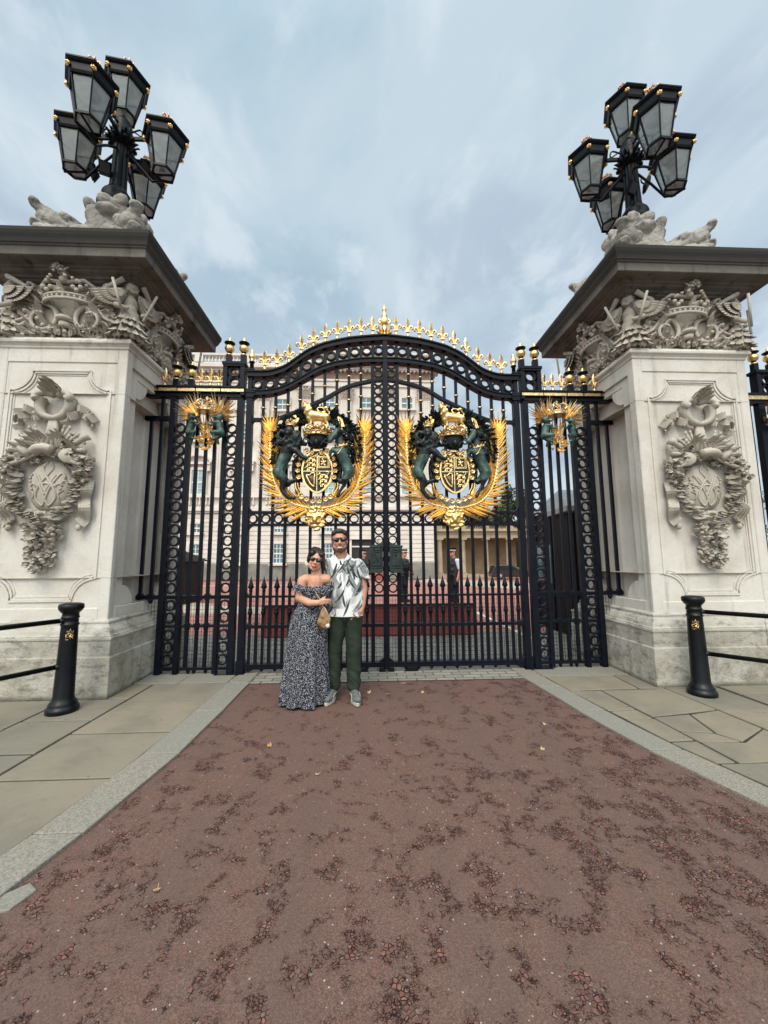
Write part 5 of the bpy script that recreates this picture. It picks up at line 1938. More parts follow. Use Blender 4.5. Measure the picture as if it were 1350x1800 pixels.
# ------------------------------------------------------------------ side screens
def trophy(s, root):
    xc = s * 2.49
    rnd = random.Random(9)
    mb = MB()
    for q in (-1, 1):
        for k in range(17):
            a = R(98 - 120 * k / 16)
            p = Vector((xc + q * .12, -.10, 3.47))
            d = Vector((q * cos(a), rnd.uniform(-.22, .0), sin(a)))
            mb.leaf(p, d, (0, -1, 0), rnd.uniform(.29, .37) * (1.0 if k < 13 else .85), .032, .04, .5)
        mb.tube([(xc + q * .15, -.07, 3.50), (xc - q * .09, -.09, 3.10)], [.012, .016], 6)
        for k in range(9):
            p = Vector((xc + q * (.13 - .02 * k), -.085, 3.46 - .035 * k))
            mb.leaf(p, (q * .5 - rnd.uniform(0, .9), -.2, .8), (0, -1, 0), .16, .022, .05, .5)
    for k in range(7):
        mb.leaf((xc + .02 * (k - 3), -.09, 3.20), (.08 * (k - 3), -.1, 1), (0, -1, 0), .28, .026, .05, .5)
    palms = obj('gilt_palm_trophy', mb, M['oldgold'], root)
    mb = MB()
    crown3d(mb, (xc, -.12, 3.52), .125, .22, 0)
    obj('gilt_crown', mb, M['oldgold'], palms)
    mb = MB()
    for k in range(26):
        a = rnd.uniform(0, 6.28)
        p = Vector((xc + .10 * cos(a) * rnd.random(), -.09 - .05 * rnd.random(), 3.09 + .065 * sin(a)))
        mb.leaf(p, (cos(a), -.4, sin(a)), (0, -1, 0), .075, .045, .4, .3)
        if k % 4 == 0:
            mb.ball(p, .022, 6, 5)
    obj('gilt_knot', mb, M['gold'], palms)
    for q in (-1, 1):
        c = Vector((xc + q * .165, -.13, 3.30))

        def L(x, y, z):
            return c + Vector((q * x, y, z))
        P = [('e', L(.02, -.02, .135), (.045, .048, .05)), ('e', L(-.015, -.06, .125), (.015, .018, .014)), ('c', L(.02, 0, .09), .022, L(.02, 0, .07), .03),
             ('c', L(.02, 0, .05), .052, L(.045, 0, -.06), .050), ('c', L(.05, 0, -.075), .052, L(.05, 0, -.09), .05),
             ('c', L(-.02, -.02, .055), .022, L(-.075, -.05, .02), .018), ('c', L(-.075, -.05, .02), .018, L(-.12, -.05, .05), .014),
             ('c', L(.03, -.03, .06), .022, L(-.04, -.06, .06), .018), ('c', L(-.03, -.05, .12), .015, L(-.09, -.05, .15), .013),
             ('c', L(.04, -.04, -.085), .040, L(-.045, -.07, -.09), .030), ('c', L(-.045, -.07, -.09), .028, L(-.015, -.05, -.17), .02),
             ('c', L(.05, .0, -.10), .038, L(.0, -.03, -.16), .028), ('c', L(.0, -.03, -.16), .026, L(.02, 0, -.23), .018), ('e', L(-.03, -.06, -.18), (.03, .02, .014))]
        for i in range(14):
            a, b = rnd.uniform(0, 6.28), rnd.uniform(0, 1.2)
            P.append(('e', L(.025 + .042 * cos(a) * cos(b), -.01 + .045 * sin(a) * cos(b), .15 + .04 * sin(b)), .018))
        P = [(p[0], p[1], (p[2], p[2], p[2])) if p[0] == 'e' and not isinstance(p[2], tuple) else p for p in P]
        blob_obj('bronze_cherub', P, M['patina'], palms, .009, 2)


def build_screen(s, label):
    root = thing('gate_screen', label, 'railing', (s * 2.5, 0, 0), 'fixed side screens of the gate')
    X = sx(s)
    mb = MB(); mb.X = X
    for x0, x1, z0 in ((2.958, 3.032, -.005), (2.020, 2.104, -.005)):
        mb.box(x0, x1, -.045, .045, z0, 3.83)
    for x0, x1 in ((2.741, 2.800), (2.240, 2.296)):
        mb.box(x0, x1, -.04, .04, -.005, 3.83)
    for z, h in ((.985, .045), (.61, .030), (.067, .036)):
        mb.box(2.10, 2.96, -.03, .03, z - h / 2, z + h / 2)
    mb.box(2.10, 2.96, -.042, .042, .995, 1.010)
    for k in range(2, 11):
        x = 2.16 + .075 * k
        if k in (3, 5, 6, 8):
            mb.lathe([(.022, .045), (.026, .02), (.016, 0), (.002, -.018)], (x, 0, .01), 8)
    # extension against the stone pillar
    mb.box(3.032, 3.335, -.03, .03, .962, 1.016)
    mb.box(2.96, 3.372, -.03, .03, 3.434, 3.496)
    mb.lathe([(.03, .0), (.034, -.02), (.02, -.045), (.002, -.06)], (3.15, 0, .962), 10)
    frame = obj('frame', mb, M['black'], root, bevel=.003)
    for x, z0, z1 in ((3.148, 1.016, 3.80), (3.288, 1.016, 3.434), (2.650, .085, 3.80), (2.525, .085, 3.80), (2.405, .085, 3.80)):
        mb = MB(); mb.X = X
        mb.box(x - .021, x + .021, -.021, .021, z0, z1)
        for z in (1.0, .615) if x < 2.9 else (1.01,):
            mb.box(x - .032, x + .032, -.032, .032, z, z + .03)
            mb.box(x - .026, x + .026, -.026, .026, z - .055, z - .02)
        obj('bar', mb, M['black'], root, bevel=.004)
    mb = MB(); mb.X = X
    zs = [.177, .338, .497, .719, .880] + [1.105 + .1585 * k for k in range(15)]
    ring_col(mb, 2.884, zs, .074, .053, -.03, .03)
    ring_col(mb, 2.170, zs, .072, .052, -.03, .03)
    obj('ring_column', mb, M['black'], root)
    mb = MB(); mb.X = X
    wire(mb, 2.30, 2.74, .085, .965, .05, .036)
    wire(mb, 2.80, 2.955, .085, .965, .05, .036)
    wire(mb, 2.105, 2.24, .085, .965, .05, .036)
    wire(mb, 3.032, 3.20, .70, .965, .05, .036)
    obj('wire_mesh', mb, M['black'], root)
    # beam
    mb = MB(); mb.X = X
    mb.box(2.0, 3.372, -.055, .055, 3.775, 3.83)
    mb.box(2.0, 3.372, -.085, .085, 3.83, 3.845)
    mb.box(2.0, 3.372, -.080, .080, 3.845, 3.895, 1)
    mb.box(2.0, 3.380, -.10, .10, 3.895, 3.925)
    for x in (2.0, 2.33, 2.68, 2.93, 3.2):
        mb.box(x - .006, x + .006, -.088, -.06, 3.83, 3.90)
    for x in (2.63, 2.02, 3.33):
        mb.box(x - .03, x + .03, -.09, .09, 3.79, 3.83)
    beam = obj('cornice_beam', mb, [M['black'], M['oldgold']], root, bevel=.003)
    # square tower over the inner posts with two rings
    mb = MB(); mb.X = X
    mb.box(2.010, 2.075, -.06, .06, 3.925, 4.26)
    mb.box(2.255, 2.318, -.06, .06, 3.925, 4.26)
    mb.box(1.998, 2.330, -.08, .08, 4.262, 4.305)
    mb.box(2.010, 2.318, -.07, .07, 4.235, 4.262)
    ring_col(mb, 2.165, (4.01, 4.16), .088, .062, -.04, .04)
    obj('pier_tower', mb, M['black'], root, bevel=.003)
    for x, z in ((2.258, 4.305), (2.050, 4.305), (2.985, 3.925), (2.775, 3.925)):
        put('urn_finial', URN, root, (s * x, 0, z))
    for x in (2.510, 2.640, 2.385, 3.148):
        put('fleur_de_lis', FLEUR, root, (s * x, 0, 3.918), .89)
    trophy(s, root)
    # iron plate under the hinge
    mb = MB(); mb.X = X
    mb.box(1.86, 2.25, -.10, .10, -.004, .006)
    obj('ground_plate', mb, M['black'], root)
    return root


build_screen(-1, 'fixed black and gold railing screen between the gate and the pillar on the couple\'s side')
build_screen(1, 'fixed black and gold railing screen in front of the dark guard hut')

# the next run of railing beyond the right-hand pillar
rt = thing('iron_railing', 'black railing with gilded ornament just beyond the stone pillar at the photo\'s edge', 'railing', (5.9, 0, 0))
mb = MB()
for x in (5.70, 5.96, 6.66, 6.88):
    mb.box(x - .05, x + .05, -.045, .045, 0, 3.83)
for k in range(6):
    x = 4.95 + .115 * k
    mb.box(x - .02, x + .02, -.02, .02, .05, 3.83)
for k in range(5):
    x = 6.10 + .115 * k
    mb.box(x - .02, x + .02, -.02, .02, .05, 3.83)
for z in (.067, .61, .985):
    mb.box(4.77, 6.93, -.03, .03, z - .02, z + .02)
ring_col(mb, 5.83, [.18 + .158 * k for k in range(22)], .074, .053, -.03, .03)
for k in range(14):
    x = 7.02 + .115 * k
    mb.box(x - .02, x + .02, -.02, .02, .05, 3.83)
mb.box(6.88, 8.7, -.03, .03, .95, 1.0)
obj('frame', mb, M['black'], rt)
mb = MB()
mb.box(4.75, 8.7, -.055, .055, 3.775, 3.83)
mb.box(4.75, 8.7, -.080, .080, 3.83, 3.895, 1)
mb.box(4.75, 8.7, -.10, .10, 3.895, 3.925)
obj('cornice_beam', mb, [M['black'], M['oldgold']], rt)
mb = MB()
mb.box(5.66, 5.72, -.06, .06, 3.925, 4.26)
mb.box(5.94, 6.0, -.06, .06, 3.925, 4.26)
mb.box(5.64, 6.02, -.08, .08, 4.26, 4.305)
ring_col(mb, 5.83, (4.01, 4.16), .088, .062, -.04, .04)
obj('pier_tower', mb, M['black'], rt)
for x in (5.70, 5.95):
    put('urn_finial', URN, rt, (x, 0, 4.305))
mb = MB()
rnd = random.Random(2)
for k in range(60):
    a = rnd.uniform(0, 6.28)
    r = rnd.uniform(.02, .2)
    mb.leaf((5.88 + r * cos(a), -.09, 3.52 + r * sin(a)), (cos(a), -.3, sin(a)), (0, -1, 0), .12, .04, .3, .4)
obj('gilt_ornament', mb, M['oldgold'], rt)
# ------------------------------------------------------------------ five-lantern lamp standards on the pillars
def hexpts(r, z, ph=0.0):
    return [(r * cos(R(60 * k) + ph), r * sin(R(60 * k) + ph), z) for k in range(6)]


def hexstack(mb, prof, mat=0, ph=0.0):
    vs = []
    for r, z in prof:
        vs += hexpts(r, z, ph)
    fs = [(i * 6 + j, i * 6 + (j + 1) % 6, (i + 1) * 6 + (j + 1) % 6, (i + 1) * 6 + j) for i in range(len(prof) - 1) for j in range(6)]
    fs += [tuple(reversed(range(6))), tuple(range((len(prof) - 1) * 6, len(prof) * 6))]
    mb.add(vs, fs, mat)


def lantern_meshes():
    """lantern with its origin at the centre of the bottom rim"""
    fr = MB()
    # bottom rim: open hexagonal hoop
    lo, hi = hexpts(.168, 0), hexpts(.15, 0)
    for k in range(6):
        a, b = Vector(lo[k]), Vector(lo[(k + 1) % 6])
        fr.bar(a, b + (b - a) * .03, .028, .042, up=(0, 0, 1))
        a2, b2 = a + Vector((0, 0, .02)), b + Vector((0, 0, .02))
        p0, p1 = Vector(hexpts(.168, .02)[k]), Vector(hexpts(.272, .62)[k])
        fr.bar(p0, p1, .019, .022, up=(p0.x, p0.y, 0))
    # cornice: deep projecting hexagon with a shallow dome roof
    hexstack(fr, [(.262, .60), (.292, .605), (.300, .625), (.308, .645), (.318, .76), (.330, .77), (.345, .785), (.355, .805), (.365, .81), (.365, .835), (.33, .85), (.25, .88), (.17, .95), (.11, 1.01)])
    fr.lathe([(.13, .97), (.115, 1.03), (.085, 1.07), (.10, 1.09), (.115, 1.105), (.115, 1.13), (.07, 1.15)], (0, 0, 0), 16)
    frame = fr.mesh('lantern', [M['lampblack']])
    gl = MB()
    for k in range(6):
        a, b = hexpts(.163, .02)[k], hexpts(.163, .02)[(k + 1) % 6]
        c, d = hexpts(.265, .615)[(k + 1) % 6], hexpts(.265, .615)[k]
        gl.add([a, b, c, d], [(0, 1, 2, 3)])
    gl.add(hexpts(.155, .012), [(5, 4, 3, 2, 1, 0)])
    glass = gl.mesh('glass', [M['glass']])
    cr = MB()
    cr.lathe([(.088, 1.14), (.092, 1.165), (.08, 1.175)], (0, 0, 0), 14)
    for k in range(6):
        a = R(60 * k)
        o = Vector((cos(a), sin(a), 0))
        fan(cr, o * .065 + Vector((0, 0, 1.15)), o, (0, 0, 1), 3, .10, .06, 90, .1)
        cr.tube([o * .085 + Vector((0, 0, 1.20)), o * .075 + Vector((0, 0, 1.27)), Vector((0, 0, 1.28))], .013, 5)
    cr.ball((0, 0, 1.31), .028, 6, 5)
    crown = cr.mesh('gilt_crown', [M['copper']])
    bs = MB()
    bs.lathe([(.036, -.012), (.036, .010), (.027, .018)], (0, 0, 0), 12)
    for k in range(6):
        a = 2 * pi * k / 6
        bs.ball((.024 * cos(a), .024 * sin(a), .016), (.013, .013, .010), 6, 4)
    bs.ball((0, 0, .026), (.018, .018, .014), 6, 4)
    boss = bs.mesh('gilt_boss', [M['gold']])
    bn = MB()
    bn.lathe([(.10, .60), (.11, .56), (.06, .51), (.04, .48)], (0, 0, 0), 14, 0)
    bn.lathe([(.12, .61), (.16, .605), (.16, .595)], (0, 0, 0), 16, 0)
    bn.tube([(0, 0, .02), (0, 0, .14)], .014, 6, 1)
    bn.lathe([(.03, .13), (.045, .15), (.02, .17)], (0, 0, 0), 10, 1)
    for k in range(3):
        a = R(120 * k + 20)
        bn.tube([(0, 0, .05), (.15 * cos(a), .15 * sin(a), .015)], .008, 5, 1)
    hexstack(bn, [(.245, .592), (.245, .598)], 2)
    burner = bn.mesh('burner', [M['lead'], M['lampblack'], M['enamel']])
    return frame, glass, crown, boss, burner


LAN = lantern_meshes()


def build_lamp():
    root = bpy.data.objects.new('lamp_standard', None)
    COL.objects.link(root)
    ORG[root] = (0, 0, 0)
    # column
    mb = MB()
    mb.lathe([(.24, 6.62), (.25, 6.70), (.22, 6.74), (.19, 6.80), (.20, 6.86), (.185, 6.90), (.15, 6.94), (.135, 6.98)], (0, 0, 0), 20)
    prof = [(.118, 6.96), (.106, 7.4), (.10, 7.78)]
    vs, fs = [], []
    for r, z in prof:
        for k in range(32):
            a = 2 * pi * k / 32
            q = r * (1 if k % 2 == 0 else .93)
            vs.append((q * cos(a), q * sin(a), z))
    for i in range(len(prof) - 1):
        for k in range(32):
            fs.append((i * 32 + k, i * 32 + (k + 1) % 32, (i + 1) * 32 + (k + 1) % 32, (i + 1) * 32 + k))
    mb.add(vs, fs)
    mb.lathe([(.105, 7.74), (.15, 7.78), (.168, 7.84), (.155, 7.90), (.14, 7.95), (.15, 7.98), (.13, 8.02), (.11, 8.10), (.12, 8.14), (.10, 8.18), (.06, 8.24)], (0, 0, 0), 20)
    for k in range(8):
        a = R(45 * k)
        fan(mb, (.16 * cos(a), .16 * sin(a), 7.80), (cos(a), sin(a), 0), (0, 0, 1), 3, .13, .06, 80, .5)
        mb.ball((.175 * cos(a), .175 * sin(a), 7.80), .035, 6, 5)
    col = obj('column', mb, M['lampblack'], root)
    for k in range(4):
        a = R(90 * k)
        d = Vector((cos(a), sin(a), 0))
        mb = MB()
        P = lambda r, z: d * r + Vector((0, 0, z))
        mb.bar(P(.10, 7.90), P(.36, 7.90), .035, .05, up=(0, 0, 1))
        mb.tube([P(.10, 7.62), P(.30, 7.42), P(.50, 7.17), P(.66, 7.19)], .018, 6)
        mb.bar(P(.50, 7.29), P(.82, 7.29), .022, .022, up=(0, 0, 1))
        mb.tube(smooth_curve([P(.12, 8.0), P(.26, 8.06), P(.30, 7.96), P(.22, 7.92)], 4), .012, 5)
        mb.tube([P(.12, 8.06), P(.40, 7.86)], .010, 5)
        obj('arm', mb, M['lampblack'], root)
    for k, (x, y, z) in enumerate(((.66, 0, 7.17), (-.66, 0, 7.17), (0, -.66, 7.17), (0, .66, 7.17), (0, 0, 8.14))):
        L = put('lantern', LAN[0], root, (x, y, z + .15), (.93, .93, .78), rot=(0, 0, R(8)))
        ORG[L] = (0, 0, 0)
        for nm, me in (('glass', LAN[1]), ('gilt_crown', LAN[2]), ('burner', LAN[4])):
            put(nm, me, L, (0, 0, 0))
        for j in range(6):
            a = R(60 * j)
            b = put('gilt_boss', LAN[3], L, (.322 * cos(a), .322 * sin(a), .70))
            b.rotation_euler = (0, R(90), a)
            b.rotation_mode = 'XYZ'
    # small modern floodlights clamped near the back lantern
    for (x, y, z, rz) in ((-.10, -.16, 7.20, .4), (.30, .10, 7.52, 1.1), (-.42, .05, 7.35, -.6)):
        mb = MB()
        mb.X = Matrix.Translation((x, y, z)) @ Matrix.Rotation(rz, 4, 'Z') @ Matrix.Rotation(.5, 4, 'X')
        mb.box(-.075, .075, -.025, .025, -.085, .085)
        mb.box(-.062, .062, -.03, -.024, -.07, .07, 1)
        mb.box(-.085, .085, -.01, .01, -.10, -.09)
        mb.tube([(0, .02, 0), (.02, .10, .05), (.05, .14, .12)], .012, 5)
        obj('floodlight', mb, [M['lampblack'], M['dark']], root)
    return root


lamp = build_lamp()
lamp.location = (-4.05, .03, .075)
tag(lamp, 'black five-lantern lamp with gilt crowns on the pillar nearest the couple', 'street lamp', 'five-lantern lamps on the pillars')
dup(lamp, (4.045, .03, .075), 'black five-lantern lamp with gilt crowns on the pillar beside the guard hut', rot=(0, 0, R(-6)))

# ------------------------------------------------------------------ bollards with rails
def build_bollard(s, loc, label):
    root = thing('bollard', label, 'bollard', loc, 'bollards in front of the pillars')
    c = loc
    mb = MB()
    mb.lathe([(.135, -.01), (.138, .03), (.132, .05), (.120, .055), (.120, .075), (.112, .095), (.098, .11), (.088, .14), (.080, .5), (.073, .80), (.073, .83), (.080, .835), (.080, .85), (.072, .855), (.071, .90),
              (.078, .905), (.078, .918), (.071, .925), (.071, .955), (.085, .965), (.098, .985), (.108, 1.0), (.108, 1.03), (.100, 1.045), (.06, 1.055), (.01, 1.058)], c, 32)
    post = obj('post', mb, M['rail'], root)
    # gilt royal cipher on the side towards the lane
    mb = MB()
    ang = R(-48) if s < 0 else R(-128)
    d = Vector((cos(ang), sin(ang), 0))
    t = Vector((-sin(ang), cos(ang), 0))

    def Q(u, z):
        r = .0785
        return Vector(c) + d * (r * cos(u / r)) + t * (r * sin(u / r)) + Vector((0, 0, z))

    def st(pts, r=.0033):
        mb.tube([Q(a, b) for a, b in pts], r, 5)
    z = .70
    st([(-.032, z), (-.032, z + .05)]); st([(-.032, z + .05), (-.006, z + .05)]); st([(-.032, z + .025), (-.012, z + .025)]); st([(-.032, z), (-.006, z)])
    st([(.006, z), (.006, z + .05)]); st([(.006, z + .05), (.022, z + .049), (.028, z + .038), (.020, z + .027), (.006, z + .026)]); st([(.014, z + .026), (.030, z)])
    st([(-.004, z + .012), (-.004, z + .04)], .0026); st([(.0, z + .012), (.0, z + .04)], .0026)
    st([(-.022, z + .062), (.022, z + .062)]); st([(-.022, z + .062), (-.026, z + .085), (-.012, z + .074), (0, z + .095), (.012, z + .074), (.026, z + .085), (.022, z + .062)])
    mb.ball(Q(0, z + .10), .005, 6, 4)
    obj('gilt_cipher', mb, M['oldgold'], post)
    for z in (.885, .44):
        mb = MB()
        dx, dy = (-.52, -.85) if s < 0 else (.68, -.73)
        a = Vector(c) + Vector((dx * .05, dy * .05, z))
        b = Vector(c) + Vector((dx * 2.6, dy * 2.6, z))
        mb.tube([a, b], .0235, 14)
        mb.lathe([(.034, -.02), (.034, .02)], tuple(Vector(c) + Vector((dx * .07, dy * .07, z))), 12)
        obj('rail', mb, M['rail'], root)
        mb = MB()
        mb.lathe([(.018, -.01), (.018, .01)], (0, 0, 0), 6)
        mb.X = None
    return root


build_bollard(-1, (-3.285, -1.205, 0), 'black bollard with two rails beside the pillar at the couple\'s side of the lane')
build_bollard(1, (3.385, -1.125, 0), 'black bollard with gilt cipher and two rails beside the pillar on the cracked paving')
# ------------------------------------------------------------------ palace, colonnade, guard huts, trees, car, officers
PY = 24.0


def build_palace():
    root = thing('palace', 'pale stone palace front with sash windows seen through the bars', 'palace', (0, PY, 0))
    X0, X1 = -46.0, 4.8
    mb = MB()
    mb.box(X0, X1, PY, PY + 14, 0, 17.0)
    # courses of rusticated ground floor
    z = 1.22
    while z < 4.85:
        mb.box(X0, X1 + .05, PY - .06, PY + 8, z + .022, z + .315)
        z += .335
    for x0 in (-5.6,):                    # corner pavilion stands forward
        mb.box(x0, X1, PY - .5, PY + 13.9, 0, 17.0)
        z = 1.22
        while z < 4.85:
            mb.box(x0 - .04, X1 + .07, PY - .57, PY + 7, z + .022, z + .315)
            z += .335
    wall = obj('wall', mb, M['palace'], root)
    mb = MB()
    for x0, y in ((X0, PY), (-5.6, PY - .5)):
        x1 = X1 if x0 > X0 else -5.6
        mb.box(x0 - .05, x1 + .16, y - .16, y + 1, 0, .62)
        mb.box(x0 - .05, x1 + .12, y - .12, y + 1, .62, 1.14)
    obj('plinth', mb, M['palace_base'], root)
    mb = MB()
    for x0, x1, y in ((X0, -5.65, PY), (-5.6, X1, PY - .5)):
        mb.box(x0, x1 + .2, y - .18, y + 1, 4.95, 5.10)
        mb.box(x0, x1 + .3, y - .32, y + 1, 5.10, 5.34)
        mb.box(x0, x1 + .2, y - .15, y + 1, 5.34, 5.50)
        mb.box(x0, x1 + .25, y - .26, y + 1, 6.12, 6.28)
        # entablature
        mb.box(x0, x1 + .1, y - .12, y + 1, 14.85, 15.25)
        mb.box(x0, x1 + .2, y - .2, y + 1, 15.25, 15.40)
        mb.box(x0, x1 + .45, y - .45, y + 1, 16.10, 16.30)
        mb.box(x0, x1 + .7, y - .7, y + 1, 16.30, 16.55)
        mb.box(x0, x1 + .3, y - .3, y + 1, 16.55, 16.85)
        mb.box(x0, x1 + .35, y - .35, y + .3, 17.42, 17.58)
        x = x0
        while x < x1:
            mb.box(x, x + .16, y - .40, y, 15.98, 16.10)
            x += .32
    obj('cornice', mb, M['palace'], root)
    mb = MB()
    for x0, x1, y in ((X0, -5.65, PY), (-5.6, X1, PY - .5)):
        mb.box(x0, x1 + .12, y - .13, y + 1, 15.40, 15.98)
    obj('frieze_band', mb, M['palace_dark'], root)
    # balustrades
    mb = MB()

    def balus(x0, x1, y, z0, z1, r=.085, st=.27):
        n = int((x1 - x0) / st)
        h = z1 - z0
        for i in range(n):
            x = x0 + (i + .5) * (x1 - x0) / n
            mb.lathe([(r * .8, 0), (r, .12 * h), (r * 1.05, .3 * h), (r * .45, .7 * h), (r * .8, .95 * h), (r * .8, h)], (x, y, z0), 6)
    x = -20.3
    while x < -6:
        balus(x, x + 3.0, PY - .2, 16.85, 17.42)
        mb.box(x + 3.0, x + 3.6, PY - .38, PY + .1, 16.85, 17.5)
        x += 3.6
    for cx in (-13.1, -9.85, -6.9, -3.4):
        yy = PY if cx < -5.6 else PY - .5
        balus(cx - 1.1, cx + 1.1, yy - .2, 5.50, 6.12, .075, .22)
    obj('balustrade', mb, M['palace'], root)
    # attic block on the pavilion
    mb = MB()
    mb.box(-4.86, .40, PY - .4, PY + 4, 16.85, 18.45)
    mb.box(-5.0, .55, PY - .55, PY + 4.2, 18.45, 18.72)
    obj('attic', mb, M['palace'], root)
    # giant pilasters with leafy capitals
    for cx in (-14.8, -11.5, -8.3, -5.0, -1.9, 1.25, 4.2):
        yy = PY if cx < -5.6 else PY - .5
        mb = MB()
        mb.box(cx - .52, cx + .52, yy - .26, yy + .1, 6.28, 6.7)
        mb.box(cx - .42, cx + .42, yy - .20, yy + .1, 6.7, 13.75)
        for k in range(5):
            x = cx - .32 + .16 * k
            mb.box(x - .05, x + .05, yy - .235, yy - .19, 6.9, 13.7)
        p = obj('pilaster', mb, M['palace'], root)
        mb = MB()
        rnd = random.Random(int(cx * 10))
        for row in range(3):
            for k in range(5):
                fan(mb, (cx - .42 + .21 * k, yy - .22, 13.75 + .3 * row), (0, -1, 0), (0, 0, 1), 3, .42, .22, 80, .5)
        for q in (-1, 1):
            mb.tube(smooth_curve([(cx + q * .1, yy - .3, 14.4), (cx + q * .42, yy - .38, 14.72), (cx + q * .56, yy - .4, 14.6), (cx + q * .46, yy - .38, 14.5)], 3), .06, 6)
        mb.box(cx - .58, cx + .58, yy - .42, yy + .1, 14.72, 14.86)
        obj('capital', mb, M['palace'], p)

    def window(cx, z0, z1, w, yy, hood=None, rows=4, cols=2, pane='pane', name='window'):
        mb = MB()
        f = .20
        for a, b, c, d in ((cx - w / 2 - f, cx - w / 2, z0, z1), (cx + w / 2, cx + w / 2 + f, z0, z1), (cx - w / 2 - f, cx + w / 2 + f, z1, z1 + f)):
            mb.box(a, b, yy - .16, yy + .05, c, d)
        mb.box(cx - w / 2 - f - .1, cx + w / 2 + f + .1, yy - .24, yy + .05, z0 - .16, z0)
        if hood:
            mb.box(cx - w / 2 - .45, cx + w / 2 + .45, yy - .34, yy, z1 + .42, z1 + .56)
            for q in (-1, 1):
                mb.box(*sorted((cx + q * (w / 2 + .22), cx + q * (w / 2 + .42))), yy - .26, yy, z1 - .1, z1 + .42)
            if hood == 'tri':
                for q in (-1, 1):
                    mb.bar((cx + q * (w / 2 + .5), yy - .17, z1 + .6), (cx, yy - .17, z1 + 1.15), .14, .34)
            else:
                mb.sweep(arc(cx, z1 + .56, w / 2 + .48, .58, 0, 180, 14), .14, yy - .34, yy)
        o = obj(name, mb, M['palace'], root)
        mb = MB()
        mb.box(cx - w / 2, cx + w / 2, yy - .075, yy - .06, z0, z1)
        obj('pane', mb, M[pane], o)
        mb = MB()
        for k in range(cols + 1):
            x = cx - w / 2 + w * k / cols
            mb.box(x - .025, x + .025, yy - .10, yy - .07, z0, z1)
        for k in range(rows + 1):
            z = z0 + (z1 - z0) * k / rows
            t = .05 if k in (0, rows // 2, rows) else .02
            mb.box(cx - w / 2, cx + w / 2, yy - .105, yy - .07, z - t, z + t)
        obj('sash', mb, M['white_paint'], o)
        return o
    cxs = (-22.8, -19.6, -16.35, -13.1, -9.85, -6.9, -3.2, 2.85)
    for i, cx in enumerate(cxs):
        yy = (PY if cx < -5.6 else PY - .5) - .06
        if cx < 1:
            window(cx, 1.16, 2.62, .72, yy, None, 4, 3)
            window(cx, 3.45, 4.15, .72, yy, None, 2, 3)
        window(cx, 6.35, 8.25, .95, yy + .06, ('tri', 'arc')[i % 2], 4, 2, 'curtain')
        window(cx, 13.1, 13.95, .85, yy + .06, None, 2, 2)
        window(cx, 10.6, 11.9, .9, yy + .06, None, 4, 2)
    for cx in (-.35,):
        window(cx, 6.35, 8.25, .95, PY - .5, 'tri', 4, 2, 'curtain')
        window(cx, 13.1, 13.95, .85, PY - .5, None, 2, 2)
        window(cx, 10.6, 11.9, .9, PY - .5, None, 4, 2)
    # entrance
    mb = MB()
    yy = PY - .56
    mb.box(-1.75, -1.42, yy - .2, yy + .1, .2, 2.9)
    mb.box(.12, .45, yy - .2, yy + .1, .2, 2.9)
    mb.box(-1.85, .55, yy - .28, yy + .1, 2.9, 3.2)
    mb.box(-1.42, .12, yy - .12, yy + .05, 2.32, 2.42)
    d = obj('entrance', mb, M['palace'], root)
    mb = MB()
    mb.box(-1.42, .12, yy - .05, yy - .02, .2, 2.9)
    obj('doorway', mb, M['dark'], d)
    mb = MB()
    for k in range(3):
        mb.box(-2.2 - .2 * k, .9 + .2 * k, yy - .9 - .3 * k, yy, .42 - .2 * k - .2, .42 - .2 * k)
    obj('steps', mb, M['blockred'], d)
    return root


build_palace()


def build_wing():
    root = thing('colonnade_wing', 'low sandy colonnade with balustraded roof right of the palace', 'colonnade', (8, PY, 0))
    mb = MB()
    mb.box(4.95, 24, PY + 1.9, PY + 3.0, 0, 3.05)
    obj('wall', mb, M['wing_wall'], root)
    mb = MB()
    mb.box(4.95, 24, PY - .1, PY + 3.0, .0, .22)
    mb.box(4.95, 24, PY + .02, PY + 3.0, 3.02, 3.30)
    mb.box(4.95, 24, PY - .02, PY + 3.0, 3.30, 3.52)
    mb.box(4.95, 24, PY - .25, PY + 3.0, 3.52, 3.66)
    mb.box(4.95, 24, PY - .05, PY + 2.5, 3.66, 3.72)
    mb.box(4.95, 24, PY + .0, PY + .35, 3.98, 4.06)
    for k in range(8):
        mb.box(5.0 + 1.84 * k, 5.5 + 1.84 * k, PY + .0, PY + .36, 3.70, 4.0)
    obj('entablature', mb, M['wing'], root)
    mb = MB()
    for k in range(100):
        x = 5.1 + .145 * k
        mb.lathe([(.04, 0), (.05, .08), (.025, .2), (.045, .27)], (x, PY + .17, 3.71), 6)
    obj('balustrade', mb, M['wing'], root)
    for k in range(8):
        x = 5.32 + 1.80 * k
        mb = MB()
        mb.box(x - .27, x + .27, PY - .03, PY + .53, .22, .34)
        mb.lathe([(.24, .34), (.25, .38), (.215, .42), (.21, 1.2), (.18, 2.78), (.20, 2.82), (.25, 2.88)], (x, PY + .25, 0), 18)
        mb.box(x - .27, x + .27, PY - .02, PY + .52, 2.88, 3.03)
        obj('column', mb, M['wing'], root)
    return root


build_wing()

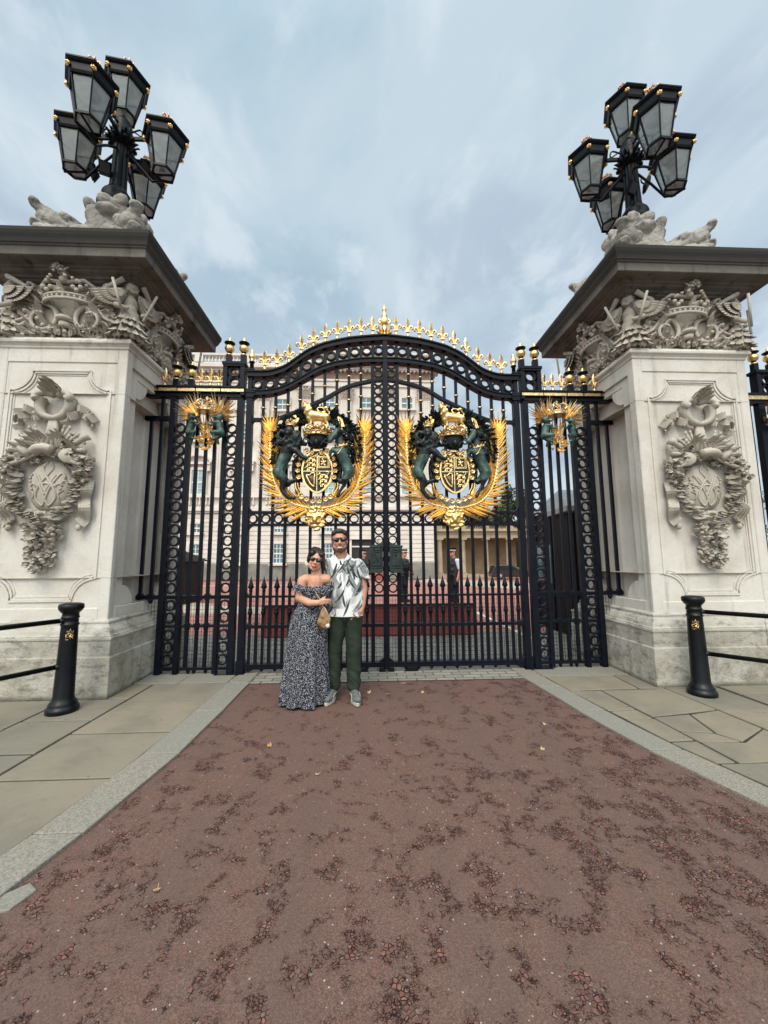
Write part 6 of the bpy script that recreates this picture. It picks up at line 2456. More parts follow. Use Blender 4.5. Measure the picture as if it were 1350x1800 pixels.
# ------------------------------------------------------------------ dark guard hut right behind the right-hand screen
t = thing('guard_hut', 'dark glazed guard hut with grey sloping roof behind the right screen', 'hut', (4.3, 3, 0))
mb = MB()
mb.box(3.62, 4.05, 1.85, 3.35, 0, 2.45)
mb.box(4.05, 6.6, 1.95, 3.4, .50, 2.45)
mb.box(4.5, 6.6, 2.6, 3.4, 0, .55)
for y in (1.84, 2.55, 3.3):
    mb.box(3.59, 3.625, y, y + .06, 0, 2.45)
mb.box(3.60, 6.6, 1.82, 1.86, 1.95, 2.0)
obj('wall', mb, M['hut'], t, bevel=.01)
mb = MB()
mb.box(3.605, 3.615, 2.62, 3.28, .95, 1.75)
mb.box(4.2, 5.0, 1.935, 1.945, 1.1, 1.85)
obj('pane', mb, M['pane'], t)
mb = MB()
E0 = 2.45
mb.add([(3.45, 1.6, E0), (7.0, 1.6, E0), (7.0, 4.2, E0), (3.75, 4.2, E0), (4.0, 2.9, 2.98), (6.6, 2.9, 2.98), (6.6, 3.1, 2.98), (4.1, 3.1, 2.98),
        (3.45, 1.6, E0 - .1), (7.0, 1.6, E0 - .1), (7.0, 4.2, E0 - .1), (3.75, 4.2, E0 - .1)],
       [(0, 1, 5, 4), (1, 2, 6, 5), (2, 3, 7, 6), (3, 0, 4, 7), (4, 5, 6, 7), (0, 8, 9, 1), (1, 9, 10, 2), (2, 10, 11, 3), (3, 11, 8, 0), (8, 11, 10, 9)])
rf = obj('roof', mb, M['lead'], t)
mb = MB()
mb.prism([(3.72, 2.36), (4.9, 2.36), (4.9, 2.62), (4.3, 2.62)], 1.4, 1.62)
mb.bar((3.60, 1.5, 2.34), (4.45, 1.5, 2.66), .05, .3)
mb.bar((5.3, 1.5, 2.36), (4.42, 1.5, 2.66), .05, .3)
obj('gable', mb, M['hut'], rf)

t = thing('sentry_hut', 'small dark sentry hut half hidden behind the screen by the couple', 'hut', (-6.5, 8, 0))
mb = MB()
mb.box(-7.6, -6.35, 8.0, 9.4, 0, 1.42)
mb.box(-6.9, -6.5, 7.985, 8.0, .5, 1.25)
obj('wall', mb, M['hut'], t)
mb = MB()
mb.add([(-7.8, 7.8, 1.42), (-6.2, 7.8, 1.42), (-6.2, 9.6, 1.42), (-7.8, 9.6, 1.42), (-7.0, 8.7, 1.9)], [(0, 1, 4), (1, 2, 4), (2, 3, 4), (3, 0, 4), (3, 2, 1, 0)])
obj('roof', mb, M['hut'], t)

# ------------------------------------------------------------------ red road blocker just inside the gate
t = thing('road_blocker', 'low red steel road blocker raised across the drive behind the gate', 'barrier', (-.3, 2.35, 0))
mb = MB()
mb.prism([(2.30, 0), (2.34, .56), (2.42, .60), (3.3, 0)], -2.3, 1.84, axis='x')
obj('plate', mb, M['blockred'], t, bevel=.01)
mb = MB()
for k in range(6):
    x = -2.0 + .7 * k
    mb.box(x - .012, x + .012, 2.296, 2.32, .02, .55)
mb.box(-2.3, 1.84, 2.30, 2.345, .565, .60)
obj('edge_strip', mb, M['dark'], t)

# ------------------------------------------------------------------ signal post
t = thing('traffic_light', 'black signal post with a lit red lamp behind the right gate stile', 'traffic light', (3.12, 3.0, 0))
mb = MB()
mb.tube([(3.12, 3.0, 0), (3.12, 3.0, 1.3)], .03, 10)
mb.box(3.05, 3.19, 2.96, 3.10, 1.28, 1.84)
for z in (1.75, 1.56, 1.37):
    mb.tube([(3.12, 2.97, z), (3.12, 2.90, z)], .06, 12, caps=False)
obj('signal_head', mb, M['hut'], t)
m_red, N_, b_, _t = new_mat('red_signal_lamp')
setp(N_, b_, base=(.4, .02, .01), ecol=(1.0, .35, .2), estr=3.0)
mb = MB()
mb.ball((3.12, 2.955, 1.75), (.025, .02, .025), 10, 6)
obj('lens', mb, m_red, t)

# ------------------------------------------------------------------ dark car on the forecourt
M['lens_dark'] = mottled('tinted_glass', (.012, .016, .018), (.02, .025, .028), 3, .1, spec=.4)
m_car = mottled('black_car_paint', (.006, .007, .009), (.008, .009, .011), 3, .15, spec=.6, coat=.6)
m_tyre = mottled('tyre_rubber', (.012, .012, .012), (.018, .018, .018), 20, .8)
t = thing('parked_car', 'black estate car parked before the colonnade', 'car', (9.6, 21.5, 0))
body = [(8.35, .16), (8.30, .40), (8.36, .55), (8.50, .93), (8.62, .99), (9.0, 1.02), (9.75, .99), (10.30, .66), (10.85, .58), (10.98, .42), (10.98, .16)]
mb = MB()
sec = []
for y, k in ((21.0, .0), (21.06, .03), (21.9, .03), (21.98, 0)):
    pass
mb.prism([(9.64 + (x - 9.64) * .985, .16 + (z - .16) * .97) for x, z in body], 21.0, 22.05)
mb.prism(body, 21.08, 21.97)
obj('body', mb, m_car, t, bevel=.05, seg=3)
mb = MB()
for q in ([(8.68, .62), (8.74, .90), (9.12, .94), (9.12, .62)], [(9.18, .62), (9.18, .94), (9.72, .90), (10.12, .64), (10.1, .62)]):
    mb.prism(q, 20.985, 20.998)
obj('side_window', mb, M['lens_dark'], t)
for x in (8.85, 10.45):
    mb = MB()
    mb.tube([(x, 20.97, .23), (x, 21.15, .23)], .23, 20)
    w = obj('wheel', mb, m_tyre, t)
    mb = MB()
    mb.tube([(x, 20.962, .23), (x, 20.98, .23)], .14, 14)
    obj('rim', mb, M['lead'], w)
mb = MB()
mb.box(10.90, 11.0, 21.0, 21.2, .42, .52)
obj('headlight', mb, M['white_paint'], t)


# ------------------------------------------------------------------ trees
def leaf_mat(name, a, b):
    m, N, bs, tr = new_mat(name)
    rn = N.n('ShaderNodeNewGeometry').outputs['Random Per Island']
    setp(N, bs, base=N.mix(rn, a, b), rough=.6, spec=.3)
    return m


M['leafA'] = leaf_mat('foliage', (.030, .050, .016), (.075, .105, .034))
M['leafB'] = leaf_mat('dark_foliage', (.022, .036, .014), (.055, .075, .028))
M['bark'] = mottled('bark', (.05, .04, .03), (.09, .075, .055), 6, .9, bump=.5)


def tree(label, x, y, h, w, z0, seed, mat, n=2600, tall=1.0, group=None):
    rnd = random.Random(seed)
    t = thing('tree', label, 'tree', (x, y, 0), group)
    mb = MB()
    mb.tube([(x, y, 0), (x + .1, y, h * .4), (x - .05, y, h * .85)], [.28, .2, .05], 8)
    clumps = []
    for i in range(16):
        a = rnd.uniform(0, 6.28)
        r = rnd.uniform(.2, 1) * w * .42
        z = rnd.uniform(z0 + .12 * (h - z0), h * .93)
        r *= sqrt(max(.12, 1 - ((z - (z0 + h) / 2) / ((h - z0) / 2)) ** 2))
        c = Vector((x + r * cos(a), y + r * sin(a), z))
        clumps.append((c, rnd.uniform(.10, .19) * (h - z0) ** .5 * w ** .5))
        mb.tube([(x, y, z * .75), ((x + c.x) / 2, (y + c.y) / 2, z * .88), tuple(c)], [.08, .05, .02], 5)
    obj('trunk', mb, M['bark'], t)
    mb = MB()
    for i in range(n):
        c, r = clumps[rnd.randrange(len(clumps))]
        d = Vector((rnd.gauss(0, 1), rnd.gauss(0, 1), rnd.gauss(0, .8))).normalized()
        p = c + d * r * rnd.uniform(.55, 1.08)
        e = Vector((rnd.gauss(0, 1), rnd.gauss(0, 1), rnd.gauss(0, 1))).normalized()
        f = e.orthogonal().normalized()
        g = e.cross(f)
        s = rnd.uniform(.09, .17)
        mb.add([p - f * s, p + g * s * .6, p + f * s, p - g * s * .6 + e * s * .2], [(0, 1, 2, 3)])
    obj('crown', mb, mat, t, fixn=False)


tree('leafy green tree rising just right of the palace roofline', 10.2, 34, 7.4, 4.6, 2.5, 1, M['leafA'], 3200, group='trees behind the colonnade')
tree('broad green tree between the right gate leaf and the hut', 13.6, 36, 8.1, 5.0, 2.5, 2, M['leafA'], 3200, group='trees behind the colonnade')
tree('dark tree showing low behind the colonnade balustrade', 8.2, 37, 6.4, 4.5, 2.5, 6, M['leafB'], 2600, group='trees behind the colonnade')
tree('slim dark poplar showing above the grey hut roof', 15.9, 38, 10.2, 2.6, 2.5, 3, M['leafB'], 2600, group='trees behind the colonnade')
tree('second slim poplar at the right above the grey hut roof', 17.8, 38, 9.9, 2.4, 2.5, 4, M['leafB'], 2600, group='trees behind the colonnade')
tree('wide green tree seen past the outer edge of the right pillar', 33.5, 30, 13.5, 9.0, 2.0, 5, M['leafA'], 4200)
# ------------------------------------------------------------------ the couple
def skin_mat(name, a, b):
    m, N, bs, t = new_mat(name)
    n = N.noise(N.pos(), 22, 4)
    setp(N, bs, base=N.mix(n, a, b), rough=.5, spec=.35)
    bs.inputs['Subsurface Weight'].default_value = .12
    bs.inputs['Subsurface Radius'].default_value = (.02, .008, .004)
    return m


M['skin_m'] = skin_mat('tanned_skin', (.58, .30, .20), (.50, .245, .16))
M['skin_w'] = skin_mat('warm_skin', (.64, .345, .23), (.56, .285, .185))
M['hair_m'] = mottled('brown_hair', (.018, .013, .010), (.040, .028, .020), 60, .6, bump=.4, bdist=.004)
M['stubble'] = mottled('beard_stubble', (.075, .042, .030), (.13, .075, .055), 70, .7)
M['hair_w'] = mottled('black_hair', (.005, .004, .004), (.012, .009, .008), 50, .38, bump=.5, bdist=.004)
M['lens'] = mottled('dark_lens', (.004, .004, .005), (.006, .006, .007), 4, .08, spec=.8)
M['teeth'] = mottled('teeth', (.75, .71, .64), (.70, .66, .58), 30, .4)
M['lip'] = mottled('lips', (.33, .11, .09), (.28, .09, .08), 20, .45)
M['lip_w'] = mottled('lipstick', (.33, .05, .06), (.28, .045, .05), 20, .4)
M['shirt'] = mottled('white_shirt_cloth', (.80, .81, .79), (.72, .73, .72), 9, .9, spec=.2, bump=.15, bscale=220, bdist=.001)
M['frond'] = mottled('printed_frond_dark', (.030, .034, .034), (.075, .08, .08), 30, .9, spec=.2)
M['frond2'] = mottled('printed_frond_grey', (.19, .20, .20), (.30, .31, .30), 30, .9, spec=.2)
M['trouser'] = mottled('dark_green_cotton', (.020, .030, .020), (.032, .044, .030), 6, .9, spec=.2, bump=.2, bscale=240, bdist=.001)
M['shoe'] = mottled('grey_trainer', (.085, .09, .09), (.15, .155, .155), 40, .7, bump=.2, bscale=200, bdist=.002)
M['sole'] = mottled('cream_sole', (.48, .45, .38), (.40, .37, .31), 12, .7)
M['belt'] = mottled('tan_leather', (.34, .20, .09), (.27, .155, .07), 14, .55, bump=.2, bdist=.002)
M['strapgold'] = mottled('pale_strap', (.55, .40, .24), (.45, .32, .19), 30, .5)
M['pearl'] = mottled('pale_shell', (.74, .68, .58), (.68, .60, .50), 30, .4)


def dress_mat():
    m, N, b, t = new_mat('floral_dress_cloth')
    p = N.objc()
    w = N.n('ShaderNodeTexNoise', {'Vector': p, 'Scale': 95.0, 'Detail': 2})
    pw = N.n('ShaderNodeVectorMath', {0: p, 1: N.n('ShaderNodeVectorMath', {0: w.outputs['Color'], 'Scale': .016}, operation='SCALE').outputs[0]}, operation='ADD').outputs[0]
    v = N.voro(pw, 105)
    rr = N.n('ShaderNodeSeparateColor', {0: v.outputs['Color']})
    a = N.ramp(v.outputs['Distance'], .40, .30)
    n = N.noise(pw, 135, 2)
    sq = N.ramp(n, .55, .59)
    k = N.math('MAXIMUM', N.math('MULTIPLY', a, N.ramp(rr.outputs[0], .40, .46)), N.math('MULTIPLY', sq, N.ramp(rr.outputs[1], .45, .5)))
    c = N.mix(k, (.011, .013, .022), (.42, .42, .44))
    setp(N, b, base=c, rough=.92, spec=.15)
    return m


M['dress'] = dress_mat()


def cloth_fold(sc, amp):
    def f(co, n):
        a = noise.noise(Vector((co.x * sc, co.y * sc, co.z * sc * .55)))
        b = noise.noise(Vector((co.x * sc * 2.3 + 4, co.y * sc * 2.3, co.z * sc * 1.2)))
        return amp * (1 - 2 * abs(a)) + amp * .4 * b
    return f


def hand(P, w, d, palm_n, side, L=.185, curl=.35, spread=.10, thumb=1):
    """five-fingered hand: w wrist point, d direction of fingers, palm_n palm normal, side = direction of the thumb"""
    w, d, pn, sd = Vector(w), Vector(d).normalized(), Vector(palm_n).normalized(), Vector(side).normalized()
    k = L / .185
    pc = w + d * (.045 * k)
    for q in (-1.2, -.4, .4, 1.2):
        P.append(('c', w + sd * (.014 * q * k), .017 * k, w + d * (.085 * k) + sd * (.0185 * q * k), .0125 * k))
    for i, (q, ln) in enumerate(((1.25, .072), (.42, .082), (-.42, .076), (-1.25, .058))):
        b0 = w + d * (.086 * k) + sd * (.0185 * q * k)
        dd = (d + sd * spread * q * .5).normalized()
        p = b0
        for j, fr in enumerate((.45, .32, .23)):
            an = curl * (j + .6)
            v = dd * cos(an) + pn * sin(an)
            e = p + v * (ln * fr * k)
            P.append(('c', p, (.0092 - .0008 * j) * k, e, (.0086 - .0009 * j) * k))
            p = e
    t0 = w + d * (.025 * k) + sd * (.025 * k)
    t1 = t0 + (d * .6 + sd * .75 + pn * .25).normalized() * (.042 * k)
    t2 = t1 + (d * .95 + sd * .35 + pn * .3).normalized() * (.032 * k)
    P.append(('c', t0, .0145 * k, t1, .011 * k))
    P.append(('c', t1, .0105 * k, t2, .0085 * k))


def head_parts(c, s, yaw=0.0, tilt=0.0, smile=True):
    """head around c (centre of the skull), facing -y; returns parts and the transform"""
    T = Matrix.Translation(c) @ Matrix.Rotation(tilt, 4, 'Y') @ Matrix.Rotation(yaw, 4, 'Z') @ Matrix.Scale(s, 4)
    q3 = T.to_3x3().normalized()

    def p(x, y, z):
        return T @ Vector((x, y, z))

    def E(x, y, z, a, b, cc):
        return ('e', p(x, y, z), (a * s, b * s, cc * s), q3)
    P = [E(0, .012, .035, .076, .092, .085), E(0, -.018, -.035, .062, .070, .075), E(0, -.045, -.085, .042, .040, .030), E(0, -.066, -.098, .020, .016, .015),
         E(-.048, -.030, -.055, .022, .035, .040), E(.048, -.030, -.055, .022, .035, .040),
         ('c', p(0, -.086, .012), .0085 * s, p(0, -.108, -.022), .013 * s), E(-.013, -.096, -.026, .009, .010, .008), E(.013, -.096, -.026, .009, .010, .008),
         E(-.036, -.066, -.022, .024, .020, .020), E(.036, -.066, -.022, .024, .020, .020),
         E(0, -.078, .036, .05, .014, .010), E(-.078, .012, -.008, .010, .018, .030), E(.078, .012, -.008, .010, .018, .030),
         E(0, -.082, -.058, .028, .014, .009), E(0, -.080, -.074, .022, .013, .008)]
    return P, T, q3


def face_kit(parent, T, q3, s, male=True):
    def p(x, y, z):
        return T @ Vector((x, y, z))
    # sunglasses
    mb = MB()
    for k in (-1, 1):
        mb.ball(p(k * .034, -.090, .012), (.031 * s, .012 * s, .0195 * s), 14, 9, rot=q3 @ Matrix.Rotation(k * -.22, 3, 'Z'))
        mb.tube([p(k * .062, -.075, .020), p(k * .077, -.03, .020), p(k * .080, .02, .012)], .0042 * s, 6)
        mb.bar(p(k * .008, -.100, .026), p(k * .064, -.082, .026), .008 * s, .008 * s, up=(0, 0, 1))
    mb.tube([p(-.012, -.104, .018), p(0, -.108, .021), p(.012, -.104, .018)], .0042 * s, 6)
    obj('sunglasses', mb, M['lens'], parent)
    mb = MB()
    if male:
        mb.ball(p(0, -.0925, -.0660), (.029 * s, .007 * s, .0065 * s), 14, 7, 0, rot=q3)
        mb.tube([p(-.036, -.080, -.052), p(-.018, -.0935, -.0565), p(0, -.096, -.0575), (p(.018, -.0935, -.0565)), p(.036, -.080, -.052)], .0025 * s, 6, 1)
        mb.tube([p(-.034, -.081, -.056), p(-.018, -.092, -.0755), p(0, -.0945, -.0795), p(.018, -.092, -.0755), p(.034, -.081, -.056)], .0038 * s, 6, 1)
        obj('smile', mb, [M['teeth'], M['lip']], parent)
    else:
        mb.tube([p(-.030, -.083, -.058), p(-.012, -.0955, -.0615), p(0, -.096, -.0635), p(.012, -.0955, -.0615), p(.030, -.083, -.058)], .0045 * s, 6, 0)
        mb.tube([p(-.027, -.084, -.0605), p(-.012, -.093, -.070), p(0, -.0945, -.072), p(.012, -.093, -.070), p(.027, -.084, -.0605)], .0055 * s, 6, 0)
        obj('smile', mb, [M['lip_w']], parent)


# ---------------- man
man = thing('person', 'smiling man in sunglasses, white fern-print shirt and dark green trousers, one thumb in his pocket', 'man', (-.50, -1.0, 0))
Y0 = -1.0
P, TM, QM = head_parts((-.570, Y0 - .015, 1.682), 1.09, .10, R(-2))
P += [('c', (-.562, Y0 + .02, 1.62), .058, (-.545, Y0 + .03, 1.48), .064),
      ('c', (-.69, Y0 + .03, 1.41), .045, (-.38, Y0 + .03, 1.41), .045), ('c', (-.53, Y0 + .03, 1.36), .09, (-.50, Y0 + .03, 1.05), .085),
      ('c', (-.50, Y0 + .03, 1.05), .085, (-.495, Y0 + .03, .92), .085),
      # left arm (right in the photo): down, forearm bending in to the pocket
      ('c', (-.350, Y0 + .02, 1.40), .048, (-.298, Y0 + .03, 1.15), .046), ('c', (-.298, Y0 + .03, 1.15), .046, (-.318, Y0 - .02, .96), .036),
      ('c', (-.318, Y0 - .02, .96), .034, (-.333, Y0 - .045, .915), .029),
      # right arm behind the woman's back
      ('c', (-.715, Y0 + .03, 1.425), .060, (-.80, Y0 + .10, 1.20), .045), ('c', (-.80, Y0 + .10, 1.20), .044, (-.93, Y0 + .07, 1.08), .032),
      # legs
      ('c', (-.585, Y0 + .02, .86), .088, (-.62, Y0 + .02, .48), .062), ('c', (-.62, Y0 + .02, .48), .056, (-.625, Y0 + .04, .09), .042),
      ('c', (-.41, Y0 + .02, .86), .088, (-.405, Y0 + .0, .48), .062), ('c', (-.405, Y0 + .0, .48), .056, (-.400, Y0 + .0, .09), .042)]
hand(P, (-.335, Y0 - .05, .915), (-.62, -.28, -.72), (-.35, .7, -.3), (-.55, -.25, .62), .178, .28, .10)
hand(P, (-.93, Y0 + .07, 1.08), (-.85, -.3, -.35), (0, -.8, 0), (0, -.3, .9), .175, .25)
blob_obj('body', P, M['skin_m'], man, .0058, 2)
face_kit(man, TM, QM, 1.09, True)


def hp(x, y, z):
    return TM @ Vector((x, y, z))


def HE(x, y, z, a, b, c):
    return ('e', hp(x, y, z), (a * 1.09, b * 1.09, c * 1.09), QM)


blob_obj('hair', [HE(0, .028, .058, .081, .093, .078), HE(0, -.030, .100, .066, .052, .030), HE(-.052, -.02, .085, .030, .05, .03), HE(.052, -.02, .085, .030, .05, .03),
                  HE(-.070, .018, .035, .014, .034, .045), HE(.070, .018, .035, .014, .034, .045), HE(0, .075, .01, .06, .035, .07)], M['hair_m'], man, .0065, 1,
         lambda co, n: .003 * noise.noise(co * 70))
# short beard as a close shell round the jaw
mb_parts = [HE(0, -.047, -.090, .044, .0415, .030), HE(-.050, -.028, -.068, .0225, .034, .036), HE(.050, -.028, -.068, .0225, .034, .036), HE(0, -.0665, -.099, .0215, .0175, .016),
            HE(0, -.0835, -.0485, .030, .0135, .0045), HE(-.066, .0, -.035, .012, .020, .034), HE(.066, .0, -.035, .012, .020, .034)]
blob_obj('beard', mb_parts, M['stubble'], man, .0055, 1)

# shirt
S = [('c', (-.70, Y0 + .03, 1.42), .070, (-.375, Y0 + .03, 1.415), .070), ('c', (-.62, Y0 + .035, 1.465), .055, (-.475, Y0 + .035, 1.465), .055),
     ('c', (-.585, Y0 + .01, 1.36), .122, (-.575, Y0 + .01, 1.05), .118), ('c', (-.455, Y0 + .01, 1.36), .122, (-.425, Y0 + .01, 1.05), .118),
     ('c', (-.575, Y0 + .01, 1.05), .118, (-.572, Y0 + .01, .99), .117), ('c', (-.425, Y0 + .01, 1.05), .118, (-.425, Y0 + .01, .99), .117),
     ('c', (-.365, Y0 + .02, 1.41), .074, (-.325, Y0 + .03, 1.34), .068), ('c', (-.52, Y0 - .01, 1.38), .112, (-.50, Y0 - .01, .99), .110), ('c', (-.69, Y0 + .03, 1.42), .075, (-.76, Y0 + .07, 1.32), .074)]
fold = cloth_fold(7.5, .007)
shirt_me = blob(S, .0085, 5, fold)
# drop the rounded bottom into a straight hem and open the sleeve
for v in shirt_me.vertices:
    if v.co.z < 1.0:
        t = min(1.0, (1.0 - v.co.z) / .117)
        v.co.z = 1.0 - .135 * t ** .45
        cx = -.50
        if t > .05:
            dx, dy = v.co.x - cx, v.co.y - (Y0 + .01)
            l = sqrt((dx / .192) ** 2 + (dy / .122) ** 2) or 1
            if l > .25:
                v.co.x = cx + dx / l * (.995 + .02 * sin(v.co.x * 40))
                v.co.y = Y0 + .01 + dy / l
shirt_me.name = 'shirt'
shirt_me.materials.clear()
# short loose sleeve on the free arm, a cone open at the cuff
sl = MB()
a, b = Vector((-.352, Y0 + .02, 1.41)), Vector((-.302, Y0 + .03, 1.270))
n = 18
rings = []
for i in range(7):
    t = i / 6
    p = a.lerp(b, t)
    r = .064 + .010 * t
    ring = []
    for j in range(n):
        an = 2 * pi * j / n
        ring.append(p + Vector((cos(an) * r, sin(an) * r * .95, -cos(an) * r * .28)))
    rings.append(ring)
vs = [p for r_ in rings for p in r_]
vs += [a.lerp(b, .94) + (p - b) * .93 for p in rings[-1]]
sl.add(vs, [(i * n + j, i * n + (j + 1) % n, (i + 1) * n + (j + 1) % n, (i + 1) * n + j) for i in range(7) for j in range(n)], 0, True)
bm = bmesh.new()
bm.from_mesh(shirt_me)
tmp = sl.mesh('t', [])
bm.from_mesh(tmp)
bpy.data.meshes.remove(tmp)
bm.to_mesh(shirt_me)
bm.free()
for p in shirt_me.polygons:
    p.use_smooth = True
bvh = BVHTree.FromPolygons([v.co.copy() for v in shirt_me.vertices], [tuple(p.vertices) for p in shirt_me.polygons])
pm = MB()
rnd = random.Random(17)


def on_shirt(x, z, lift):
    h = bvh.ray_cast(Vector((x, Y0 - .6, z)), Vector((0, 1, 0)))
    if h[0] is None:
        return None
    return h[0] + h[1] * (lift if h[1].y < 0 else -lift)


def frond_leaf(x, z, ang, L, W, mat, bend, lift=.0022):
    n = 9
    pts = []
    for i in range(n + 1):
        t = i / n
        a2 = ang + bend * t
        w = W * sin(pi * min(1, t * .96 + .03)) ** .8 * (1 - .25 * t)
        px = x + L * (sin(ang + bend * .5 * t) * t)
        pz = z + L * (cos(ang + bend * .5 * t) * t)
        A = on_shirt(px - cos(a2) * w / 2, pz + sin(a2) * w / 2, lift)
        B = on_shirt(px + cos(a2) * w / 2, pz - sin(a2) * w / 2, lift)
        if A is None or B is None or (A - B).length > W * 2.2 + .01:
            break
        if pts and ((A - pts[-1][0]).length > L / n * 3):
            break
        pts.append((A, B))
    if len(pts) > 2:
        vs = [q for ab in pts for q in ab]
        pm.add(vs, [(2 * i, 2 * i + 1, 2 * i + 3, 2 * i + 2) for i in range(len(pts) - 1)], mat, True)


for i in range(78):                                    # fern sprays: a curved rib with pairs of leaflets
    x0 = rnd.uniform(-.76, -.24)
    z0 = rnd.uniform(.84, 1.44)
    ang = rnd.uniform(.35, 1.0) * rnd.choice((-1, 1))
    bend = -ang * rnd.uniform(.6, 1.3)
    L = rnd.uniform(.15, .24)
    kind = rnd.random()
    if kind < .46:
        nl = 11
        for j in range(nl):
            t = j / nl
            cx = x0 + L * sin(ang + bend * .5 * t) * t
            cz = z0 + L * cos(ang + bend * .5 * t) * t
            for s_ in (-1, 1):
                frond_leaf(cx, cz, ang + bend * t + s_ * (.62 - .2 * t), .080 * (1 - .45 * t), .0045, 1, -s_ * .25)
        frond_leaf(x0, z0, ang, L, .004, 1, bend, .003)
    else:
        frond_leaf(x0, z0, ang, L * .85, .024, 0 if rnd.random() < .75 else 1, bend, .0035)
        if rnd.random() < .7:
            frond_leaf(x0 + .012, z0 - .01, ang + .25, L * .6, .018, 1, bend, .003)
bm = bmesh.new()
bm.from_mesh(shirt_me)
k0 = len(bm.faces)
tmp = pm.mesh('t', [])
bm.from_mesh(tmp)
bpy.data.meshes.remove(tmp)
bm.to_mesh(shirt_me)
bm.free()
for m_ in (M['shirt'], M['frond'], M['frond2']):
    shirt_me.materials.append(m_)
mi = [0] * k0 + [1 + q for q in pm.mi]
shirt_me.polygons.foreach_set('material_index', mi)
for p in shirt_me.polygons:
    p.use_smooth = True
for v in shirt_me.vertices:
    v.co.x = -.49 + (v.co.x + .49) * 1.05
shirt_me.transform(Matrix.Translation([-c for c in ORG[man]]))
shirt = bpy.data.objects.new('shirt', shirt_me)
COL.objects.link(shirt)
shirt.parent = man
ORG[shirt] = ORG[man]
# collar, placket and vest in the open neck
mb = MB()
for k in (-1, 1):
    P_ = smooth_curve([(-.548 + k * .072, Y0 + .07, 1.535), (-.548 + k * .082, Y0 + .0, 1.515), (-.546 + k * .060, Y0 - .062, 1.475), (-.542 + k * .030, Y0 - .092, 1.425)], 4)
    for i, (a, b) in enumerate(zip(P_, P_[1:])):
        mb.bar(a, b + (b - a) * .15, .052 - .0012 * i, .008, up=(k * .8, -.6, .55))
mb.bar((-.540, Y0 - .118, 1.42), (-.515, Y0 - .136, 1.15), .022, .006, up=(0, -1, 0))
obj('collar', mb, M['shirt'], shirt, bevel=.002)
mb = MB()
mb.prism([(-.585, 1.485), (-.505, 1.485), (-.525, 1.45), (-.55, 1.435), (-.57, 1.45)], Y0 - .082, Y0 - .06)
obj('undershirt', mb, M['white_paint'], man)

# trousers
T_ = [('e', (-.497, Y0 + .02, .875), (.182, .122, .10)),
      ('c', (-.575, Y0 + .015, .85), .104, (-.622, Y0 + .02, .48), .078), ('c', (-.622, Y0 + .02, .48), .076, (-.625, Y0 + .035, .12), .069),
      ('c', (-.412, Y0 + .015, .85), .104, (-.406, Y0 + .0, .48), .080), ('c', (-.406, Y0 + .0, .48), .078, (-.402, Y0 + .01, .12), .071)]


def tfold(co, n):
    z = co.z
    k = .0042 if z > .3 else .0095
    a = noise.noise(Vector((co.x * 5, co.y * 5, z * (11 if z < .6 else 8) + co.x * 9)))
    b = noise.noise(Vector((co.x * 14, co.y * 14, z * 20)))
    return k * (1.2 - 2.6 * abs(a)) + .0022 * b


tme = blob(T_, .009, 3, tfold)
for v in tme.vertices:
    if v.co.z < .085:
        v.co.z = .085 - (.085 - v.co.z) * .55
tme.name = 'trousers'
tme.materials.clear()
tme.materials.append(M['trouser'])
tme.transform(Matrix.Translation([-c for c in ORG[man]]))
tr = bpy.data.objects.new('trousers', tme)
COL.objects.link(tr)
tr.parent = man
ORG[tr] = ORG[man]
mb = MB()
for k, x in ((1, -.365), (-1, -.64)):
    mb.tube(smooth_curve([(x - k * .045, Y0 - .108, .90), (x, Y0 - .09, .845), (x + k * .035, Y0 - .03, .83)], 4), .0042, 5)
mb.tube([(-.497, Y0 - .108, .90), (-.497, Y0 - .100, .80), (-.495, Y0 - .06, .74)], .0042, 5)
obj('seam', mb, M['trouser'], tr)


def shoe(x, y, rz, parent):
    T = Matrix.Translation((x, y, 0)) @ Matrix.Rotation(rz, 4, 'Z')

    def p(a, b, c):
        return T @ Vector((a, b, c))
    me = blob([('c', p(0, .06, .062), .046, p(0, -.05, .055), .046), ('c', p(0, -.05, .055), .044, p(.005, -.155, .042), .036), ('e', p(0, .06, .10), (.044, .05, .05)), ('c', p(-.02, -.12, .04), .03, p(.02, -.12, .04), .03)], .007, 2)
    for v in me.vertices:
        v.co.z = max(v.co.z, .022)
    me.name = 'shoe'
    me.materials.clear()
    me.materials.append(M['shoe'])
    me.transform(Matrix.Translation([-c for c in ORG[parent]]))
    o = bpy.data.objects.new('shoe', me)
    COL.objects.link(o)
    o.parent = parent
    ORG[o] = ORG[parent]
    mb = MB()
    out = []
    for i in range(22):
        a = 2 * pi * i / 22
        yy = -.048 + .148 * sin(a)
        w = .050 if yy < -.02 else .043
        q = p(w * cos(a) * (1 - .12 * abs(sin(a))), yy, 0)
        out.append((q.x, q.y))
    mb.prism(out, -.012, .024, axis='z')
    obj('sole', mb, M['sole'], o, bevel=.006)
    mb = MB()
    for k in range(5):
        mb.tube([p(-.022, -.035 - .02 * k, .095 - .010 * k), p(0, -.037 - .02 * k, .102 - .010 * k), p(.022, -.035 - .02 * k, .095 - .010 * k)], .0035, 5)
    for k in (-1, 1):
        mb.tube(smooth_curve([p(k * .045, .05, .05), p(k * .047, -.02, .07), p(k * .044, -.09, .045)], 4), .0045, 5, 1)
    obj('laces', mb, [M['shoe'], M['sole']], o)


shoe(-.638, Y0 - .02, R(-14), man)
shoe(-.392, Y0 - .05, R(12), man)

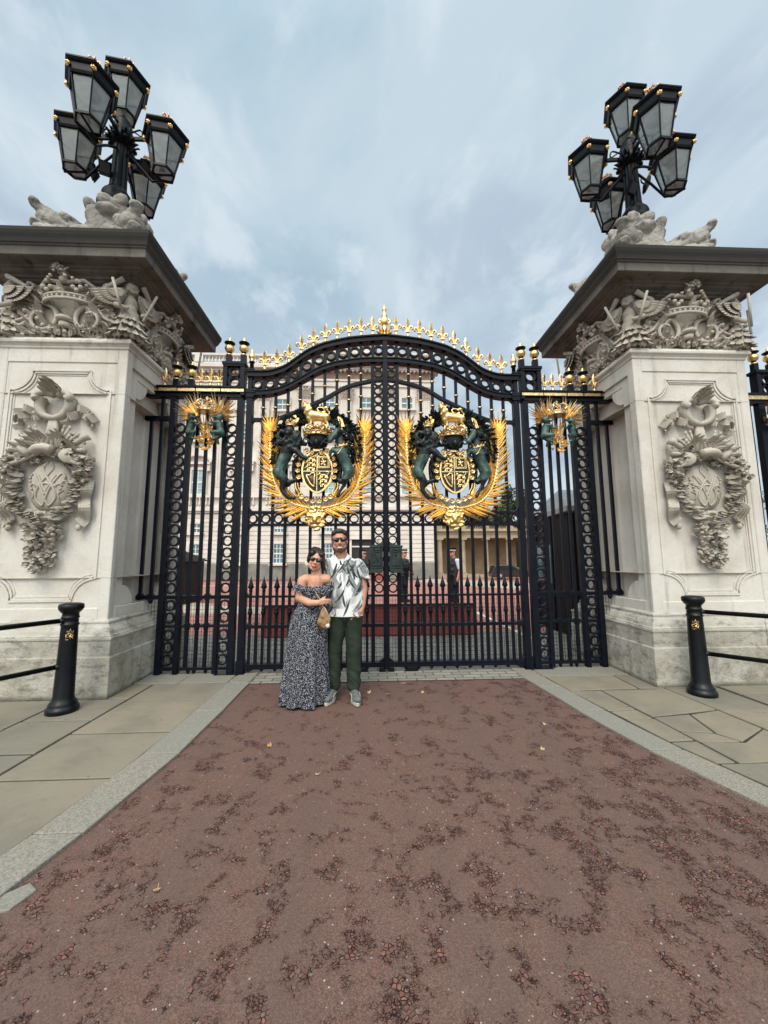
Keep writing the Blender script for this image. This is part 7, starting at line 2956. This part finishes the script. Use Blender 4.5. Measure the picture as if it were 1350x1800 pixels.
# ---------------- woman
YW = -1.10
woman = thing('person', 'woman in sunglasses and a long dark floral off-shoulder dress leaning on the man', 'woman', (-.90, YW, 0))
P, TW, QW = head_parts((-.822, YW + .0, 1.468), .96, .12, R(13))
P += [('c', (-.806, YW + .02, 1.40), .048, (-.800, YW + .03, 1.28), .052),
      ('c', (-.93, YW + .03, 1.265), .056, (-.70, YW + .04, 1.265), .056), ('c', (-.82, YW + .035, 1.25), .09, (-.835, YW + .04, 1.05), .085),
      ('c', (-.835, YW + .04, 1.05), .085, (-.87, YW + .03, .85), .11),
      # right arm: down the side, forearm across the waist
      ('c', (-.965, YW + .02, 1.252), .054, (-.985, YW + .0, 1.075), .050), ('c', (-.985, YW + .0, 1.075), .049, (-.86, YW - .125, 1.030), .038),
      ('c', (-.86, YW - .125, 1.030), .037, (-.775, YW - .165, 1.035), .029),
      ('c', (-.70, YW + .06, 1.25), .05, (-.665, YW + .12, 1.08), .042),
      ('c', (-.92, YW + .02, .85), .10, (-.93, YW + .02, .1), .05), ('c', (-.82, YW + .02, .85), .10, (-.83, YW + .02, .1), .05)]
hand(P, (-.772, YW - .165, 1.036), (.93, -.05, .14), (.1, .75, -.3), (.25, -.1, .9), .165, .42, .06)
blob_obj('body', P, M['skin_w'], woman, .0058, 2)
face_kit(woman, TW, QW, .96, False)


def wp(x, y, z):
    return TW @ Vector((x, y, z))


def WE(x, y, z, a, b, c):
    return ('e', wp(x, y, z), (a, b, c), QW)


blob_obj('hair', [WE(0, .035, .055, .089, .098, .085), WE(-.055, -.030, .078, .040, .055, .038), WE(.050, -.030, .082, .042, .055, .034), WE(-.078, .02, .02, .022, .055, .07),
                  WE(.080, .022, .0, .024, .05, .08), WE(.088, .045, -.08, .034, .05, .09), WE(.085, .05, -.16, .035, .045, .07), WE(0, .09, -.03, .07, .05, .10), WE(-.02, .065, .12, .06, .055, .035)],
         M['hair_w'], woman, .0068, 1, lambda co, n: .0045 * noise.noise(Vector((co.x * 45, co.y * 45, co.z * 12))))
mb = MB()
for k in (-1,):
    c = wp(k * .088, .0, -.052)
    mb.ball(c, (.021, .006, .026), 14, 8)
    mb.tube([wp(k * .084, .005, -.030), c + Vector((0, 0, .022))], .0025, 5)
obj('earring', mb, M['pearl'], woman)

# dress: smocked bodice
D = [('c', (-.895, YW + .03, 1.13), .098, (-.745, YW + .03, 1.13), .098), ('c', (-.89, YW + .03, 1.10), .102, (-.905, YW + .03, 1.00), .102), ('c', (-.755, YW + .03, 1.10), .102, (-.775, YW + .03, 1.00), .102),
     ('e', (-.865, YW - .055, 1.135), (.078, .068, .070)), ('e', (-.742, YW - .055, 1.135), (.078, .068, .070)), ('c', (-.91, YW + .03, 1.0), .105, (-.775, YW + .03, 1.0), .105), ('c', (-.82, YW + .0, 1.14), .10, (-.835, YW + .0, 1.0), .105)]
bd = blob(D, .0085, 3, lambda co, n: .0028 * noise.noise(Vector((co.x * 40, co.y * 40, co.z * 60))))
for v in bd.vertices:
    if v.co.z > 1.185:
        v.co.z = 1.185 + (v.co.z - 1.185) * .25
# skirt with pleats, flaring to the ground
mb = MB()
NZ, NT_ = 46, 150
rows = []
prof = [(1.06, .138, .108, -.842), (1.0, .148, .118, -.852), (.93, .175, .135, -.868), (.84, .196, .15, -.885), (.70, .208, .162, -.898), (.48, .222, .178, -.910), (.25, .238, .198, -.916), (.0, .255, .228, -.918)]


def pv(z, k):
    return interp([(p[0], p[k]) for p in reversed(prof)], z)


for i in range(NZ + 1):
    z = 1.06 - (1.06 - .004) * (i / NZ)
    f = max(0, (1.0 - z))
    row = []
    for j in range(NT_):
        a = 2 * pi * j / NT_
        am = .034 * f ** 1.5
        w = sin(a * 9 + .8 * sin(a * 2 + z * .7)) * .6 + sin(a * 17 + 1.3 + z) * .3 + .25 * sin(a * 5 + 2)
        gather = .0035 * sin(a * 46) * max(0, 1 - f * 2.2)
        r = 1 + (am * w + gather) / pv(z, 1)
        zz = z - (.02 if i == NZ else 0) * 0 + (.012 * sin(a * 7 + 1) * f ** 3)
        row.append((pv(z, 3) + pv(z, 1) * r * cos(a), YW + .03 - .01 * f + pv(z, 2) * r * sin(a), max(zz, .003)))
    rows.append(row)
vs = [p for r_ in rows for p in r_]
mb.add(vs, [(i * NT_ + j, i * NT_ + (j + 1) % NT_, (i + 1) * NT_ + (j + 1) % NT_, (i + 1) * NT_ + j) for i in range(NZ) for j in range(NT_)], 0, True)
# waist tie
mb.tube([(-.842 + .146 * cos(2 * pi * k / 32), YW + .03 + .117 * sin(2 * pi * k / 32), 1.022 + .004 * sin(k)) for k in range(33)], .0065, 6)
# off-shoulder ruffle: a wavy band round arms and bust
NB = 150
path = []
for j in range(NB):
    a = 2 * pi * j / NB
    x = -.838 + .196 * cos(a)
    y = YW + .02 + .125 * sin(a) * (1.0 if sin(a) > 0 else 1.05)
    z = 1.205 + .022 * abs(cos(a)) ** 2 - (.02 if sin(a) < 0 else 0) * abs(sin(a))
    path.append((x, y, z, a))
rv = []
for q, (dr, dz, wv) in enumerate(((-.004, .014, .004), (.004, .0, .003), (.016, -.022, .008), (.024, -.052, .013))):
    for x, y, z, a in path:
        fl = wv * sin(a * 26 + .6 * sin(a * 3)) * (1.0 if abs(cos(a)) > .55 else .55)
        k = 1 + (dr + fl) / .17
        drop = dz * (1.2 if abs(cos(a)) > .62 else .6)
        rv.append((-.838 + (x + .838) * k, YW + .02 + (y - YW - .02) * k, z + drop))
mb.add(rv, [(i * NB + j, i * NB + (j + 1) % NB, (i + 1) * NB + (j + 1) % NB, (i + 1) * NB + j) for i in range(3) for j in range(NB)], 0, True)
bm = bmesh.new()
bm.from_mesh(bd)
tmp = mb.mesh('t', [])
bm.from_mesh(tmp)
bpy.data.meshes.remove(tmp)
bmesh.ops.recalc_face_normals(bm, faces=bm.faces)
bm.to_mesh(bd)
bm.free()
bd.name = 'dress'
bd.materials.clear()
bd.materials.append(M['dress'])
bd.polygons.foreach_set('material_index', [0] * len(bd.polygons))
for p in bd.polygons:
    p.use_smooth = True
bd.transform(Matrix.Translation([-c for c in ORG[woman]]))
dr = bpy.data.objects.new('dress', bd)
COL.objects.link(dr)
dr.parent = woman
ORG[dr] = ORG[woman]

# handbag on a long thin strap, held at the waist
bag = thing('handbag', 'small tan leather pouch bag with a white pompom hanging from the woman\'s hand', 'handbag', (-.705, YW - .14, .78))
bx, by = -.705, YW - .135
B_ = [('e', (bx, by, .835), (.066, .034, .062)), ('c', (bx - .012, by, .90), .042, (bx + .002, by, .975), .014), ('c', (bx + .03, by, .86), .04, (bx + .008, by, .97), .012), ('c', (bx - .035, by, .84), .04, (bx - .005, by, .95), .012), ('e', (bx + .01, by, .80), (.05, .03, .035))]
blob_obj('pouch', B_, M['belt'], bag, .007, 2, lambda co, n: .003 * noise.noise(Vector((co.x * 40, co.y * 40, co.z * 10))))
mb = MB()
mb.tube(smooth_curve([(-.905, YW - .02, 1.325), (-.875, YW - .075, 1.255), (-.80, YW - .128, 1.14), (-.745, YW - .145, 1.06), (-.712, YW - .15, .985)], 5), .0042, 6)
mb.tube(smooth_curve([(-.905, YW - .02, 1.325), (-.90, YW + .05, 1.325), (-.86, YW + .12, 1.22), (-.76, YW + .16, 1.05)], 4), .0042, 6)
mb.tube(smooth_curve([(bx + .0, by - .03, .99), (bx + .03, by - .045, .94), (bx + .055, by - .04, .87), (bx + .045, by - .038, .83)], 4), .004, 6)
mb.tube(smooth_curve([(bx - .004, by - .03, .99), (bx - .03, by - .045, .94), (bx + .01, by - .05, .88)], 4), .003, 6)
obj('strap', mb, M['strapgold'], bag)
mb = MB()
rnd = random.Random(1)
pc = Vector((bx + .042, by - .05, .805))
mb.ball(pc, .02, 12, 8)
for i in range(60):
    d = Vector((rnd.gauss(0, 1), rnd.gauss(0, 1), rnd.gauss(0, 1))).normalized()
    mb.leaf(pc + d * .015, d, d.orthogonal(), .010, .006, .1, .1)
obj('pompom', mb, M['pearl'], bag)

# ------------------------------------------------------------------ police officers behind the gate
M['uniform'] = mottled('black_uniform', (.008, .009, .012), (.016, .017, .021), 8, .85, spec=.2)
M['vest'] = mottled('black_vest', (.010, .010, .012), (.022, .022, .025), 12, .7, bump=.3, bdist=.01)
M['cap_band'] = mottled('white_cap_band', (.65, .65, .65), (.55, .55, .56), 30, .7)
M['wshirt'] = mottled('officer_shirt', (.66, .70, .78), (.58, .62, .70), 10, .9)


def officer(label, loc, rz, sleeves=True, carry=False, cap='flat'):
    t = bpy.data.objects.new('person', None)
    COL.objects.link(t)
    t.location = loc
    t.rotation_euler = (0, 0, rz)
    ORG[t] = (0, 0, 0)
    tag(t, label, 'police officer', 'police officers behind the gate')
    H, TH, QH = head_parts((0, 0, 1.645), 1.0)
    H += [('c', (0, .02, 1.58), .055, (0, .03, 1.46), .06), ('c', (-.17, .02, 1.41), .06, (.17, .02, 1.41), .06), ('c', (0, .03, 1.36), .10, (0, .03, .98), .10)]
    hands = []
    if carry:
        arms_ = [((-.20, .02, 1.40), (-.25, -.06, 1.15), (-.03, -.26, 1.18)), ((.20, .02, 1.40), (.25, -.02, 1.15), (.10, -.22, 1.03))]
    else:
        arms_ = [((-.20, .02, 1.40), (-.255, .05, 1.13), (-.24, -.03, .88)), ((.20, .02, 1.40), (.255, .05, 1.13), (.24, -.03, .88))]
    for a, b, c in arms_:
        H += [('c', a, .055, b, .044), ('c', b, .042, c, .030)]
        d = Vector(c) - Vector(b)
        s_ = 1 if a[0] > 0 else -1
        hand(H, c, d, (-s_ * .9, .1, 0), (0, -1, .1), .18, .35)
    H += [('c', (-.09, .02, .9), .085, (-.10, .02, .10), .05), ('c', (.09, .02, .9), .085, (.10, .02, .10), .05)]
    blob_obj('body', H, M['skin_m'], t, .0085, 2)
    hair = [('e', TH @ Vector((0, .035, .03)), (.080, .090, .075), QH)]
    blob_obj('hair', hair, M['hair_m'], t, .012, 1)
    sh = [('c', (-.17, .02, 1.40), .068, (.17, .02, 1.40), .068), ('c', (-.07, .02, 1.35), .125, (-.06, .02, 1.02), .12), ('c', (.07, .02, 1.35), .125, (.06, .02, 1.02), .12)]
    for a, b, c in arms_:
        sh.append(('c', a, .068, Vector(a).lerp(Vector(b), .82 if sleeves else 1.0), .060))
        if not sleeves:
            sh.append(('c', b, .056, Vector(b).lerp(Vector(c), .92), .045))
    blob_obj('shirt', sh, M['wshirt'] if sleeves else M['uniform'], t, .014, 2, cloth_fold(9, .006))
    vt = [('c', (-.075, .02, 1.36), .132, (-.075, .02, 1.06), .134), ('c', (.075, .02, 1.36), .132, (.075, .02, 1.06), .134), ('c', (0, .02, 1.36), .132, (0, .02, 1.06), .134)]
    for x, z in ((-.09, 1.12), (.09, 1.12), (-.09, 1.27), (.10, 1.30)):
        vt.append(('e', (x, -.115, z), (.055, .045, .05)))
    blob_obj('vest', vt, M['vest'], t, .014, 1)
    tr_ = [('e', (0, .02, .95), (.17, .125, .10)), ('c', (-.085, .02, .90), .10, (-.10, .02, .48), .08), ('c', (-.10, .02, .48), .078, (-.11, .03, .10), .07),
           ('c', (.085, .02, .90), .10, (.10, .02, .48), .08), ('c', (.10, .02, .48), .078, (.11, .03, .10), .07)]
    blob_obj('trousers', tr_, M['uniform'], t, .016, 2, cloth_fold(9, .006))
    for x in (-.11, .11):
        blob_obj('shoe', [('c', (x, .05, .05), .05, (x, -.15, .04), .04)], M['uniform'], t, .014, 1)
    mb = MB()
    mb.tube([(.17 * cos(2 * pi * k / 24), .02 + .14 * sin(2 * pi * k / 24), 1.0) for k in range(25)], .028, 6)
    mb.box(-.20, -.14, -.08, .02, .88, 1.0)
    mb.box(.14, .20, -.06, .06, .84, 1.0)
    obj('belt', mb, M['vest'], t)
    mb = MB()
    z0 = 1.70
    mb.lathe([(.084, 0), (.092, .005), (.092, .045)], (0, .008, z0), 22, 1, sx=.95, sy=1.1)
    mb.lathe([(.095, .045), (.118, .07), (.122, .085), (.09, .10), (.01, .105)], (0, .008, z0), 22, 0, sx=.95, sy=1.1)
    mb.add([(.08 * cos(R(a)), .008 + .10 * sin(R(a)), z0 + .006) for a in range(200, 341, 20)] + [(.085 * cos(R(a)), .008 + .165 * sin(R(a)), z0 - .022) for a in range(200, 341, 20)],
           [(k, k + 1, k + 9, k + 8) for k in range(7)])
    obj('cap', mb, [M['uniform'], M['cap_band']], t)
    if carry:
        mb = MB()
        mb.bar((.20, -.22, .98), (-.10, -.27, 1.22), .055, .045, up=(0, -1, 0))
        mb.tube([(-.08, -.27, 1.20), (-.26, -.30, 1.34)], .014, 8)
        mb.bar((.20, -.22, .99), (.30, -.17, .93), .06, .03, up=(0, -1, 0))
        mb.bar((.05, -.245, 1.08), (.0, -.25, .94), .035, .025, up=(0, -1, 0))
        mb.tube(smooth_curve([(.24, -.2, .98), (.20, -.1, 1.42), (-.1, -.12, 1.36), (-.15, -.27, 1.22)], 5), .01, 5)
        g = obj('rifle', mb, M['vest'], None)
        g.location = loc
        g.rotation_euler = (0, 0, rz)
        tag(g, 'black rifle held by the officer beside the lock box', 'rifle')
    return t


officer('police officer in white short sleeves and black vest standing sideways', (2.36, 6.42, 0), R(-62), True)
officer('police officer in dark uniform holding a rifle beside the lock box', (1.02, 8.0, 0), R(52), False, True)
officer('police officer in a banded cap half hidden behind the man\'s shoulder', (-.38, 9.2, 0), R(30), False)

# ------------------------------------------------------------------ fallen leaves
M['dryleaf'] = mottled('dry_leaf', (.36, .17, .06), (.45, .26, .10), 40, .8)
M['paleleaf'] = mottled('pale_dry_leaf', (.52, .38, .22), (.44, .30, .16), 40, .8)
spots = [(-.04, -.88, .042, 0, 'brown fallen leaf just right of the man\'s shoes'), (-.25, -.83, .05, 1, 'pale fallen leaf close to the man\'s shoe'), (.16, -.53, .045, 0, 'curled leaf near the sett strip'),
         (-1.05, -2.02, .04, 0, 'orange leaf left of the couple on the lane'), (.36, -.86, .036, 1, 'pale curled leaf right of the couple'), (-.60, -2.45, .03, 1, 'pale twig-like leaf on the open lane'),
         (-1.22, -3.36, .034, 1, 'yellow leaf near the left kerb'), (1.35, -1.75, .03, 1, 'small yellow leaf near the right kerb'), (1.12, -2.2, .035, 1, 'tiny pale leaf on the worn lane surface')]
for i, (x, y, L, kd, lb) in enumerate(spots):
    rnd = random.Random(i)
    t = thing('fallen_leaf', lb, 'leaf', (x, y, -.014), 'fallen leaves on the lane')
    mb = MB()
    a = rnd.uniform(0, 6.28)
    for q in (-.7, 0, .7):
        d = Vector((cos(a + q), sin(a + q), .12))
        mb.leaf((x, y, -.010), d, (0, 0, 1), L * (1 if q == 0 else .7), L * .5, .3, .3)
    obj('blade', mb, M['paleleaf'] if kd else M['dryleaf'], t)
    mb = MB()
    mb.tube([(x, y, -.008), (x - cos(a) * L * .6, y - sin(a) * L * .6, -.004)], .0015, 5)
    obj('stalk', mb, M['paleleaf'], t)
